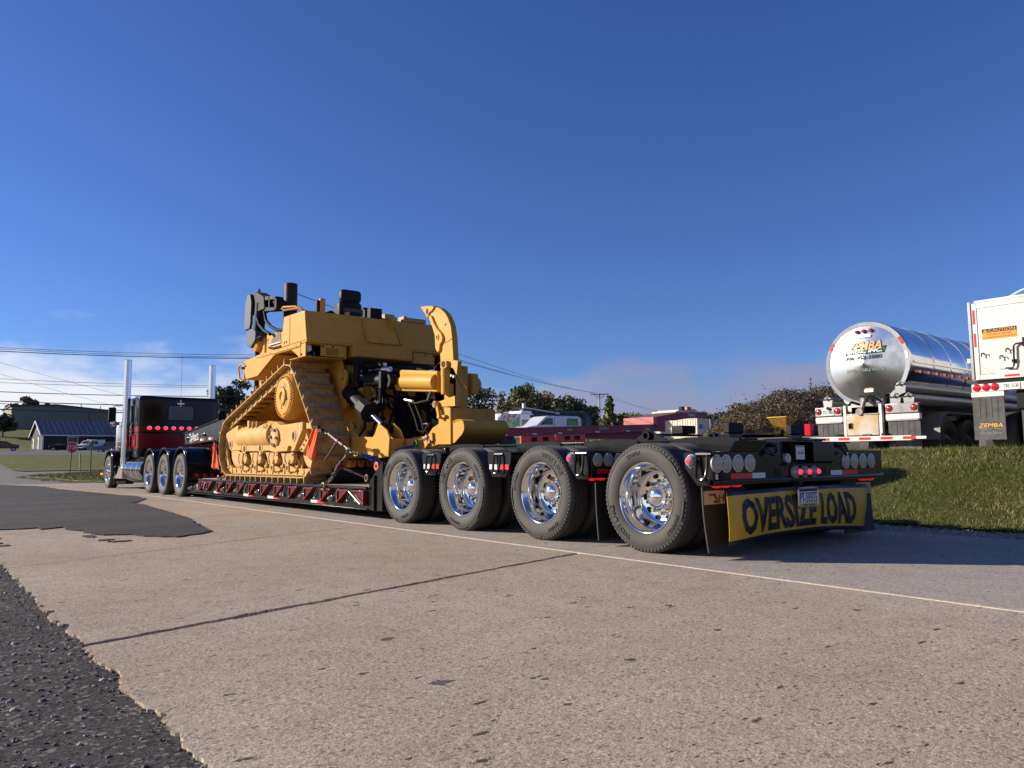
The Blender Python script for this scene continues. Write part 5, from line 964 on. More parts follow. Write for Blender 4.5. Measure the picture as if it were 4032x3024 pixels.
# ------------------------------------------------------------------ ripper
RP = part('ripper_carriage', MB().prism([(5.14,2.16),(5.06,2.24),(4.96,2.25),(4.60,2.19),(4.585,2.15),(4.57,1.55),(5.12,1.57),(5.14,1.79)], 'x', 1.14, 1.24).prism([(5.14,2.16),(5.06,2.24),(4.96,2.25),(4.60,2.19),(4.585,2.15),(4.57,1.55),(5.12,1.57),(5.14,1.79)], 'x', 1.14, 1.15).prism([(5.14,2.16),(5.06,2.22),(4.82,2.20),(4.82,1.55),(5.12,1.57)], 'x', 1.45, 1.53).bx(1.24, 1.34, 4.60, 4.80, 1.5, 2.12).bx(1.05, 1.14, 4.62, 4.74, 1.5, 1.9), Y_, DZ, .015)
SHK = [(5.454,3.180),(5.34,3.165),(5.240,3.114),(5.13,3.04),(5.050,2.95),(4.975,2.82),(4.938,2.65),(4.894,2.217),(4.87,1.0),(5.22,1.0),(5.258,2.253),(5.278,2.490),(5.365,2.575),(5.317,2.699),(5.375,2.804),(5.534,2.979),(5.594,3.054)]
sk = part('ripper_shank', MB().prism(SHK, 'x', 1.325, 1.425), Y_, RP, .012)
part('ripper_tip', MB().prism([(5.825,3.244),(5.66,3.235),(5.44,3.20),(5.40,3.16),(5.49,3.11),(5.54,3.10),(5.60,3.02),(5.716,3.139)], 'x', 1.30, 1.45), Y_, sk, .018)
part('tip_pin', MB().prism([(5.605+.035*math.cos(t), 3.135+.05*math.sin(t)) for t in np.linspace(0, 2*PI, 17)[:-1]], 'x', 1.297, 1.303), FLATB, sk)
part('shank_guard', MB().prism([(5.565,3.055),(5.48,3.05),(5.40,2.93),(5.33,2.84),(5.20,2.74),(5.145,2.66),(5.16,2.60),(5.22,2.56),(5.24,2.46),(5.30,2.44),(5.36,2.52),(5.375,2.72),(5.46,2.88)], 'x', 1.29, 1.46), Y_, sk, .014)
part('guard_pin', MB().lathe([(1.288,.05),(1.278,.045),(1.278,.026)], (0, 5.29, 2.68), 'x', 18), Y_, sk); part('pin_hole', MB().cyl((1.285, 5.29, 2.68), (1.279, 5.29, 2.68), .026, 14).cyl((1.326, 5.12, 2.86), (1.3225, 5.12, 2.86), .02, 12), FLATB, sk)
part('weld_seam', MB().tube([(1.322, 4.94, 2.62), (1.322, 5.05, 2.59), (1.322, 5.2, 2.57)], .006, 5), Y_, sk)
bm_ = part('ripper_beam', MB().prism([(4.536,1.546),(4.469,1.534),(4.463,1.015),(4.776,1.021),(5.168,.959),(5.201,1.054),(5.073,1.154),(4.947,1.262),(4.777,1.323),(4.785,1.568)], 'x', .975, 1.02).prism([(4.536,1.546),(4.469,1.534),(4.463,1.015),(4.776,1.021),(5.168,.959),(5.201,1.054),(5.073,1.154),(4.947,1.262),(4.777,1.323),(4.785,1.568)], 'x', 1.73, 1.775).bx(1.02, 1.73, 4.48, 4.76, 1.02, 1.53).bx(1.02, 1.73, 4.7, 5.6, .98, 1.15), Y_, DZ, .008)
part('push_block', MB().prism([(4.47,1.32),(4.42,1.345),(4.354,1.362),(4.25,1.366),(4.19,1.34),(4.155,1.28),(4.155,1.22),(4.19,1.17),(4.226,1.14),(4.40,1.035),(4.47,1.03)], 'x', 1.0, 1.775), Y_, bm_, .01, 45)
part('block_rim', MB().tube([(1.0, y, z) for y, z in ((4.44,1.33),(4.354,1.352),(4.25,1.356),(4.19,1.33),(4.165,1.28),(4.165,1.22),(4.20,1.17),(4.236,1.145),(4.40,1.045))], .012, 6), Y_, bm_)
part('push_plate', MB().bx(1.02, 1.74, 4.455, 4.48, 1.33, 1.535).bx(1.36, 1.375, 4.445, 4.46, 1.33, 1.535).bx(1.60, 1.61, 4.445, 4.46, 1.33, 1.535), Y_, bm_, .004)
part('chain_lug', MB().prism([(5.16, .97), (5.05, 1.10), (4.98, 1.04), (5.10, .95)], 'x', .93, .975).prism([(4.99, 1.18), (4.90, 1.2), (4.88, 1.08), (4.96, 1.04)], 'x', .94, .975), Y_, bm_, .006); b = MB(); b.cyl((.945, 5.02, 1.14), (.91, 5.02, 1.14), .028, 12).cyl((.945, 4.95, 1.07), (.92, 4.95, 1.07), .028, 12); part('lug_pin', b, GST, bm_)
def ripper_side(f):
    left = f(0) < 1
    ARM = [(5.95,2.20),(5.889,2.213),(4.85,2.10),(4.85,1.785),(5.868,1.875)]
    ab = part('ripper_link', pr(MB(), ARM, f, 1.0, 1.13), Y_, DZ, .02, seg=3)
    part('link_bulge', MB().cyl((f(1.03), 5.80, 2.02), (f(1.03), 4.9, 1.94), .125, 20, .12), Y_, ab)
    part('link_end', pr(MB(), [(6.088,2.185),(5.95,2.213),(5.93,2.10),(6.05,2.10),(6.15,2.08),(6.16,2.03),(6.08,1.96),(6.04,1.90),(5.92,1.88),(5.889,1.99)], f, .99, 1.14), Y_, ab, .012)
    part('link_pin', MB().lathe([(f(.985), .075), (f(.965), .07), (f(.965), .03), (f(.975), .001)], (0, 6.09, 2.05), 'x', 20), Y_, ab)
    b = MB(); b.cyl((f(.99), 6.04, 2.125), (f(.965), 6.04, 2.125), .022, 8).cyl((f(.99), 6.03, 1.98), (f(.965), 6.03, 1.98), .022, 8); part('link_bolt', b, WHT, ab)
    part('link_plate', MB().bx(*sorted((f(.985), f(1.0))), 5.93, 6.02, 2.0, 2.09), YW, ab)
    part('link_dot', MB().cyl((f(1.002), 5.62, 2.03), (f(.9985), 5.62, 2.03), .028, 16), MATS['red_lens'] if left else GRYP, ab)
    tc = part('tilt_cylinder', MB().cyl((f(.92), 6.12, 2.06), (f(.86), 6.75, 2.12), .10, 24).cyl((f(.86), 6.75, 2.12), (f(.85), 6.95, 2.14), .065, 18).cyl((f(.85), 6.95, 2.14), (f(.80), 7.25, 2.16), .045, 16).box((f(.915), 6.18, 2.07), (.26, .08, .28)), FLATB, DZ, .01)
    part('rod_eye', MB().lathe([(f(.86),.11),(f(.98),.11),(f(.98),.05),(f(.86),.05)], (0, 6.09, 2.05), 'x', 20, closed=True), FLATB, tc)
    part('rod_wrap', MB().cyl((f(.85), 6.97, 2.14), (f(.81), 7.2, 2.16), .052, 12), ALU, tc)
    lg = part('cylinder_lug', pr(pr(MB(), [(7.4,2.30),(7.25,2.34),(7.14,2.30),(7.12,2.18),(7.18,2.0),(7.12,1.85),(7.08,1.70),(7.2,1.62),(7.4,1.7)], f, .66, .72), [(7.4,2.30),(7.25,2.34),(7.14,2.30),(7.12,2.18),(7.18,2.0),(7.12,1.85),(7.08,1.70),(7.2,1.62),(7.4,1.7)], f, .86, .90), Y_, DZ, .012); part('lug_boss', MB().cyl((f(.62), 7.22, 2.22), (f(.68), 7.22, 2.22), .07, 18), Y_, lg)
    lc = part('lift_cylinder', MB().cyl((f(.74), 7.15, 1.93), (f(.68), 6.40, 1.60), .125, 26).cyl((f(.685), 6.50, 1.645), (f(.67), 6.27, 1.545), .165, 8), FLATB, DZ); part('cylinder_rod', MB().cyl((f(.67), 6.28, 1.55), (f(.665), 5.80, 1.31), .045, 18), CHR, lc); part('rod_eye', MB().lathe([(f(.60),.10),(f(.74),.10),(f(.74),.001),(f(.60),.001)], (0, 5.78, 1.27), 'x', 20), FLATB, lc)
    la = part('lower_arm', pr(MB(), [(6.673,1.183),(5.968,1.153),(5.905,1.197),(5.79,1.364),(5.533,1.251),(5.442,1.132),(5.475,.850),(5.757,.836),(6.648,.896)], f, .55, .585), Y_, DZ, .01)
    part('arm_wall', pr(MB(), [(6.7,1.15),(5.905,1.15),(5.83,1.33),(5.72,1.36),(5.52,1.25),(5.44,1.12),(5.46,.86),(6.7,.90)], f, .77, .80), Y_, la, .01)
    part('arm_floor', MB().bx(*sorted((f(.585), f(.77))), 5.48, 6.9, .87, .90).bx(*sorted((f(.585), f(.77))), 5.44, 5.47, .87, 1.12), Y_, la, .004)
    part('arm_cross', MB().prism([(f(.80), 5.55), (f(.80), 5.9), (f(1.05), 5.5), (f(1.05), 5.15)], 'z', .90, 1.12), Y_, la, .008)
    part('arm_pivot', pr(MB(), [(6.6,.85),(6.6,1.22),(6.75,1.32),(6.95,1.25),(7.0,.95),(6.9,.82)], f, .58, .80), Y_, la, .02)
    part('arm_bracket', pr(pr(MB(), [(6.95,1.1),(6.75,1.12),(6.73,1.38),(6.80,1.42),(6.95,1.40)], f, .60, .64), [(6.95,1.1),(6.75,1.12),(6.73,1.38),(6.80,1.42),(6.95,1.40)], f, .70, .74), Y_, la, .012)
    h = MB().tube([(f(.92), 6.65, 2.02), (f(.95), 6.6, 1.85), (f(.9), 6.7, 1.75), (f(.78), 6.9, 1.78), (f(.72), 7.0, 1.86)], .026, 8).tube([(f(1.0), 6.5, 2.0), (f(1.0), 6.45, 1.8), (f(.98), 6.38, 1.62), (f(.92), 6.36, 1.60), (f(.86), 6.4, 1.72)], .024, 8)
    part('hydraulic_hose', h, HOSE, DZ, 0, 50)
    part('hose_fitting', MB().cyl((f(.72), 7.0, 1.86), (f(.76), 6.92, 1.79), .03, 10).cyl((f(.86), 6.41, 1.73), (f(.83), 6.43, 1.62), .026, 10).cyl((f(.86), 6.41, 1.75), (f(.86), 6.41, 1.70), .036, 8), ALU, DZ)
mir(ripper_side)
# hydraulic lines above the tilt cylinders
part('hydraulic_line', MB().tube([(.85, 7.1, 2.32), (1.0, 6.9, 2.36), (1.25, 6.5, 2.33), (1.3, 5.9, 2.25), (1.1, 5.3, 2.14)], .022, 7).tube([(.95, 7.1, 2.40), (1.15, 6.8, 2.38), (1.4, 6.4, 2.34), (1.5, 5.8, 2.26), (1.45, 5.2, 2.18)], .022, 7).tube([(.75, 7.1, 2.44), (.95, 6.9, 2.45), (1.3, 6.6, 2.42), (1.8, 6.3, 2.35)], .024, 7).cyl((.9, 6.7, 2.26), (.95, 6.35, 2.27), .022, 8), HOSE, DZ, 0, 50)
part('line_fitting', MB().cyl((.95, 6.38, 2.26), (.99, 6.20, 2.25), .045, 12).cyl((.80, 7.0, 2.28), (.86, 6.9, 2.27), .035, 10).cyl((.88, 6.72, 2.27), (.93, 6.42, 2.27), .018, 8).cyl((.97, 6.22, 2.24), (.97, 6.22, 2.16), .03, 10).cyl((.83, 6.9, 2.20), (.86, 6.82, 2.16), .028, 10).cyl((.85, 7.1, 2.44), (.92, 6.95, 2.445), .024, 8), ALU, DZ)
# shank pin puller and its links
pp_ = part('pin_puller', MB().cyl((1.02, 4.66, 1.74), (1.02, 4.66, 2.12), .065, 20).cyl((1.02, 4.66, 2.0), (1.02, 4.66, 2.10), .07, 20).bx(.98, 1.06, 4.58, 4.74, 2.12, 2.22), Y_, RP, .006)
part('puller_bracket', MB().prism([(4.76,2.24),(4.70,2.26),(4.36,2.20),(4.40,1.98),(4.30,1.86),(4.48,2.10),(4.60,2.14)], 'x', 1.03, 1.10), Y_, RP, .008); b = MB(); b.cyl((1.03, 4.44, 1.98), (1.0, 4.44, 1.98), .02, 8).cyl((1.03, 4.50, 2.0), (1.0, 4.50, 2.0), .018, 8); part('bracket_bolt', b, WHT, RP)
part('puller_eye', MB().lathe([(.972,.045),(.968,.04),(.968,.02)], (0, 4.66, 2.18), 'x', 16), FLATB, RP)
part('puller_hinge', MB().prism([(4.80,1.62),(4.76,1.64),(4.34,1.70),(4.33,1.55),(4.74,1.56)], 'x', .96, 1.02), Y_, RP, .006); part('hinge_pin', MB().cyl((.90, 4.78, 1.60), (1.1, 4.78, 1.60), .05, 18), Y_, RP, .004); part('pin_end', MB().lathe([(.898,.036),(.890,.030),(.890,.012)], (0, 4.78, 1.60), 'x', 16), GST, RP)
part('puller_link', MB().box((.93, 4.72, 1.52), (.04, .055, .22), 0, Matrix.Rotation(-.35, 3, 'X')).cyl((.90, 4.68, 1.42), (.98, 4.68, 1.42), .035, 14).bx(.93, .99, 4.55, 4.66, 1.40, 1.44), Y_, RP, .005)
part('carriage_hose', MB().tube([(1.0, 5.0, 1.80), (1.0, 5.1, 1.68), (1.02, 5.5, 1.66), (1.05, 5.8, 1.72)], .018, 7).tube([(1.05, 5.75, 1.72), (1.05, 5.55, 1.45), (1.05, 5.45, 1.25), (1.08, 5.35, 1.22), (1.1, 5.2, 1.35)], .016, 7).tube([(1.15, 5.75, 1.72), (1.14, 5.5, 1.4), (1.12, 5.4, 1.2), (1.12, 5.28, 1.24)], .016, 7), HOSE, DZ, 0, 50)
part('hose_sleeve', MB().cyl((1.0, 5.02, 1.80), (1.0, 5.10, 1.69), .022, 8).cyl((1.05, 5.85, 1.74), (1.05, 5.62, 1.70), .024, 8), ALU, DZ)
part('tow_pin', MB().cyl((.95, 6.3, 1.06), (1.2, 5.9, 1.05), .022, 10).lathe([(.88,.10),(.94,.10),(.95,.08),(.95,.001)], (0, 6.3, 1.02), 'x', 18), Y_, DZ)

# engine bay filled with added black blocks, hoses and sheet that deepen its shade
vb_ = part('valve_block', MB().bx(.90, 1.30, 6.86, 6.98, 2.18, 2.42).bx(1.36, 1.75, 6.84, 6.96, 2.05, 2.30).bx(.76, .88, 6.9, 7.05, 2.0, 2.5), FLATB, DZ, .01)  # black blocks added to darken the bay
g_ = np.random.default_rng(12)
for k in range(16):
    x0, z0 = g_.uniform(.75, 1.9), g_.uniform(1.7, 2.5); x1, z1 = x0+g_.uniform(-.35, .35), g_.uniform(1.0, 1.9); yb = g_.uniform(6.35, 6.75)
    part('bay_filler_hose', MB().tube([(x0, 6.9, z0), ((x0*.8+x1*.2), yb, z0-.08), ((x0+x1)/2, yb-.08, (z0+z1)/2-.15), (x1, yb+.05, z1), (x1+g_.uniform(-.1, .1), 6.9, z1+.1)], g_.uniform(.014, .026), 7), HOSE, DZ, 0, 50)
for k in range(10):
    x, z = g_.uniform(.8, 1.8), g_.uniform(1.2, 2.4); part('bay_fitting', MB().cyl((x, 6.88, z), (x, 6.78, z+g_.uniform(-.04, .04)), g_.uniform(.02, .035), 8), ALU if k % 3 == 0 else FLATB, DZ)
part('bay_shade_sheet', MB().bx(1.45, 1.92, 6.80, 6.84, 1.0, 1.7), FLATB, DZ, .01); part('case_rib', MB().bx(.83, .87, 6.86, 6.95, 1.0, 2.0), Y_, DZ, .006)  # flat black sheet added to darken the bay, and a yellow case rib
part('hose_clamp', MB().bx(.98, 1.12, 6.55, 6.62, 2.34, 2.40), ALU, DZ, .004)
# ------------------------------------------------------------------ load securement
def chain_links(pts, name, m, parent=None, lr=.028, wr=.017, r=.0065, step=.050):
    """individual oval links along a polyline"""
    P = [Vector(p) for p in pts]; out = []
    base = MB().tube([(wr*math.sin(t), 0, (lr*math.cos(t))) for t in np.linspace(0, 2*PI, 13)[:-1]], r, 6, True)
    me = None; k = 0; carry = 0
    for a, b in zip(P[:-1], P[1:]):
        L_ = (b-a).length; d = (b-a).normalized(); q = d.to_track_quat('Z', 'Y'); s = carry
        while s < L_:
            if me is None: me = base.data(name, m, 0)
            M = Matrix.Translation(a+d*s) @ q.to_matrix().to_4x4() @ Matrix.Rotation((k % 2)*PI/2+.4, 4, 'Z'); o = inst(name, me, parent, M); out.append(o); k += 1; s += step
        carry = s-L_
    return out
def binder(name, p0, p1, lever, label, loc, cat='chain binder'):
    t = thing(name, label, cat, loc, 0, 'ratchet binders on the left side', world=True)
    p0, p1, lever = Vector(p0), Vector(p1), Vector(lever); d = p1-p0; c = p0+d*.48
    part('barrel', MB().cyl(p0+d*.24, p0+d*.72, .032, 14).cyl(p0+d*.43, p0+d*.54, .042, 14), BIND, t, .003)
    part('screw_rod', MB().cyl(p0+d*.08, p0+d*.24, .016, 10).cyl(p0+d*.72, p0+d*.90, .016, 10), CHAIN, t)
    part('lever', MB().cyl(c, c+(lever-c)*.45, .026, 10, .020).cyl(c+(lever-c)*.45, lever, .014, 10), BIND, t)
    chain_links([p0-d*.14, p0+d*.12], 'link', CHAIN, t, .040, .024, .010, .07); chain_links([p0+d*.88, p1+d*.22], 'link', CHAIN, t, .040, .024, .010, .07)
    return t
X_ = -.02
binder('chain_binder', (X_, 6.36, 1.23), (X_, 5.55, .94), (X_-.02, 6.37, .80), 'upper maroon ratchet binder across the rear of the track below the orange flag', (X_, 5.95, .94))
binder('chain_binder', (X_+.0, 5.72, .87), (X_, 6.14, .56), (X_+.25, 5.45, .53), 'lower maroon ratchet binder hooked to the side rail of the lowered deck', (X_, 5.9, .5))
def chain(label, segs, loc, name='load_chain'):
    t = thing(name, label, 'chain', loc, 0, 'chains holding the bulldozer', world=True)
    for pts, m, kw in segs: chain_links(pts, 'link', m, t, **kw)
    return t
BIG = dict(lr=.036, wr=.022, r=.009, step=.062)
chain('steel chain running to the left track from the upper binder', [([(X_+.05, 6.72, 1.265), (X_, 6.50, 1.262), (X_, 6.36, 1.225)], CHAIN, BIG)], (X_, 6.5, 1.2))
k = chain('short steel chain ending in a hook on the deck rail', [([(X_, 6.16, .54), (X_-.03, 6.31, .45)], CHAIN, BIG)], (X_, 6.3, .43)); part('hook', MB().tube([(X_-.05, 6.34+.05*math.cos(a), .415+.05*math.sin(a)) for a in np.linspace(.6, 5.6, 14)], .018, 8), CHAIN, k)
k = chain('blue chain with an orange grab ring beside the black riser', [([(.05, 5.32, .89), (.15, 5.18, .80), (.22, 5.10, .74), (.20, 5.02, .66), (.16, 5.06, .56)], BCHAIN, dict(lr=.034, wr=.022, r=.010, step=.042)), ([(.10, 5.30, .86), (.20, 5.22, .84), (.26, 5.12, .72)], BCHAIN, dict(lr=.034, wr=.022, r=.010, step=.042))], (.15, 5.1, .5))
part('grab_ring', MB().lathe([(-.012,.062),(.012,.062),(.016,.045),(.012,.026),(-.012,.026),(-.016,.045)], (.10, 5.00, .72), 'x', 22, closed=True), ORGP, k)
part('hook', MB().tube([(.0+.0, 5.10+.04*math.cos(a), .555+.04*math.sin(a)) for a in np.linspace(0, 2*PI, 14)[:-1]], .018, 8, True), CHAIN, k); chain_links([(-.04, 5.28, .88), (-.01, 5.40, .91)], 'link', CHAIN, k, **BIG)
k = chain('blue chain with a green link at the foot of the ripper', [([(.95, 5.06, 1.12), (.90, 5.18, 1.06)], CHAIN, dict(lr=.03, wr=.02, r=.008, step=.05)), ([(.84, 5.28, 1.00), (.72, 5.42, .96), (.60, 5.50, .93)], BCHAIN, dict(lr=.034, wr=.024, r=.010, step=.030)), ([(.82, 5.30, .96), (.66, 5.44, .93)], BCHAIN, dict(lr=.034, wr=.024, r=.010, step=.036))], (.8, 5.3, .9))
part('green_link', MB().lathe([(-.02,.055),(.02,.055),(.02,.03),(-.02,.03)], (.87, 5.22, 1.04), 'x', 18, closed=True), GCHAIN, k)
k = chain('chain with red binder strap at the front of the left track', [([(.02, 11.35, .44), (.05, 11.2, .50), (.08, 11.05, .58)], CHAIN, BIG)], (.05, 11.3, .435)); part('strap', MB().box((.05, 11.12, .56), (.03, .30, .05), 0, Matrix.Rotation(-.55, 3, 'X')), MAR, k); part('hook', MB().tube([(.0, 11.42+.05*math.cos(a), .45+.05*math.sin(a)) for a in np.linspace(0, 5.4, 12)], .02, 8), CHAIN, k)
def flag(top, bl, br, w, label, seed):
    g_ = np.random.default_rng(seed); nu, nv = 15, 16; mb = MB(); top = Vector(top); bl, br = Vector(bl), Vector(br)
    for j in range(nv+1):
        for i in range(nu+1):
            u, v = i/nu, j/nv; a = top+Vector((0, -w*(u-.5), 0)); b = bl.lerp(br, u); p = a.lerp(b, v)
            jag = (.05*abs(math.sin(u*9+seed))*v if seed == 2 else .01*math.sin(u*8))*(1 if v > .9 else 0)
            mb.v.append((p.x-.030*math.sin(u*8+v*2+seed)*(.35+.8*v)-.012*math.sin(u*19+v*5), p.y, p.z-jag))
    for j in range(nv):
        for i in range(nu): q = j*(nu+1)+i; mb.f.append((q, q+1, q+nu+2, q+nu+1)); mb.m.append(0)
    o = single('warning_flag', mb, ORG, label, 'flag', tuple(top), 'orange mesh flags on the bulldozer track', ang=180)
    s = o.modifiers.new('thick', 'SOLIDIFY'); s.thickness = .003
    part('flag_tie', MB().box((0, 0, .0), (.05, w*1.1, .035)), FLATB, o, .006); return o
flag((-.10, 6.55, 1.315), (-.10, 6.93, .885), (-.11, 6.64, .795), .17, 'orange mesh warning flag on the rear of the left track next to a chain', 1)
flag((-.10, 11.36, 1.17), (-.10, 11.60, .72), (-.10, 11.20, .66), .10, 'frayed orange mesh warning flag at the front of the left track behind the truck fender', 2)
pm = MB().lathe([(0,.125),(0,.112)], (0,0,0), 'x', 32); PIPE = single('drain_pipe', MB().lathe([(.30,.115),(.30,.128),(2.3,.128),(2.3,.115)], (0, 6.90, .561), 'x', 32, closed=True), DGRY, 'black pipe lying across the deck behind the bulldozer track', 'pipe', (1.3, 6.90, .434))
FT = single('far_track_guard', MB().bx(2.45, 2.5, 5.9, 6.0, .44, .5), YW, 'small yellow steel block on the deck behind the pipe', 'block', (2.47, 5.95, .435)) if 0 else None
# ------------------------------------------------------------------ parked tanker trailer (axis along +X)
def road_wheel(parent, x, y, z, R=.51, w=.28, s=-1, rim=.30, rm=None, sx=1.):
    """wheel with its axle along y, outer face towards s*y"""
    o = part('wheel', MB().lathe([(0,.02),(-.03*0+.02,.10),(.06,.14),(.10,.20),(.06,.25),(.01,rim),(0,rim+.01),(.02,rim+.012)], (0,0,0), 'y', 24).xform(Matrix.Translation((x, y, z)) @ (Matrix() if s == -1 else Matrix.Rotation(PI, 4, 'Z'))), rm or GRYP, parent)
    part('tyre', MB().lathe([(0,rim),(-.02,rim+.07),(-.012,R-.04),(.02,R),(w-.02,R),(w+.0,R-.04),(w+.01,rim+.07),(w-.02,rim)], (0,0,0), 'y', 36).xform(Matrix.Translation((x, y, z)) @ (Matrix() if s == -1 else Matrix.Rotation(PI, 4, 'Z'))), RUB, o); return o
WX = 12.55; TN = thing('tanker_trailer', 'polished aluminium water tanker trailer seen from behind with green and orange lettering', 'trailer', (WX+5, 4.3, .62), world=True)
CY, CZ, TR_ = 4.335, 2.97, 1.0
tk2 = part('tank', MB().lathe([(WX+.32, TR_-.02),(WX+.40, TR_),(WX+.5, TR_-.01),(WX+12, TR_-.01),(WX+12.2, .9),(WX+12.3, .02)], (0, CY, CZ), 'x', 72), TANKS, TN, 0, 25)
part('tank_head', MB().lathe([(WX+.285, TR_-.082),(WX+.278, TR_-.12),(WX+.21, .45),(WX+.15, .02)], (0, CY, CZ), 'x', 72), TANKM, tk2, 0, 40)
part('head_rim', MB().lathe([(WX+.30, TR_-.09),(WX+.275, TR_-.085),(WX+.27, TR_+.01),(WX+.30, TR_+.02),(WX+.42, TR_+.012)], (0, CY, CZ), 'x', 72), TANKM, tk2, 0, 40)
part('side_moulding', MB().bx(WX+.5, WX+12, CY-TR_-.012, CY-TR_+.15, 2.93, 2.97), TANKS, tk2)
sb = MB()
for i in range(11): part('tank_band', MB().lathe([(WX+1.6+i*.95, TR_-.008),(WX+1.6+i*.95, TR_-.002),(WX+1.64+i*.95, TR_-.002),(WX+1.64+i*.95, TR_-.008)], (0, CY, CZ), 'x', 60), TANKS, tk2)
for i in range(22): part('reflective_tape', MB().bx(WX+.52+i*.22, WX+.52+i*.22+(.22 if i % 2 == 0 else .13), CY-TR_-.004, CY-TR_+.02, 2.70, 2.76), TRED if i % 2 == 0 else TWHT, tk2)
def on_head(body, w, h, shear, oy, oz, off, bold=0.):
    """lettering laid on the shallow cone of the tank head"""
    t = refine(text_fit(body, w, h, .004, shear, bold), .06); o = MB(); o.f = t.f; o.m = t.m
    for X, Yv, Z in t.v:
        y, z = CY+oy-X, oz+Yv; o.v.append((WX+.15+.147*math.hypot(y-CY, z-CZ)-.014-off-Z, y, z))
    return o
part('lettering', on_head('ZEMBA', .82, .20, .28, -.01, 3.40, .012, .02), TORG, tk2); part('lettering', on_head('ZEMBA', .85, .225, .28, -.01, 3.40, .004, .05), TGRN, tk2)
pnl = refine(MB().add([(-.48, -.08, 0), (.48, -.08, 0), (.53, .08, 0), (-.43, .08, 0)], [(0,1,2,3)]), .06); pnl.v = [(WX+.15+.147*math.hypot(X, 3.28+Yv-CZ)-.012, CY-.0-X, 3.28+Yv) for X, Yv, Z in pnl.v]
pno = part('lettering_panel', pnl, TGRN, tk2); q = pno.modifiers.new('thick', 'SOLIDIFY'); q.thickness = .002
part('lettering', on_head('BROS., INC.', .84, .095, .25, -.01, 3.275, .008, .03), TXTW, tk2)
part('lettering', on_head('740-452-1880', .90, .09, 0, .02, 3.12, .006, .035), INK, tk2)
part('lettering', on_head('FRESH POTABLE WATER', .92, .07, 0, -.02, 2.82, .006, .04), TXTP, tk2)
part('head_sticker', MB().bx(WX+.235, WX+.24, CY-.16, CY+.06, 2.29, 2.45), PLATE, tk2); part('sticker_stripe', MB().bx(WX+.231, WX+.234, CY-.13, CY+.03, 2.36, 2.39), TORG, tk2); part('name_plate', MB().bx(WX+.215, WX+.22, CY-.17, CY+.17, 3.60, 3.67), ALU, tk2)
for y in (.17, .0, -.17): part('marker_lamp', MB().lathe([(WX+.27,.045),(WX+.21,.045),(WX+.195,.03),(WX+.192,.001)], (0, CY+y, 3.76), 'x', 16), RLENS, tk2)
for a, m in ((30, TRED), (8, TWHT), (150, TRED)):
    part('rim_tape', MB().lathe([(WX+.262, TR_-.07),(WX+.262, TR_)], (0, CY, CZ), 'x', 4, a0=math.radians(180-a-5), a1=math.radians(180-a+6)), m, tk2)
for y, z in ((3.47, 2.33), (3.60, 2.06), (3.30, 2.06), (5.23, 2.10)):
    h = part('hose_tube', MB().cyl((WX+.10, y, z), (WX+11, y, z), .125, 18), mat('tube_grey', (.30, .29, .27), .4, .6) if y == 3.47 else MATS['tube_grey'], TN)
    part('tube_cap', MB().prism([(y-.13, z+.06), (y, z+.16), (y+.13, z+.06), (y+.11, z-.12), (y, z-.16), (y-.11, z-.12)], 'x', WX+.06, WX+.10), ALU, h, .01); part('cap_handle', MB().bx(WX+.02, WX+.06, y-.17, y+.17, z+.06, z+.075).tube([(WX+.05, y, z+.13), (WX+.03, y+.02, z+.08), (WX+.04, y-.03, z+.03)], .012, 5), FLATB, h)
part('rear_apron', MB().prism([(5.0, 2.27), (3.55, 2.27), (3.75, 1.78), (4.8, 1.78)], 'x', WX+.30, WX+.34), WHT, TN, .005); part('tank_cradle', MB().bx(WX+.4, WX+11, 3.9, 4.75, 1.55, 2.05), WHT, TN, .02)
part('pump_bay', MB().bx(WX+.30, WX+.34, 3.86, 4.76, 1.4, 1.95), FLATB, TN)
part('discharge_valve', MB().cyl((WX+.2, 4.33, 2.10), (WX-.02, 4.33, 2.10), .055, 14).cyl((WX+.03, 4.30, 2.10), (WX-.02, 4.36, 1.84), .05, 14).lathe([(WX-.1,.001),(WX-.1,.085),(WX-.02,.09),(WX+.02,.05)], (0, 4.38, 1.82), 'x', 16), GST, TN)
part('suction_hose', MB().tube([(WX+.2, 4.30, 2.16), (WX+.0, 4.15, 2.20), (WX+.05, 4.0, 2.10), (WX+.1, 3.92, 2.02)], .025, 7).tube([(WX+.1, 4.45, 2.0), (WX+.0, 4.6, 2.06), (WX+.1, 4.72, 2.0)], .03, 7).tube([(WX, 4.40, 2.19), (WX, 4.2, 2.18), (WX+.05, 4.05, 2.02)], .015, 6), HOSE, TN)
part('black_cone', MB().lathe([(1.90,.05),(2.20,.085),(2.205,.001)], (WX+.1, 3.82, 0), 'z', 16), FLATB, TN)
for y in (4.72, 3.87): part('box_post', MB().bx(WX-.05, WX+.05, y, y+.07, 1.24, 1.98), WHT, TN, .006)
tb = part('tool_box', MB().bx(WX-.06, WX+.6, 3.945, 4.715, 1.26, 1.745), mat('stained_aluminium', (.46, .43, .38), .38, .9, col2=(.42, .30, .16), vs=2.2, bump=.04, bs=8), TN, .012); part('box_lid', MB().bx(WX-.075, WX+.6, 3.93, 4.73, 1.745, 1.775), ALU, tb, .004); part('box_latch', MB().bx(WX-.075, WX-.06, 4.56, 4.67, 1.42, 1.56), CHR, tb, .01)
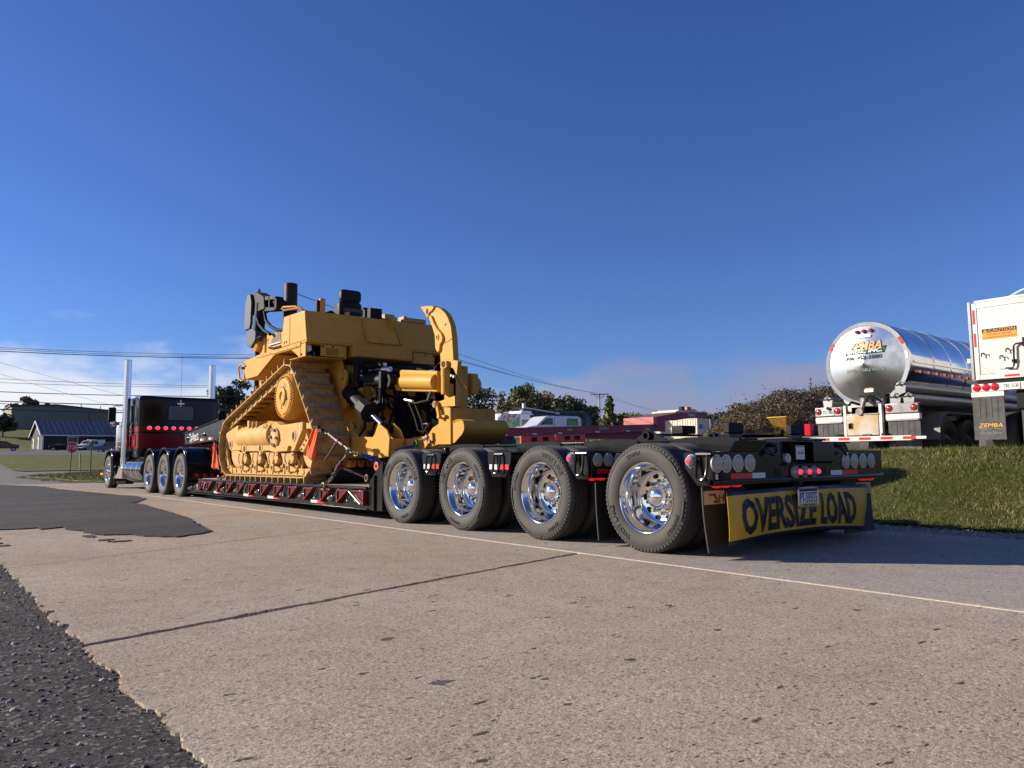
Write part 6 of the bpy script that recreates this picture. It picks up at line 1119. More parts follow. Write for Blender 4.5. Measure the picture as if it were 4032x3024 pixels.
for y0, y1, pl in ((4.85, 5.52, 1), (3.07, 3.80, 0)):
    b = part('lamp_panel', MB().bx(WX-.03, WX+.10, y0, y1, 1.75, 1.97), ALU, TN, .012)
    for y in (y0+.09, y1-.09): part('tail_lamp', MB().lathe([(-.03,.065),(-.045,.06),(-.058,.035),(-.06,.001)], (WX, y, 1.865), 'x', 20), RLENS, b); part('grommet', MB().lathe([(-.03,.078),(-.042,.074),(-.042,.062)], (WX, y, 1.865), 'x', 20), FLATB, b)
    part('flap_hanger', MB().bx(WX-.02, WX+.10, y0-.02, y1+.0, 1.60, 1.73), WHT, TN, .01); part('hanger_bar', MB().bx(WX-.03, WX-.02, y0, y1-.02, 1.575, 1.615), ALU, TN, .003)
    f = part('mud_flap', MB().bx(WX, WX+.015, y0-.02, y1-.04, .87, 1.575), GFLAP, TN, .004); g2 = MB()
    for i in range(4): g2.bx(WX-.003, WX, y0+.10+i*.13, y0+.108+i*.13, 1.24, 1.56)
    part('flap_groove', g2, FLATB, f)
    if pl:
        q = part('licence_plate', MB().bx(WX-.045, WX-.035, 5.03, 5.335, 1.765, 1.92), PLATE, TN, .004); part('plate_number', text_fit('TOZ 4666', .26, .085, .003).xform(face(*WEST, (WX-.047, 5.18, 1.845))), INK, q); part('plate_rag', MB().box((WX-.06, 5.15, 1.93), (.03, .12, .07), 0, Matrix.Rotation(.5, 3, 'X')), FLATB, q, .015)
    else:
        part('lettering', text_fit('ZEMBA', .42, .07, .003, .2).xform(face(*WEST, (WX-.002, 3.40, 1.13))), TXTG, f); part('lettering', text_fit('BROS INC', .38, .03, .003).xform(face(*WEST, (WX-.002, 3.40, 1.07))), TXTG, f); part('lettering', text_fit('On the Move', .36, .06, .003, .4).xform(face(*WEST, (WX-.002, 3.40, .98))), TXTP, f)
bmp = part('rear_bumper', MB().bx(WX-.25, WX-.13, 3.15, 5.58, 1.125, 1.24), WHT, TN, .008)
for i in range(5):
    y = 5.33-i*.50; part('bumper_tape', MB().bx(WX-.2535, WX-.2505, y-.27, y, 1.155, 1.215), TRED, bmp); part('bumper_tape', MB().bx(WX-.2535, WX-.2505, y-.49, y-.275, 1.155, 1.215), TWHT, bmp)
part('bumper_strut', MB().bx(WX-.2, WX+.3, 3.75, 3.83, 1.1, 1.3).bx(WX-.2, WX+.3, 4.85, 4.93, 1.1, 1.3), FLATB, TN)
part('under_frame', MB().bx(WX+.4, WX+11, 3.9, 4.0, 1.3, 1.6).bx(WX+.4, WX+11, 4.65, 4.75, 1.3, 1.6), FLATB, TN)
fw = part('wheel_fender', MB().prism([(WX+.9, 1.15), (WX+.95, 1.45), (WX+1.15, 1.72), (WX+1.45, 1.80), (WX+3.1, 1.80), (WX+3.35, 1.68), (WX+3.5, 1.4), (WX+3.46, 1.4), (WX+3.3, 1.64), (WX+3.1, 1.755), (WX+1.45, 1.755), (WX+1.2, 1.68), (WX+1.0, 1.43), (WX+.95, 1.15)], 'y', 3.03, 3.55), mat('fender_grey', (.22, .22, .22), .4, .5), TN, 0, 50)
for x in (WX+1.55, WX+2.75):
    for y, s in ((3.08, -1), (5.5, 1)): road_wheel(TN, x, y, 1.12, .52, .60, s, .29, mat('dull_wheel', (.20, .18, .16), .4, .8) if 'dull_wheel' not in MATS else MATS['dull_wheel'])
road_wheel(TN, WX+.1, 4.1, .98, .35, .25, -1, .18)
# ------------------------------------------------------------------ white dump trailer
BX = 13.05; BT = thing('dump_trailer', 'white box dump trailer with caution sign on its tailgate and grey mud flap', 'trailer', (BX+4, .85, .7), world=True)
bd = part('body', MB().bx(BX+.03, BX+9, -.46, 2.13, 2.40, 4.06), WHT, BT, .01)
fr = MB().bx(BX, BX+.03, 1.965, 2.13, 2.40, 4.08).bx(BX, BX+.03, -.46, -.30, 2.40, 4.08).bx(BX, BX+.03, -.30, 1.965, 3.96, 4.08).bx(BX, BX+.03, -.30, 1.965, 2.40, 2.51)
part('tailgate_frame', fr, WHT, bd, .008); part('tailgate', MB().bx(BX+.012, BX+.03, -.29, 1.955, 2.515, 3.955), WHT, bd, .004); part('corner_post', MB().bx(BX-.02, BX+.0, 2.075, 2.13, 2.42, 4.12), ALU, bd, .004)
part('corner_gusset', MB().prism([(1.95, 2.52), (1.72, 2.52), (1.95, 2.72)], 'x', BX, BX+.01), WHT, bd)
part('top_rail', MB().bx(BX-.01, BX+9, -.47, 2.0, 4.08, 4.13), WHT, bd, .01)
for z0, z1 in ((3.62, 3.93), (3.12, 3.42)): part('reflective_tape', MB().bx(BX-.0035, BX-.0005, 2.0, 2.045, z0, z1), TRED, bd)
part('reflective_tape', MB().bx(BX-.0035, BX-.0005, 1.22, 1.50, 2.43, 2.475), TRED, bd); part('reflective_tape', MB().bx(BX-.0035, BX-.0005, .92, 1.22, 2.43, 2.475), TWHT, bd)
s = part('caution_sign', MB().bx(BX+.005, BX+.0115, 1.23, 1.885, 3.265, 3.49), CAUT, bd); part('sign_band', MB().bx(BX+.002, BX+.0045, 1.23, 1.885, 3.405, 3.49), INK, s)
part('lettering', text_fit('CAUTION', .50, .065, .002).xform(face(*WEST, (BX+.001, 1.50, 3.447))), CAUT, s); part('warning_triangle', MB().prism([(1.86, 3.415), (1.77, 3.415), (1.815, 3.482)], 'x', BX-.001, BX+.0015), CAUT, s); part('exclamation_mark', MB().bx(BX-.003, BX-.001, 1.811, 1.819, 3.438, 3.465).bx(BX-.003, BX-.001, 1.811, 1.819, 3.424, 3.432), INK, s)
part('lettering', text_fit('STAY BACK 200 FEET', .49, .04, .002).xform(face(*WEST, (BX+.0035, 1.555, 3.362))), CRED, s); part('lettering', text_fit('NOT RESPONSIBLE FOR BROKEN WINDOWS', .62, .024, .002).xform(face(*WEST, (BX+.0035, 1.555, 3.30))), INK, s)
part('latch_bar', MB().tube([(BX-.03, .95, 3.12), (BX-.04, 1.25, 3.10), (BX-.04, 1.285, 3.06), (BX-.04, 1.30, 2.66), (BX-.04, 1.33, 2.60), (BX-.03, 1.46, 2.61)], .018, 8).bx(BX-.05, BX, .9, 1.12, 3.03, 3.22).bx(BX-.04, BX, 1.26, 1.34, 2.72, 2.78), FLATB, bd)
for y, z in ((1.90, 2.97), (1.43, 3.02), (1.55, 2.88)): part('hook', MB().tube([(BX, y, z), (BX-.05, y, z-.01), (BX-.05, y, z-.08)], .012, 6).tube([(BX-.05, y, z), (BX-.05, y-.06, z), (BX-.05, y-.065, z-.05)], .01, 6), FLATB, bd)
part('lettering', text_fit('Gen', .12, .04, .002).xform(face(*WEST, (BX+.010, 1.52, 2.605))), INK, bd)
part('hinge', MB().bx(BX-.02, BX+.1, 2.13, 2.20, 2.78, 2.88), WHT, bd, .005)
part('under_rail', MB().bx(BX+.05, BX+9, -.40, 2.05, 2.33, 2.395), FLATB, BT); part('rear_sill', MB().bx(BX-.02, BX+.12, -.46, 2.15, 2.145, 2.31), WHT, BT, .01)
for y in (2.05, 1.87, 1.70, -.1, -.27): part('tail_lamp', MB().lathe([(BX-.02,.082),(BX-.035,.078),(BX-.045,.04),(BX-.048,.001)], (0, y, 2.235), 'x', 20), RLENS, BT)
q = part('licence_plate', MB().bx(BX-.035, BX-.025, 1.22, 1.55, 2.155, 2.30), PLATE, BT, .004); part('plate_number', text_fit('TRC 5130', .27, .08, .003).xform(face(*WEST, (BX-.037, 1.385, 2.235))), INK, q)
part('flap_bracket', MB().bx(BX-.01, BX+.05, 1.53, 2.17, 2.03, 2.14), WHT, BT, .01)
f = part('mud_flap', MB().bx(BX-.005, BX+.012, 1.54, 2.155, 1.11, 2.05), GFLAP, BT, .004); g2 = MB()
for i in range(4): g2.bx(BX-.008, BX-.005, 1.66+i*.115, 1.668+i*.115, 1.58, 2.0)
part('flap_groove', g2, FLATB, f); part('lettering', text_fit('ZEMBA', .46, .08, .003, .2).xform(face(*WEST, (BX-.007, 1.83, 1.42))), TXTY, f); part('lettering', text_fit('BROS INC', .44, .03, .003).xform(face(*WEST, (BX-.007, 1.83, 1.345))), TXTG, f); part('lettering', text_fit('On the Move', .40, .065, .003, .4).xform(face(*WEST, (BX-.007, 1.83, 1.26))), TXTP, f)
part('under_body', MB().bx(BX+.4, BX+8, .2, 1.4, 1.4, 2.3).bx(BX+.1, BX+.3, .0, 1.35, 1.75, 2.14), FLATB, BT, .02); part('spare_panel', MB().bx(BX+.2, BX+.25, .3, 1.30, 1.0, 1.95), GRYP, BT, .01)
part('tarp_bow', MB().tube([(BX+.3, 1.55, 4.10), (BX+.3, 1.2, 4.26), (BX+.3, .85, 4.36), (BX+.3, .4, 4.38), (BX+.3, -.2, 4.20)], .025, 8), mat('pale_cyan_tube', (.45, .62, .62), .4), BT)
for x in (BX+.75, BX+2.0):
    for y, s in ((-.40, -1), (2.05, 1)): road_wheel(BT, x, y, 1.2, .52, .60, s, .29, MATS['dull_wheel'])
# ------------------------------------------------------------------ red trailer, barriers and yard things
RT = thing('red_lowboy_trailer', 'faded red lowboy trailer parked on the gravel lot beyond the black trailer', 'trailer', (30, 32.3, 1.6), world=True)
dk2 = part('deck', MB().prism([(20.5, 1.93), (20.5, 2.46), (36.3, 3.03), (36.3, 2.52)], 'y', 31, 31.25).prism([(20.5, 2.30), (20.5, 2.44), (36.3, 3.0), (36.3, 2.86)], 'y', 31.25, 33.6).prism([(20.5, 1.93), (20.5, 2.46), (36.3, 3.03), (36.3, 2.52)], 'y', 33.6, 33.85), BRED, RT, .02)
part('deck_bulkhead', MB().bx(36.0, 36.35, 31.0, 33.85, 2.9, 3.55), PINK, RT, .02)
nk = part('gooseneck', MB().prism([(36.32, 3.0), (36.32, 3.55), (39.0, 3.93), (42.08, 4.04), (42.08, 3.62), (40.0, 3.55), (38.5, 3.36), (37.25, 3.30), (37.25, 2.51), (36.32, 2.55)], 'y', 31.0, 31.25).prism([(36.32, 3.0), (36.32, 3.55), (39.0, 3.93), (42.08, 4.04), (42.08, 3.62), (40.0, 3.55), (38.5, 3.36), (37.25, 3.30), (37.25, 2.51), (36.32, 2.55)], 'y', 33.6, 33.85), BRED, RT, .02)
part('neck_floor', MB().prism([(36.36, 3.50), (36.36, 3.56), (39.0, 3.94), (42.0, 4.05), (42.0, 3.95), (39.0, 3.85)], 'y', 31.26, 33.59), mat('weathered_boards', (.16, .13, .11), .8, col2=(.09, .075, .065), vs=3), RT)
part('neck_lettering', text_fit('Talbert', .85, .24, .01).xform(face((1,0,.04), (0,0,1), (40.2, 30.995, 3.80))), TXTW, nk)
part('boards_on_neck', MB().bx(38.6, 40.3, 31.1, 33.4, 3.93, 4.06).bx(39.0, 41.2, 31.2, 33.2, 4.04, 4.15).bx(40.6, 41.1, 31.3, 31.6, 4.06, 4.26), CREAM, RT, .02)
for x in (39.55, 40.1, 40.3): part('strap_roll', MB().lathe([(31.2,.02),(31.2,.16),(31.5,.16),(31.5,.02)], (x, 0, 4.24), 'y', 14), FLATB if x < 40 else KRED, RT)
part('lower_frame', MB().bx(27.5, 36, 31.4, 33.4, 2.0, 2.5), BRED, RT, .02)
for i, (x, m) in enumerate(((22.6, TWHT), (24.2, TRED), (24.9, TWHT), (27.0, TWHT), (29.5, TRED), (30.3, TWHT), (32.6, TRED), (33.2, TWHT), (34.6, TRED))):
    z = 2.02+(x-21)*.0375; part('reflective_tape', MB().bx(x, x+.36, 30.992, 30.996, z, z+.09), m, RT)
part('data_plate', MB().bx(30.6, 31.5, 30.99, 30.996, 2.58, 2.72), TXTG, RT); part('data_plate', MB().bx(35.1, 35.6, 30.99, 30.996, 2.62, 2.74), CAUT, RT); part('side_lamp', MB().prism(rrect(27.8, 28.2, 2.48, 2.56, .035), 'y', 30.985, 30.996), TORG, RT)
for x in (21.9, 23.26):
    for y, s in ((31.15, -1), (33.7, 1)): road_wheel(RT, x, y, 1.72, .46, .55, s, .29)
def barrier(x0, x1, y0, y1, z0, z1, label):
    t = thing('plastic_barrier', label, 'barrier', ((x0+x1)/2, (y0+y1)/2, z0-.77), 0, 'orange barriers in front of the red trailer', world=True)
    d = Vector((x1-x0, y1-y0, z1-z0)); L_ = math.hypot(d.x, d.y); M = Matrix.Translation((x0, y0, z0)) @ Matrix.Rotation(math.atan2(d.y, d.x), 4, 'Z') @ Matrix.Rotation(-math.atan2(d.z, L_), 4, 'Y')
    part('body', MB().prism([(-.22, -.78), (-.20, -.55), (-.09, -.30), (-.07, 0), (.07, 0), (.09, -.30), (.20, -.55), (.22, -.78)], 'x', .10, L_).xform(M), ORGP, t, .02)
    part('end_post', MB().cyl((.06, 0, -.75), (.06, 0, .02), .075, 12).xform(M), mat('orange_plastic_pale', (.80, .13, .06), .5) if 'orange_plastic_pale' not in MATS else MATS['orange_plastic_pale'], t)
    for u in (.28, .62):
        part('fork_slot', MB().bx(L_*u, L_*u+.38, -.115, -.085, -.27, -.07).xform(M), FLATB, t); part('slot_lip', MB().prism([(L_*u+.36, -.07), (L_*u+.60, -.27), (L_*u+.36, -.27)], 'y', -.16, -.09).xform(M), MATS['orange_plastic_pale'], t)
barrier(19.01, 21.6, 24.93, 25.30, 1.85, 1.945, 'orange plastic barrier nearest the yellow ripper in front of the red trailer'); barrier(21.68, 23.93, 25.32, 25.5, 1.95, 2.03, 'orange plastic barrier with worn right end below the middle of the red trailer')
def cyl_sign(): pass
# cargo van
VN = thing('cargo_van', 'white cargo van with green picture on its side parked behind the red trailer', 'van', (38, 44, 2.0), world=True)
vp = [(34.4, 2.45), (34.4, 2.95), (34.75, 3.25), (35.75, 3.42), (36.65, 4.12), (37.0, 4.22), (40.4, 4.26), (40.75, 4.15), (40.85, 3.3), (40.85, 2.45)]
vb = part('body', MB().prism(vp, 'y', 43.2, 45.1), WHTC, VN, .08, seg=3)
part('windscreen', MB().prism([(35.85, 3.46), (36.65, 4.08), (36.70, 4.06), (35.95, 3.46)], 'y', 43.3, 45.0), GLS, vb); part('door_window', MB().prism([(36.15, 3.48), (36.75, 4.02), (37.45, 4.04), (37.45, 3.48)], 'y', 43.18, 43.198), GLS, vb)
part('door_seam', MB().bx(37.62, 37.66, 43.19, 43.198, 2.6, 4.1), GRYP, vb); part('side_mirror', MB().bx(36.15, 36.35, 43.0, 43.15, 3.45, 3.68), FLATB, vb, .02)
part('side_picture', MB().bx(39.05, 40.35, 43.185, 43.198, 3.45, 4.05), mat('picture_green', (.05, .16, .08), .5, col2=(.25, .30, .28), vs=6, lo=.45, hi=.55), vb); part('picture_shape', MB().prism([(39.15, 3.55), (39.4, 3.9), (39.7, 3.7), (40.0, 3.95), (40.25, 3.55)], 'y', 43.175, 43.184), KGRN, vb); part('tail_lamp', MB().bx(40.70, 40.86, 43.16, 43.3, 3.35, 4.0), RLENS, vb, .02)
for x in (35.5, 39.7): road_wheel(VN, x, 43.25, 2.3, .38, .25, -1, .22)
# graffiti truck
KT = thing('graphic_box_truck', 'truck with bright green KING lettering on a silver wrapped body behind the red trailer', 'truck', (37, 48, 2.1), world=True)
kb = part('box_body', MB().bx(34.9, 37.0, 46.9, 49.2, 2.6, 4.55), mat('wrap_graphic', (.55, .58, .62), .5, col2=(.25, .28, .36), vs=3.2, lo=.46, hi=.56), KT, .04)
part('torn_cover', MB().add([(34.5, 46.95, 3.95), (34.95, 46.92, 4.55), (35.4, 46.92, 4.58), (34.95, 46.88, 3.9), (34.5, 49, 3.95), (34.95, 49, 4.55), (35.4, 49, 4.58), (34.95, 49, 3.9)], [(0,1,2,3),(7,6,5,4),(0,4,5,1),(1,5,6,2),(2,6,7,3),(3,7,4,0)]), TWHT, kb)
part('lettering', text_fit('KING', 1.75, .62, .02, .15).xform(face((1,0,.16), (0,0,1), (36.0, 46.88, 3.72))), KGRN, kb)
part('doodle', MB().tube([(35.1, 46.88, 4.0), (35.3, 46.88, 4.3), (35.6, 46.88, 4.1), (35.75, 46.88, 4.4), (36.1, 46.88, 4.2), (36.3, 46.88, 4.4)], .06, 5), KRED, kb); part('doodle', MB().tube([(35.2, 46.87, 3.4), (35.15, 46.87, 3.75), (35.35, 46.87, 3.95)], .04, 5).tube([(36.3, 46.87, 4.1), (36.6, 46.87, 4.45), (36.8, 46.87, 4.3)], .04, 5), TXTW, kb)
cb = part('cab', MB().bx(37.01, 38.6, 46.95, 49.1, 2.6, 4.6), WHTC, KT, .08); part('cab_window', MB().prism(rrect(37.2, 38.0, 3.42, 4.08, .08), 'y', 46.93, 46.948), GLS, cb); part('cab_opening', MB().bx(38.15, 38.55, 46.92, 46.948, 3.0, 4.5), FLATB, cb); part('roof_light', MB().bx(37.2, 38.4, 47.0, 48.8, 4.61, 4.85).bx(37.5, 37.7, 47.2, 47.5, 4.85, 4.95), TWHT, cb, .05)
for x in (35.4, 37.9): road_wheel(KT, x, 47.0, 2.35, .45, .3, -1, .26)
RO = thing('dark_green_truck_body', 'dark green steel refuse body with a white pole on top behind the white van', 'container', (44, 51, 2.3), world=True)
rb_ = part('body', MB().bx(39.6, 47.6, 50.2, 52.6, 3.0, 5.1), DGRN, RO, .05)
for x in np.arange(40.4, 47.5, 1.15): part('rib', MB().bx(x, x+.12, 50.12, 50.2, 3.0, 5.05), DGRN, rb_)
part('top_rail', MB().bx(39.6, 47.7, 50.05, 50.2, 4.95, 5.25), DGRN, rb_, .02); part('tailgate', MB().prism([(47.6, 2.8), (47.6, 5.3), (48.2, 5.25), (48.9, 4.4), (48.9, 2.8)], 'y', 50.1, 52.7), DGRN, rb_, .04); part('tailgate_window', MB().bx(48.0, 48.55, 50.08, 50.098, 3.7, 4.7), mat('blue_print', (.06, .10, .20), .4, col2=(.35, .18, .06), vs=4, lo=.55, hi=.62), rb_); part('top_pile', MB().prism([(40.0, 5.25), (40.3, 5.55), (41.2, 5.6), (41.7, 5.25)], 'y', 50.3, 52.0), FLATB, rb_, .1)
part('white_pole', MB().tube([(39.9, 49.9, 5.75), (39.95, 49.9, 5.45), (40.1, 49.9, 5.35), (44.1, 49.9, 4.95)], .07, 8).bx(39.75, 40.0, 49.8, 50.0, 5.3, 5.75).bx(43.9, 44.25, 49.8, 50.0, 4.87, 5.05), TWHT, RO)
part('wheels_frame', MB().bx(40, 48, 50.5, 52.4, 2.5, 3.0), FLATB, RO)
# shipping containers
def container(x, y, z, w, l, h, m, label):
    t = thing('shipping_container', label, 'container', (x, y, z), 0, 'shipping containers at the back of the lot')
    part('body', MB().bx(.05, w-.05, .05, l-.05, 0, h), m, t)
    part('frame', MB().bx(0, .12, 0, .12, 0, h+.01).bx(w-.12, w, 0, .12, 0, h+.01).bx(0, .12, l-.12, l, 0, h+.01).bx(0, .1, .12, l-.12, h-.1, h+.01).bx(0, .1, .12, l-.12, 0, .12).bx(.12, w-.12, 0, .1, h-.1, h+.01).bx(.12, w-.12, 0, .1, 0, .12), m, t, .01)
    for i in range(int((l-.3)/.42)): part('corrugation', MB().prism([(.22+i*.42, .05), (.28+i*.42, .0), (.42+i*.42, .0), (.48+i*.42, .05)], 'z', .13, h-.11).xform(Matrix(((0,1,0,0),(1,0,0,0),(0,0,1,0),(0,0,0,1)))), m, t)
    for i in range(2): part('door_leaf', MB().bx(.16+i*(w-.3)/2, .14+(i+1)*(w-.3)/2, .01, .05, .14, h-.12), m, t, .01)
    for i in range(4): part('door_bar', MB().cyl((.35+i*(w-.7)/3, -.02, .05), (.35+i*(w-.7)/3, -.02, h-.05), .025, 6), m, t)
    return t
k = container(74.7, 57.2, 3.05, 2.6, 7.0, 2.5, CREAM, 'cream shipping container with blue sticker at the back of the gravel lot'); part('blue_sticker', MB().bx(.35, 1.1, -.03, -.015, 1.2, 1.75), mat('sticker_blue', (.03, .10, .35), .5), k)
container(80.5, 59.5, 3.2, 2.6, 6.5, 2.5, GRYC, 'grey shipping container standing behind the cream one')
TB = thing('black_tool_trailer', 'low black equipment trailer with a box in front of the cream container', 'trailer', (53, 44, 2.5), world=True)
part('beam', MB().bx(48.5, 57.5, 43.6, 44.6, 2.72, 2.92), FLATB, TB, .03); part('box', MB().bx(54.6, 56.6, 43.4, 44.8, 2.95, 3.75), FLATB, TB, .06); part('hitch', MB().cyl((57.5, 44.1, 2.85), (58.6, 44.1, 2.8), .08, 8), FLATB, TB); part('wheel', MB().lathe([(43.45,.02),(43.45,.32),(43.7,.32),(43.7,.02)], (51.5, 0, 2.6), 'y', 18), RUB, TB)
# spreader hopper
HP = thing('spreader_hopper', 'yellow steel spreader hopper standing by the chain link fence', 'hopper', (59.8, 35.8, 2.55), .15)
hb_ = part('hopper', MB().add([(-1.3,-.9,1.75),(1.3,-.9,1.55),(1.3,.9,1.55),(-1.3,.9,1.75),(-.25,-.45,.35),(.55,-.45,.35),(.55,.45,.35),(-.25,.45,.35)], [(0,1,5,4),(1,2,6,5),(2,3,7,6),(3,0,4,7),(7,6,5,4)]), YHOP, HP)
for x in (-.5, .2, .9): part('rib', MB().cyl((x*1.25, -.93, 1.66), (x*.38+.15, -.50, .35), .05, 6), YHOP, hb_)
part('top_rim', MB().tube([(-1.3,-.9,1.75),(1.3,-.9,1.55),(1.3,.9,1.55),(-1.3,.9,1.75)], .045, 6, True), TXTY, hb_); part('base_frame', MB().bx(-.6, 2.2, -.5, -.3, .02, .2).bx(-.6, 2.2, .3, .5, .02, .2).bx(-.4, .7, -.5, .5, .2, .35), TXTY, HP, .02); part('motor', MB().bx(-1.3, -.6, -.4, .3, .15, .6), FLATB, HP, .05); part('hose_reel', MB().lathe([(-.6,.02),(-.6,.2),(-.4,.2),(-.4,.02)], (-.1, 0, .75), 'y', 12), ORGP, HP)
RC = thing('red_cabinet', 'small red steel cabinet at the fence right of the rubber block', 'cabinet', (60.0, 33.2, 2.55)); part('body', MB().bx(-.2, .45, -.2, .4, 0, 1.05), RLENS, RC, .03); part('door', MB().bx(-.15, .4, -.22, -.20, .1, .95), RLENS, RC, .01); part('feet', MB().bx(.55, 1.4, -.2, .3, 0, .35), FLATB, RC, .03)
FN = thing('chain_link_fence', 'low fence with pale top rail in front of the brushy mound', 'fence', (79, 50, 3.2), world=True)
fa, fb = Vector((73.5, 54.6, 3.80)), Vector((85, 45.0, 4.05)); part('top_rail', MB().cyl(fa, fb, .05, 6), TRIM, FN)
for i in range(7):
    p = fa.lerp(fb, i/6); part('post', MB().cyl((p.x, p.y, p.z-.95), (p.x, p.y, p.z+.02), .04, 6), TRIM, FN)
# utility pole and wires
UP = thing('utility_pole', 'pale wooden utility pole with two crossarms beyond the gravel lot', 'pole', (94.6, 94.4, 3.9))
part('pole', MB().cyl((0, 0, -1), (0, 0, 8.45), .19, 10, .14), POLEW, UP)
dv = Vector((.78, -.62, 0)); part('crossarm', MB().box((0, 0, 8.2), (3.3, .14, .16), 0, Matrix.Rotation(-.672, 3, 'Z')), POLEW, UP); part('crossarm', MB().box((0, 0, 5.45), (3.6, .14, .14), 0, Matrix.Rotation(-.672, 3, 'Z')), POLED, UP)
part('brace', MB().cyl(dv*.9+Vector((0,0,8.1)), (0, 0, 7.2), .04, 5).cyl(-dv*.9+Vector((0,0,8.1)), (0, 0, 7.2), .04, 5).cyl(dv*.8+Vector((0,0,5.4)), (0, 0, 4.8), .04, 5).cyl(-dv*.8+Vector((0,0,5.4)), (0, 0, 4.8), .04, 5), POLED, UP)
for k in (-1.5, -.9, 1.5): part('insulator', MB().cyl(dv*k+Vector((0,0,8.28)), dv*k+Vector((0,0,8.55)), .06, 6), POLEW, UP)
P2 = thing('wooden_post', 'short dark wooden pole right of the pale utility pole', 'pole', (90, 88, 3.7)); part('pole', MB().cyl((0, 0, -1), (0, 0, 3.2), .16, 8, .13), POLED, P2); part('pole_cap', MB().cyl((0, 0, 3.2), (0, 0, 3.3), .17, 8), POLED, P2)
def wire(a, b, sag, r, label, group, ext=(0, 0)):
    a, b = Vector(a), Vector(b); pts = []
    for i in range(25):
        t = -ext[0]+(1+ext[0]+ext[1])*i/24; p = a.lerp(b, t); pts.append((p.x, p.y, p.z-sag*4*t*(1-t)))
    single('overhead_wire', MB().tube(pts, r, 4), WIRE, label, 'wire', pts[0], group)
PT = (94.6, 94.4, 3.9)
for k, (z, a, lb) in enumerate(((8.55, (20.0, 38.9, 9.1), 'upper thin wire running from behind the ripper shank to the utility pole'), (8.5, (20, 39, 8.55), 'second thin wire running to the top of the utility pole'), (8.2, (20, 39, 8.35), 'third thin wire running to the utility pole crossarm'))):
    q = Vector(PT)+dv*(-1.5, -.9, 1.5)[k]; wire(a, (q.x, q.y, PT[2]+z), .5, .018, lb, 'wires right of the bulldozer', (.15, 0))
for k, (z, lb) in enumerate(((8.55, 'upper wire dropping from the utility pole towards the red gooseneck'), (8.2, 'lower wire dropping from the utility pole towards the red gooseneck'))):
    q = Vector(PT)+dv*(-1.5, 1.5)[k]; wire((q.x, q.y, PT[2]+z), (104.5, 86.5, 8.6-.5*k), .3, .018, lb, 'wires right of the bulldozer', (0, 2.0))
WL = [((.58,65.2,9.50),(17.4,57.5,9.38),.02,'highest thin wire crossing the sky above the truck stacks'), ((.58,65.2,9.38),(17.4,57.5,9.18),.02,'second thin wire crossing just above the truck stacks'), ((.59,65.2,9.22),(17.4,57.5,9.08),.035,'thick wire grazing above the top of the truck stacks'), ((.69,65.2,7.10),(17.4,57.5,6.79),.018,'thin wire behind the upper half of the truck stacks'), ((.70,65.2,6.81),(17.4,57.5,6.70),.018,'thin wire just below it behind the stacks'), ((.73,65.2,6.11),(17.5,57.5,5.97),.035,'dark wire level with the sleeper roof'), ((.77,65.2,5.39),(16.5,57.8,5.19),.045,'thick cable just above the tan building roof'), ((.77,65.2,5.21),(16.5,57.5,4.45),.028,'thin cable crossing the tan building roof'), ((.79,65.2,4.77),(16.5,57.8,4.59),.05,'lowest thick cable crossing the tan building wall')]
for a, b, r, lb in WL: wire(a, b, .12, r, lb, 'wires above the far road', (1.2, .9))
wire((.7, 65, 8.3), (13, 63, 5.1), .1, .012, 'faint slanting wire left of the truck stacks', 'wires above the far road', (.5, .2)); wire((.6, 66, 7.6), (9, 63, 5.0), .1, .012, 'lower faint slanting wire left of the truck stacks', 'wires above the far road', (.5, .2))
# ------------------------------------------------------------------ signs at the far road
ST = thing('stop_sign', 'red octagonal stop sign on a dark red post at the far road', 'sign', (3.98, 54.5, .02)); fr_ = face((.80,-.60,0), (0,0,1), (.12, 0, 1.70))
part('post', MB().cyl((0, 0, 0), (.10, -.01, 2.0), .035, 8), PRED, ST)
oct_ = [(.40*math.cos(math.radians(22.5+45*i)), .40*math.sin(math.radians(22.5+45*i))) for i in range(8)]
pn = part('sign_panel', MB().prism(oct_, 'z', 0, .012).xform(fr_ @ Matrix.Translation((0, 0, .03))), SIGNR, ST); part('sign_border', MB().tube([(x*.95, y*.95, .044) for x, y in oct_], .014, 4, True).xform(fr_), TXTW, pn); part('lettering', text_fit('STOP', .60, .27, .004).xform(fr_ @ Matrix.Translation((0, 0, .047))), TXTW, pn)
SG = thing('green_sign_post', 'small green sign plate seen edge on atop a grey green post', 'sign', (5.6, 56.7, .04)); part('post', MB().cyl((0, 0, 0), (0, 0, 2.0), .045, 8), mat('olive_post', (.12, .14, .09), .6), SG); part('sign_panel', MB().box((.0, 0, 1.86), (.26, .04, .34), 0, Matrix.Rotation(-.65, 3, 'Z')), SIGNG, SG)
SK = single('marker_stake', MB().cyl((4.2, 52.2, 0), (4.2, 52.2, 1.30), .05, 7), POLEW, 'short pale stake between the stop sign and the green sign post', 'post', (4.2, 52.2, .03))
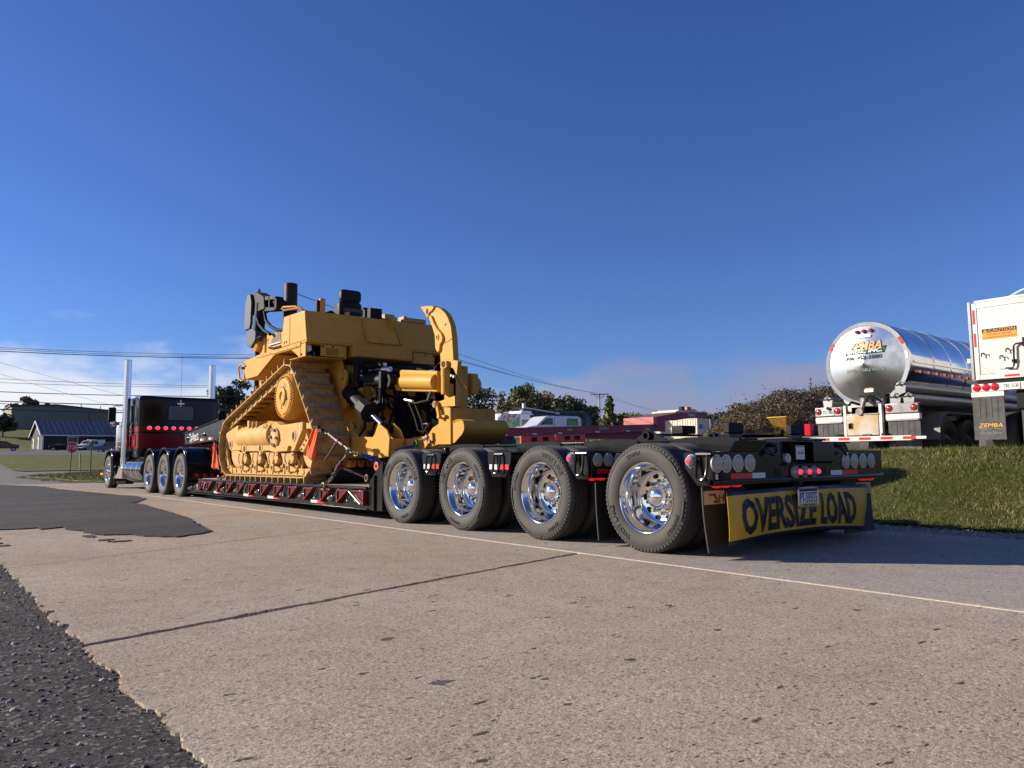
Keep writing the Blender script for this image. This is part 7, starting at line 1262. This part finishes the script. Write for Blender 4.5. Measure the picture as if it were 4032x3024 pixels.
# ------------------------------------------------------------------ buildings
GB = thing('grey_building', 'long charcoal building with white trim and blue metal roof', 'building', (17, 170.5, 3.0))
def ribbed(x0, x1, z0, z1, step, y, m, parent, name='siding_panel'):
    n = int((x1-x0)/step)
    for i in range(n): part(name, MB().bx(x0+i*step+.03, x0+(i+1)*step-.03, y-.06, y, z0, z1), m, parent)
wl_ = part('long_wall', MB().bx(0, 46, 0, .3, -.6, 3.0), WALLD, GB); ribbed(0, 46, -.5, 2.95, .92, 0, WALLD, wl_)
gw = part('gable_wall', MB().prism([(0, -.6), (16, -.6), (16, 3.0), (8, 5.85), (0, 3.0)], 'x', 0, .3), WALLM, GB)
for i in range(17): y0 = .1+i*.93; zt = 3.0+2.85*(1-abs(y0+.43-8)/8)-.18; part('siding_panel', MB().bx(-.06, 0, y0, y0+.88, -.5, zt), WALLM, gw)
rfp = part('roof', MB().prism([(-.5, 2.82), (8, 5.88), (16.5, 2.82), (16.5, 3.02), (8, 6.10), (-.5, 3.02)], 'x', -.45, 46.4), ROOFB, GB)
for i in range(50):
    x = -.3+i*.94; part('roof_seam', MB().add([(x, -.5, 3.03), (x+.08, -.5, 3.03), (x+.08, 8, 6.11), (x, 8, 6.11), (x, -.5, 3.06), (x+.08, -.5, 3.06), (x+.08, 8, 6.14), (x, 8, 6.14)], [(3,2,1,0),(4,5,6,7),(0,1,5,4),(1,2,6,5),(2,3,7,6),(3,0,4,7)]), ROOFB, rfp)
part('gable_trim', MB().prism([(-.55, 2.70), (8, 5.78), (16.55, 2.70), (16.55, 2.98), (8, 6.08), (-.55, 2.98)], 'x', -.55, -.46), TRIM, rfp); part('eave_trim', MB().bx(-.5, 46.4, -.62, -.51, 2.72, 2.95), TRIM, rfp)
part('downpipe', MB().bx(-.15, .12, -.16, -.03, -.5, 2.7), TRIM, GB)
def win(y0=None, x0=None, w=1.2, z0=.9, h=1.3):
    if x0 is not None: f_ = part('window', MB().bx(x0, x0+w, -.14, -.06, z0, z0+h), TRIM, wl_); part('pane', MB().bx(x0+.14, x0+w-.14, -.16, -.14, z0+.14, z0+h-.14), GLS, f_)
    else: f_ = part('window', MB().bx(-.14, -.06, y0, y0+w, z0, z0+h), TRIM, gw); part('pane', MB().bx(-.16, -.14, y0+.14, y0+w-.14, z0+.14, z0+h-.14), GLS, f_)
win(x0=4.2, w=1.9, z0=.75, h=1.9); win(x0=24.0); win(x0=38); win(y0=6.1, w=1.0, z0=.65, h=1.9); win(y0=13.2, w=1.1, z0=1.0, h=1.3)
part('door', MB().bx(-.14, -.06, 4.4, 5.5, -.45, 2.6), TRIM, gw); part('door', MB().bx(-.14, -.06, 11.6, 12.7, -.45, 2.5), TRIM, gw); part('gable_vent', MB().bx(-.14, -.06, 7.5, 8.1, 4.0, 5.0), TRIM, gw)
part('footing', MB().bx(-.3, 46, -.5, -.1, -.9, -.38).bx(-.5, -.1, -.3, 16, -.9, -.38), TRIM, GB)
TBG = thing('tan_warehouse', 'tan ribbed metal warehouse with low gable roof on the rise behind the charcoal building', 'building', (20.9, 268.8, 11))
tw_ = part('wall', MB().prism([(0, -3), (0, 6.2), (11.5, 7.0), (27, 5.7), (27, -3)], 'y', 0, 25), TANB, TBG)
for i in range(44): x = .05+i*.61; part('siding_panel', MB().bx(x, x+.48, -.10, 0, -2, 6.0+.06*min(x, 11.5)-.08*max(0, x-11.5)), TANB, tw_)
part('roof_edge', MB().prism([(-.4, 6.2), (11.5, 7.0), (27.4, 5.65), (27.4, 5.95), (11.5, 7.32), (-.4, 6.55)], 'y', -.5, 25.4), mat('dark_trim', (.06, .055, .05), .6), TBG); part('roof_unit', MB().bx(9.2, 10.7, 5, 7, 7.1, 7.9).bx(11.5, 13.4, 6, 7.5, 7.0, 7.6), MATS['dark_trim'], TBG, .2); part('roof_pipe', MB().cyl((19.0, 3, 6), (19.0, 3, 8.0), .12, 6).cyl((24.5, 3, 5.5), (24.5, 3, 7.3), .12, 6), MATS['dark_trim'], TBG); part('wall_sign', MB().bx(.4, 1.6, -.16, -.11, 4.5, 5.3), mat('pale_blue_sign', (.16, .18, .22), .5), tw_); part('corner_trim', MB().bx(20.8, 21.0, -.16, -.1, -2, 5.9), MATS['dark_trim'], tw_)
# ------------------------------------------------------------------ parked cars at the far lot
def car(name, label, cat, loc, rz, prof, W_, glass, m, wheels, R=.37, extra=None, group='vehicles parked by the charcoal building'):
    t = thing(name, label, cat, loc, rz, group)
    b = part('body', MB().prism(prof, 'y', -W_/2, W_/2), m, t, .09, seg=3)
    for g_ in glass:
        for s in (-1, 1): part('side_window', MB().prism(g_, 'y', s*(W_/2+.002), s*(W_/2+.014)), GLS, b)
    for x in wheels:
        for s in (-1, 1):
            w = part('wheel', MB().lathe([(0,.02),(.02,.12),(.05,.16),(.01,R*.66),(0,R*.7)], (0,0,0), 'y', 18).xform(Matrix.Translation((x, s*(W_/2+.02), R)) @ (Matrix() if s < 0 else Matrix.Rotation(PI, 4, 'Z'))), ALU, t); part('tyre', MB().lathe([(0,R*.68),(-.01,R*.85),(.02,R),(.22,R),(.24,R*.85),(.24,R*.3)], (0,0,0), 'y', 20).xform(Matrix.Translation((x, s*(W_/2+.02), R)) @ (Matrix() if s < 0 else Matrix.Rotation(PI, 4, 'Z'))), RUB, w)
    for n_, mb, mm in (extra or []): part(n_, mb, mm, b, .01)
    return t
truckp = [(-2.9,.55),(-2.95,1.0),(-2.85,1.12),(-1.65,1.22),(-.95,1.85),(-.6,1.92),(.55,1.92),(.75,1.82),(.95,1.22),(2.85,1.24),(2.9,.55)]
tg = [[(-1.45,1.25),(-.85,1.78),(-.35,1.80),(-.35,1.25)],[(-.25,1.25),(-.25,1.80),(.5,1.80),(.72,1.27)]]
def pk(m, low): return [('rear_window', MB().bx(.80, .86, -.75, .75, 1.35, 1.75), GLS), ('tail_lamp', MB().bx(2.88, 2.93, -1.02, -.85, .85, 1.2).bx(2.88, 2.93, .85, 1.02, .85, 1.2), RLENS), ('windscreen', MB().box((-1.33, 0, 1.55), (.03, 1.6, .72), 0, Matrix.Rotation(.80, 3, 'Y')), GLS), ('grille', MB().bx(-2.99, -2.93, -.7, .7, .62, .98), low), ('headlamp', MB().bx(-2.98, -2.90, -.98, -.72, .85, 1.02).bx(-2.98, -2.90, .72, .98, .85, 1.02), CLENS), ('step', MB().bx(-1.4, 1.0, -1.12, -1.0, .38, .46), ALU), ('mirror', MB().bx(-1.2, -1.05, -1.22, -1.02, 1.25, 1.5), FLATB), ('bumper', MB().bx(-3.0, -2.9, -.95, .95, .45, .62), ALU)]
car('pickup_truck', 'blue crew cab pickup parked nearest the semi truck', 'truck', (22.9, 136.6, 2.0), math.radians(-20), truckp, 2.02, tg, BLUEP, (-1.85, 1.85), .42, pk(BLUEP, FLATB))
car('pickup_truck', 'white pickup facing the road in front of the charcoal wall', 'truck', (24.0, 162.3, 2.75), math.radians(38), truckp, 2.05, tg, WHTC, (-1.85, 1.85), .42, pk(WHTC, FLATB)+[('rack', MB().bx(.0, 2.6, -.95, -.9, 1.3, 2.1).bx(.0, 2.6, -.95, .95, 2.05, 2.12), ALU)])
sp_ = [(-2.35,.5),(-2.4,.95),(-2.2,1.12),(-1.2,1.25),(-.35,1.72),(.9,1.76),(1.9,1.62),(2.35,1.1),(2.4,.5)]
car('parked_suv', 'dark maroon crossover parked at the left edge in front of the charcoal gable', 'car', (8.9, 151.8, 2.5), math.radians(172), sp_, 1.9, [[(-1.1,1.26),(-.35,1.62),(.2,1.64),(.2,1.26)],[(.3,1.26),(.3,1.64),(1.1,1.62),(1.75,1.3)]], MARP, (-1.45, 1.45), .38, [('windscreen', MB().box((-.80, 0, 1.49), (.03, 1.5, .8), 0, Matrix.Rotation(1.05, 3, 'Y')), GLS)])
car('parked_sedan', 'black low car mostly hidden beside the white pickup', 'car', (19.5, 163.5, 2.75), math.radians(150), [(-2.2,.4),(-2.25,.8),(-1.2,.95),(-.5,1.4),(.8,1.4),(1.6,1.0),(2.2,.95),(2.25,.4)], 1.8, [[(-1.0,.98),(-.45,1.32),(.7,1.32),(1.3,1.0)]], FLATB, (-1.35, 1.35), .33)
# ------------------------------------------------------------------ trees and brush
LEA = [mat('leaf_dark', (.045,.060,.020), .6), mat('leaf_mid', (.095,.105,.030), .6), mat('leaf_light', (.16,.15,.045), .6), mat('leaf_autumn', (.19,.125,.045), .6), mat('needle_dark', (.026,.040,.020), .6), mat('needle_mid', (.05,.068,.032), .6), mat('brush_brown', (.10,.070,.040), .7), mat('brush_tan', (.18,.135,.080), .7), mat('brush_dark', (.050,.036,.024), .7)]
BARK = mat('tree_bark', (.075,.058,.045), .9, col2=(.045,.035,.028), vs=4)
def leaf_cloud(cs, n, size, mi, g_, flat=.8):
    """leaf-sized faces through a set of lobes (centre, radii, weight)"""
    C = np.array([c for c, r, w in cs]); Rr = np.array([r for c, r, w in cs]); w = np.array([x for c, r, x in cs]); k = g_.choice(len(cs), n, p=w/w.sum())
    d = g_.normal(size=(n, 3)); d /= np.linalg.norm(d, axis=1)[:, None]; rad = g_.random(n)**.42
    p = C[k]+d*Rr[k]*rad[:, None]; a = g_.normal(size=(n, 3)); a /= np.linalg.norm(a, axis=1)[:, None]; b = np.cross(a, g_.normal(size=(n, 3))); b /= np.linalg.norm(b, axis=1)[:, None]
    s = size*np.exp(g_.normal(0, .35, n))[:, None]
    v = np.stack([p-a*s, p+b*s*flat, p+a*s, p-b*s*flat], 1).reshape(-1, 3); f = np.arange(4*n).reshape(-1, 4)
    lob = g_.choice(mi, len(cs)); m = np.where(g_.random(n) < .65, lob[k], g_.choice(mi, n))
    mb = MB(); mb.v = v.tolist(); mb.f = [tuple(q) for q in f.tolist()]; mb.m = m.tolist(); return mb
def crown_data(name, mb):
    me = bpy.data.meshes.new(name); me.from_pydata(mb.v, [], mb.f)
    for m in LEA: me.materials.append(m)
    me.polygons.foreach_set('material_index', mb.m); me.update(); return me
def tree(name, label, loc, h, w, kind, seed, n=2600, mi=(0,1,1,2), group='trees beyond the lot', bare=False, leaf=.17):
    g_ = np.random.default_rng(seed); t = thing(name, label, 'tree', loc, 0, group); r = h*.018+.05; ln = (g_.normal(0, .03)*h, g_.normal(0, .03)*h)
    top = Vector((ln[0], ln[1], h*.93)); tb = MB().tube([(0, 0, -.5), (ln[0]*.3, ln[1]*.3, h*.35), (ln[0]*.7, ln[1]*.7, h*.65), top], [r*1.2, r*.85, r*.5, r*.12], 8)
    cs = []
    if kind == 'broad':
        for i in range(13):
            a = g_.random()*6.28; zz = h*(.38+.55*g_.random()); rr = w*.5*(1-.55*abs(zz/h-.6)/.4)*g_.uniform(.35, .95); c = (ln[0]+rr*math.cos(a), ln[1]+rr*math.sin(a), zz); s = w*g_.uniform(.13, .24)
            cs.append((c, (s, s, s*.8), s*s)); z0 = h*g_.uniform(.25, .5); tb.tube([(ln[0]*.4, ln[1]*.4, z0), ((c[0])*.55, c[1]*.55, (z0+zz)/2+.2), c], [r*.45, r*.3, r*.08], 5)
        cs.append(((ln[0], ln[1], h*.90), (w*.16, w*.16, h*.1), w*w*.02))
    elif kind == 'pine':
        for i in range(24):
            u = i/23; zz = h*(.18+.80*u); rr = w*.5*(1-u)**.75*g_.uniform(.35, 1.0); a = g_.random()*6.28; c = (ln[0]*u+rr*.7*math.cos(a), ln[1]*u+rr*.7*math.sin(a), zz); s = max(.35, w*.17*(1.15-u)); cs.append((c, (s*1.3, s*1.3, s*.55), s*s)); tb.tube([(ln[0]*u, ln[1]*u, zz-.2), c], [r*.25, r*.06], 4)
    else:   # narrow, sparse
        for i in range(15):
            u = i/14; zz = h*(.12+.86*u); a = g_.random()*6.28; rr = w*.3*g_.random()*(1.1-u); c = (ln[0]*u+rr*math.cos(a), ln[1]*u+rr*math.sin(a), zz); s = w*.28*(1.15-.85*u); cs.append((c, (s, s, s*1.1), s*s)); tb.tube([(ln[0]*u, ln[1]*u, zz-.4), c], [r*.3, r*.06], 4)
    part('trunk', tb, BARK, t)
    o = bpy.data.objects.new('crown', crown_data('crown', leaf_cloud(cs, n if not bare else n//6, leaf, list(mi), g_))); COL.objects.link(o); o.parent = t
    if bare:
        b = MB()
        for i in range(70):
            a = g_.random()*6.28; zz = h*g_.uniform(.3, .98); rr = w*.5*g_.random()*(1.2-zz/h); b.tube([(ln[0]*.8, ln[1]*.8, zz*.8), (rr*.6*math.cos(a), rr*.6*math.sin(a), zz*.93), (rr*math.cos(a), rr*math.sin(a), zz+.3)], [.05, .03, .012], 4)
        part('twigs', b, BARK, t, kind='stuff')
    return t
def at(px, d):       # bearing helper: spot at distance d on the ground along the ray of a photo column
    q = (_F*1.0+_R*((px-2016)/3011.26)); q.z = 0; q.normalize(); p = Vector((-5.1136, -4.5294, 0))+q*d; return (p.x, p.y, float(hgt(p.x, p.y)))
TRS = [(1880,105,9.6,7.5,'broad',(0,0,1),'dark green tree whose crown meets the right end of the yellow ripper'),(1975,118,9.8,6,'broad',(3,2,6),'nearly leafless grey tree between two green trees'),(2025,112,8.4,7,'broad',(1,2,3,2),'yellowing tree left of the tall ragged tree'),(2075,115,11.0,7.5,'broad',(1,2,1,2),'tallest ragged olive tree behind the white van'),(2130,118,9.8,7,'broad',(1,2,2,3),'olive tree right of the tallest ragged tree'),(2185,112,7.8,7.5,'broad',(0,1,0,1),'rounded dark green tree above the white van roof'),(2245,116,7.6,7.5,'broad',(0,1,1),'spreading green tree above the dark green refuse body'),(2310,122,6.4,6,'broad',(1,2,1),'low pale green tree left of the utility pole'),(2400,104,7.2,3.6,'narrow',(1,2,2,1),'slim leafy tree just right of the utility pole'),(2420,112,4.6,4.6,'broad',(2,1,3),'bushy yellow green tree at the foot of the slim tree'),(2480,150,5.3,6,'broad',(1,2,2),'low tree behind the pink bulkhead of the red trailer'),(2560,165,5.4,7,'broad',(0,1,2),'distant low tree seen past the red gooseneck'),(1800,120,8.5,8,'broad',(0,0,1),'dark tree partly hidden by the ripper'),(2905,135,5.6,7,'broad',(1,2,2,3),'yellow green tree behind the left rubber block'),(2850,150,5.2,6,'broad',(0,0,1),'dark bluish tree beside the grey container'),(2790,160,5.0,8,'broad',(0,0,1),'low dark tree behind the shipping containers')]
for i, (px, d, h, w, kd, mi, lb) in enumerate(TRS): tree('tree', lb, at(px, d), h*.84, w, kd, 20+i, 2600, mi, bare=(i == 1), leaf=.16)
LTR = [(940,132,12.2,6.2,'broad',(4,5,5,4),'tall conifer right of the black sleeper cab'),(895,128,10.2,6.0,'broad',(4,5,4),'shorter conifer against the right edge of the sleeper cab'),(1000,135,9.0,8,'broad',(0,1,4),'dark tree behind the front of the bulldozer track'),(915,125,6.5,7,'broad',(0,1,5),'low dark shrubby tree beneath the conifers'),(22,238,5.5,7,'broad',(0,1),'dark tree left of the tan warehouse'),(3,240,4.2,7,'broad',(0,0,1),'dark rounded bush at the left edge of the frame'),(95,290,10.5,8,'broad',(1,3,1),'treetop rising behind the tan warehouse roof'),(130,292,10,6,'broad',(1,3),'smaller treetop behind the tan warehouse roof'),(400,330,5.5,9,'broad',(1,2,7),'pale hazy tree right of the tan warehouse'),(358,340,4.5,7,'broad',(1,0),'distant dark tree at the end of the tan warehouse')]
for i, (px, d, h, w, kd, mi, lb) in enumerate(LTR): tree('conifer' if 'conifer' in lb[:16] else 'tree', lb, at(px, d), h, w, kd, 60+i, 3200 if i < 4 else 1200, mi, 'trees on the far side of the road', leaf=.17 if i < 4 else .35)
# brushy mound
mx, my, mz = at(3210, 84); xs = np.linspace(-11.5, 11.5, 40); g_ = np.random.default_rng(5); mb = MB(); nn = len(xs)
def mh(u, v): return 4.35*np.maximum(0, (1-(u/11.0)**2))**.75*np.maximum(0, 1-(v/6.5)**2)**.8*(1+.12*np.sin(u*1.3+v)*np.cos(v*.9))
e1 = Vector((.78, -.62, 0)); e2 = Vector((.62, .78, 0))
for b in np.linspace(-6.5, 6.5, 24):
    for a in xs: q = Vector((mx, my, mz-.1))+e1*a+e2*b; mb.v.append((q.x, q.y, q.z+float(mh(a, b))))
mb.f = [(j*nn+i, j*nn+i+1, (j+1)*nn+i+1, (j+1)*nn+i) for j in range(23) for i in range(nn-1)]; mb.m = [0]*len(mb.f); structure('brush_mound', mb, TANG, 60)
n = 26000; a = g_.uniform(-10.9, 10.9, n); b = g_.uniform(-6.3, 2.5, n); z = mh(a, b); k = z > .04; a, b, z = a[k], b[k], z[k]; n = len(a)
tuft = .5+.5*np.sin(a*2.1+1.3*np.sin(b*1.7))*np.sin(b*2.3+a*.7); hh = (.10+.34*tuft)*np.exp(g_.normal(0, .5, n)); tall = g_.random(n) < .004; hh[tall] = g_.uniform(.7, 1.3, tall.sum())
P0 = np.array([mx, my, mz-.12])+a[:, None]*np.array(e1)+b[:, None]*np.array(e2); P0[:, 2] += z; ang = g_.uniform(0, 6.28, n); dx = np.stack([np.cos(ang), np.sin(ang), g_.normal(0, .6, n)], 1); wv = np.where(tall, .03, .10)*g_.uniform(.4, 1.4, n)
md = P0+g_.normal(0, .5, (n, 3))*hh[:, None]*np.array([1, 1, .5]); md[:, 2] += hh*g_.uniform(.3, 1, n)
v = np.stack([md-dx*wv[:, None], md+g_.normal(0, .7, (n, 3))*wv[:, None], md+dx*wv[:, None]], 1); v[tall, 0] = P0[tall]; v[tall, 1] = P0[tall]+np.array([.05, .03, 0]); v[tall, 2] = P0[tall]+np.stack([.2*hh[tall], 0*hh[tall], hh[tall]], 1)
v = v.reshape(-1, 3); me = bpy.data.meshes.new('mound_brush'); me.from_pydata(v.tolist(), [], np.arange(3*n).reshape(-1, 3).tolist())
for m in LEA: me.materials.append(m)
pick = np.where(tuft+g_.normal(0, .25, n) > .62, g_.choice([6, 7, 6, 8], n), g_.choice([8, 6, 8, 1, 6], n))
me.polygons.foreach_set('material_index', pick.tolist()); me.update(); o = bpy.data.objects.new('mound_brush', me); COL.objects.link(o); o['kind'] = 'stuff'
for i, (px, d, h, w, lb) in enumerate(((3183, 80, 5.9, 1.3, 'tall bare sapling on the brow of the mound'), (3095, 80, 4.4, .9, 'thin dry stalk on the slope of the mound'), (3020, 80, 3.2, 1.4, 'dry branching shrub on the left slope of the mound'), (3060, 80, 3.5, 1.3, 'leafy dry shrub halfway up the mound'))): tree('sapling', lb, at(px, d), h, w, 'narrow', 90+i, 160, (8, 6), 'saplings on the mound', leaf=.08)
# a dark wooded ridge far off
rg = MB(); g_ = np.random.default_rng(2); nb = 120
for i in range(nb):
    t = math.radians(-100+260*i/(nb-1)); R_ = 900; hz = 19+7*math.sin(i*.31)+4*math.sin(i*.9)+g_.normal(0, .8)
    for rr, zz in ((R_, -5), (R_, hz), (R_+220, hz*.8), (R_+220, -5)): rg.v.append((math.sin(t)*rr, math.cos(t)*rr, zz))
for i in range(nb-1):
    for j in range(4): rg.f.append((i*4+j, i*4+(j+1) % 4, (i+1)*4+(j+1) % 4, (i+1)*4+j)); rg.m.append(0)
structure('hills', rg, HILL, 40)
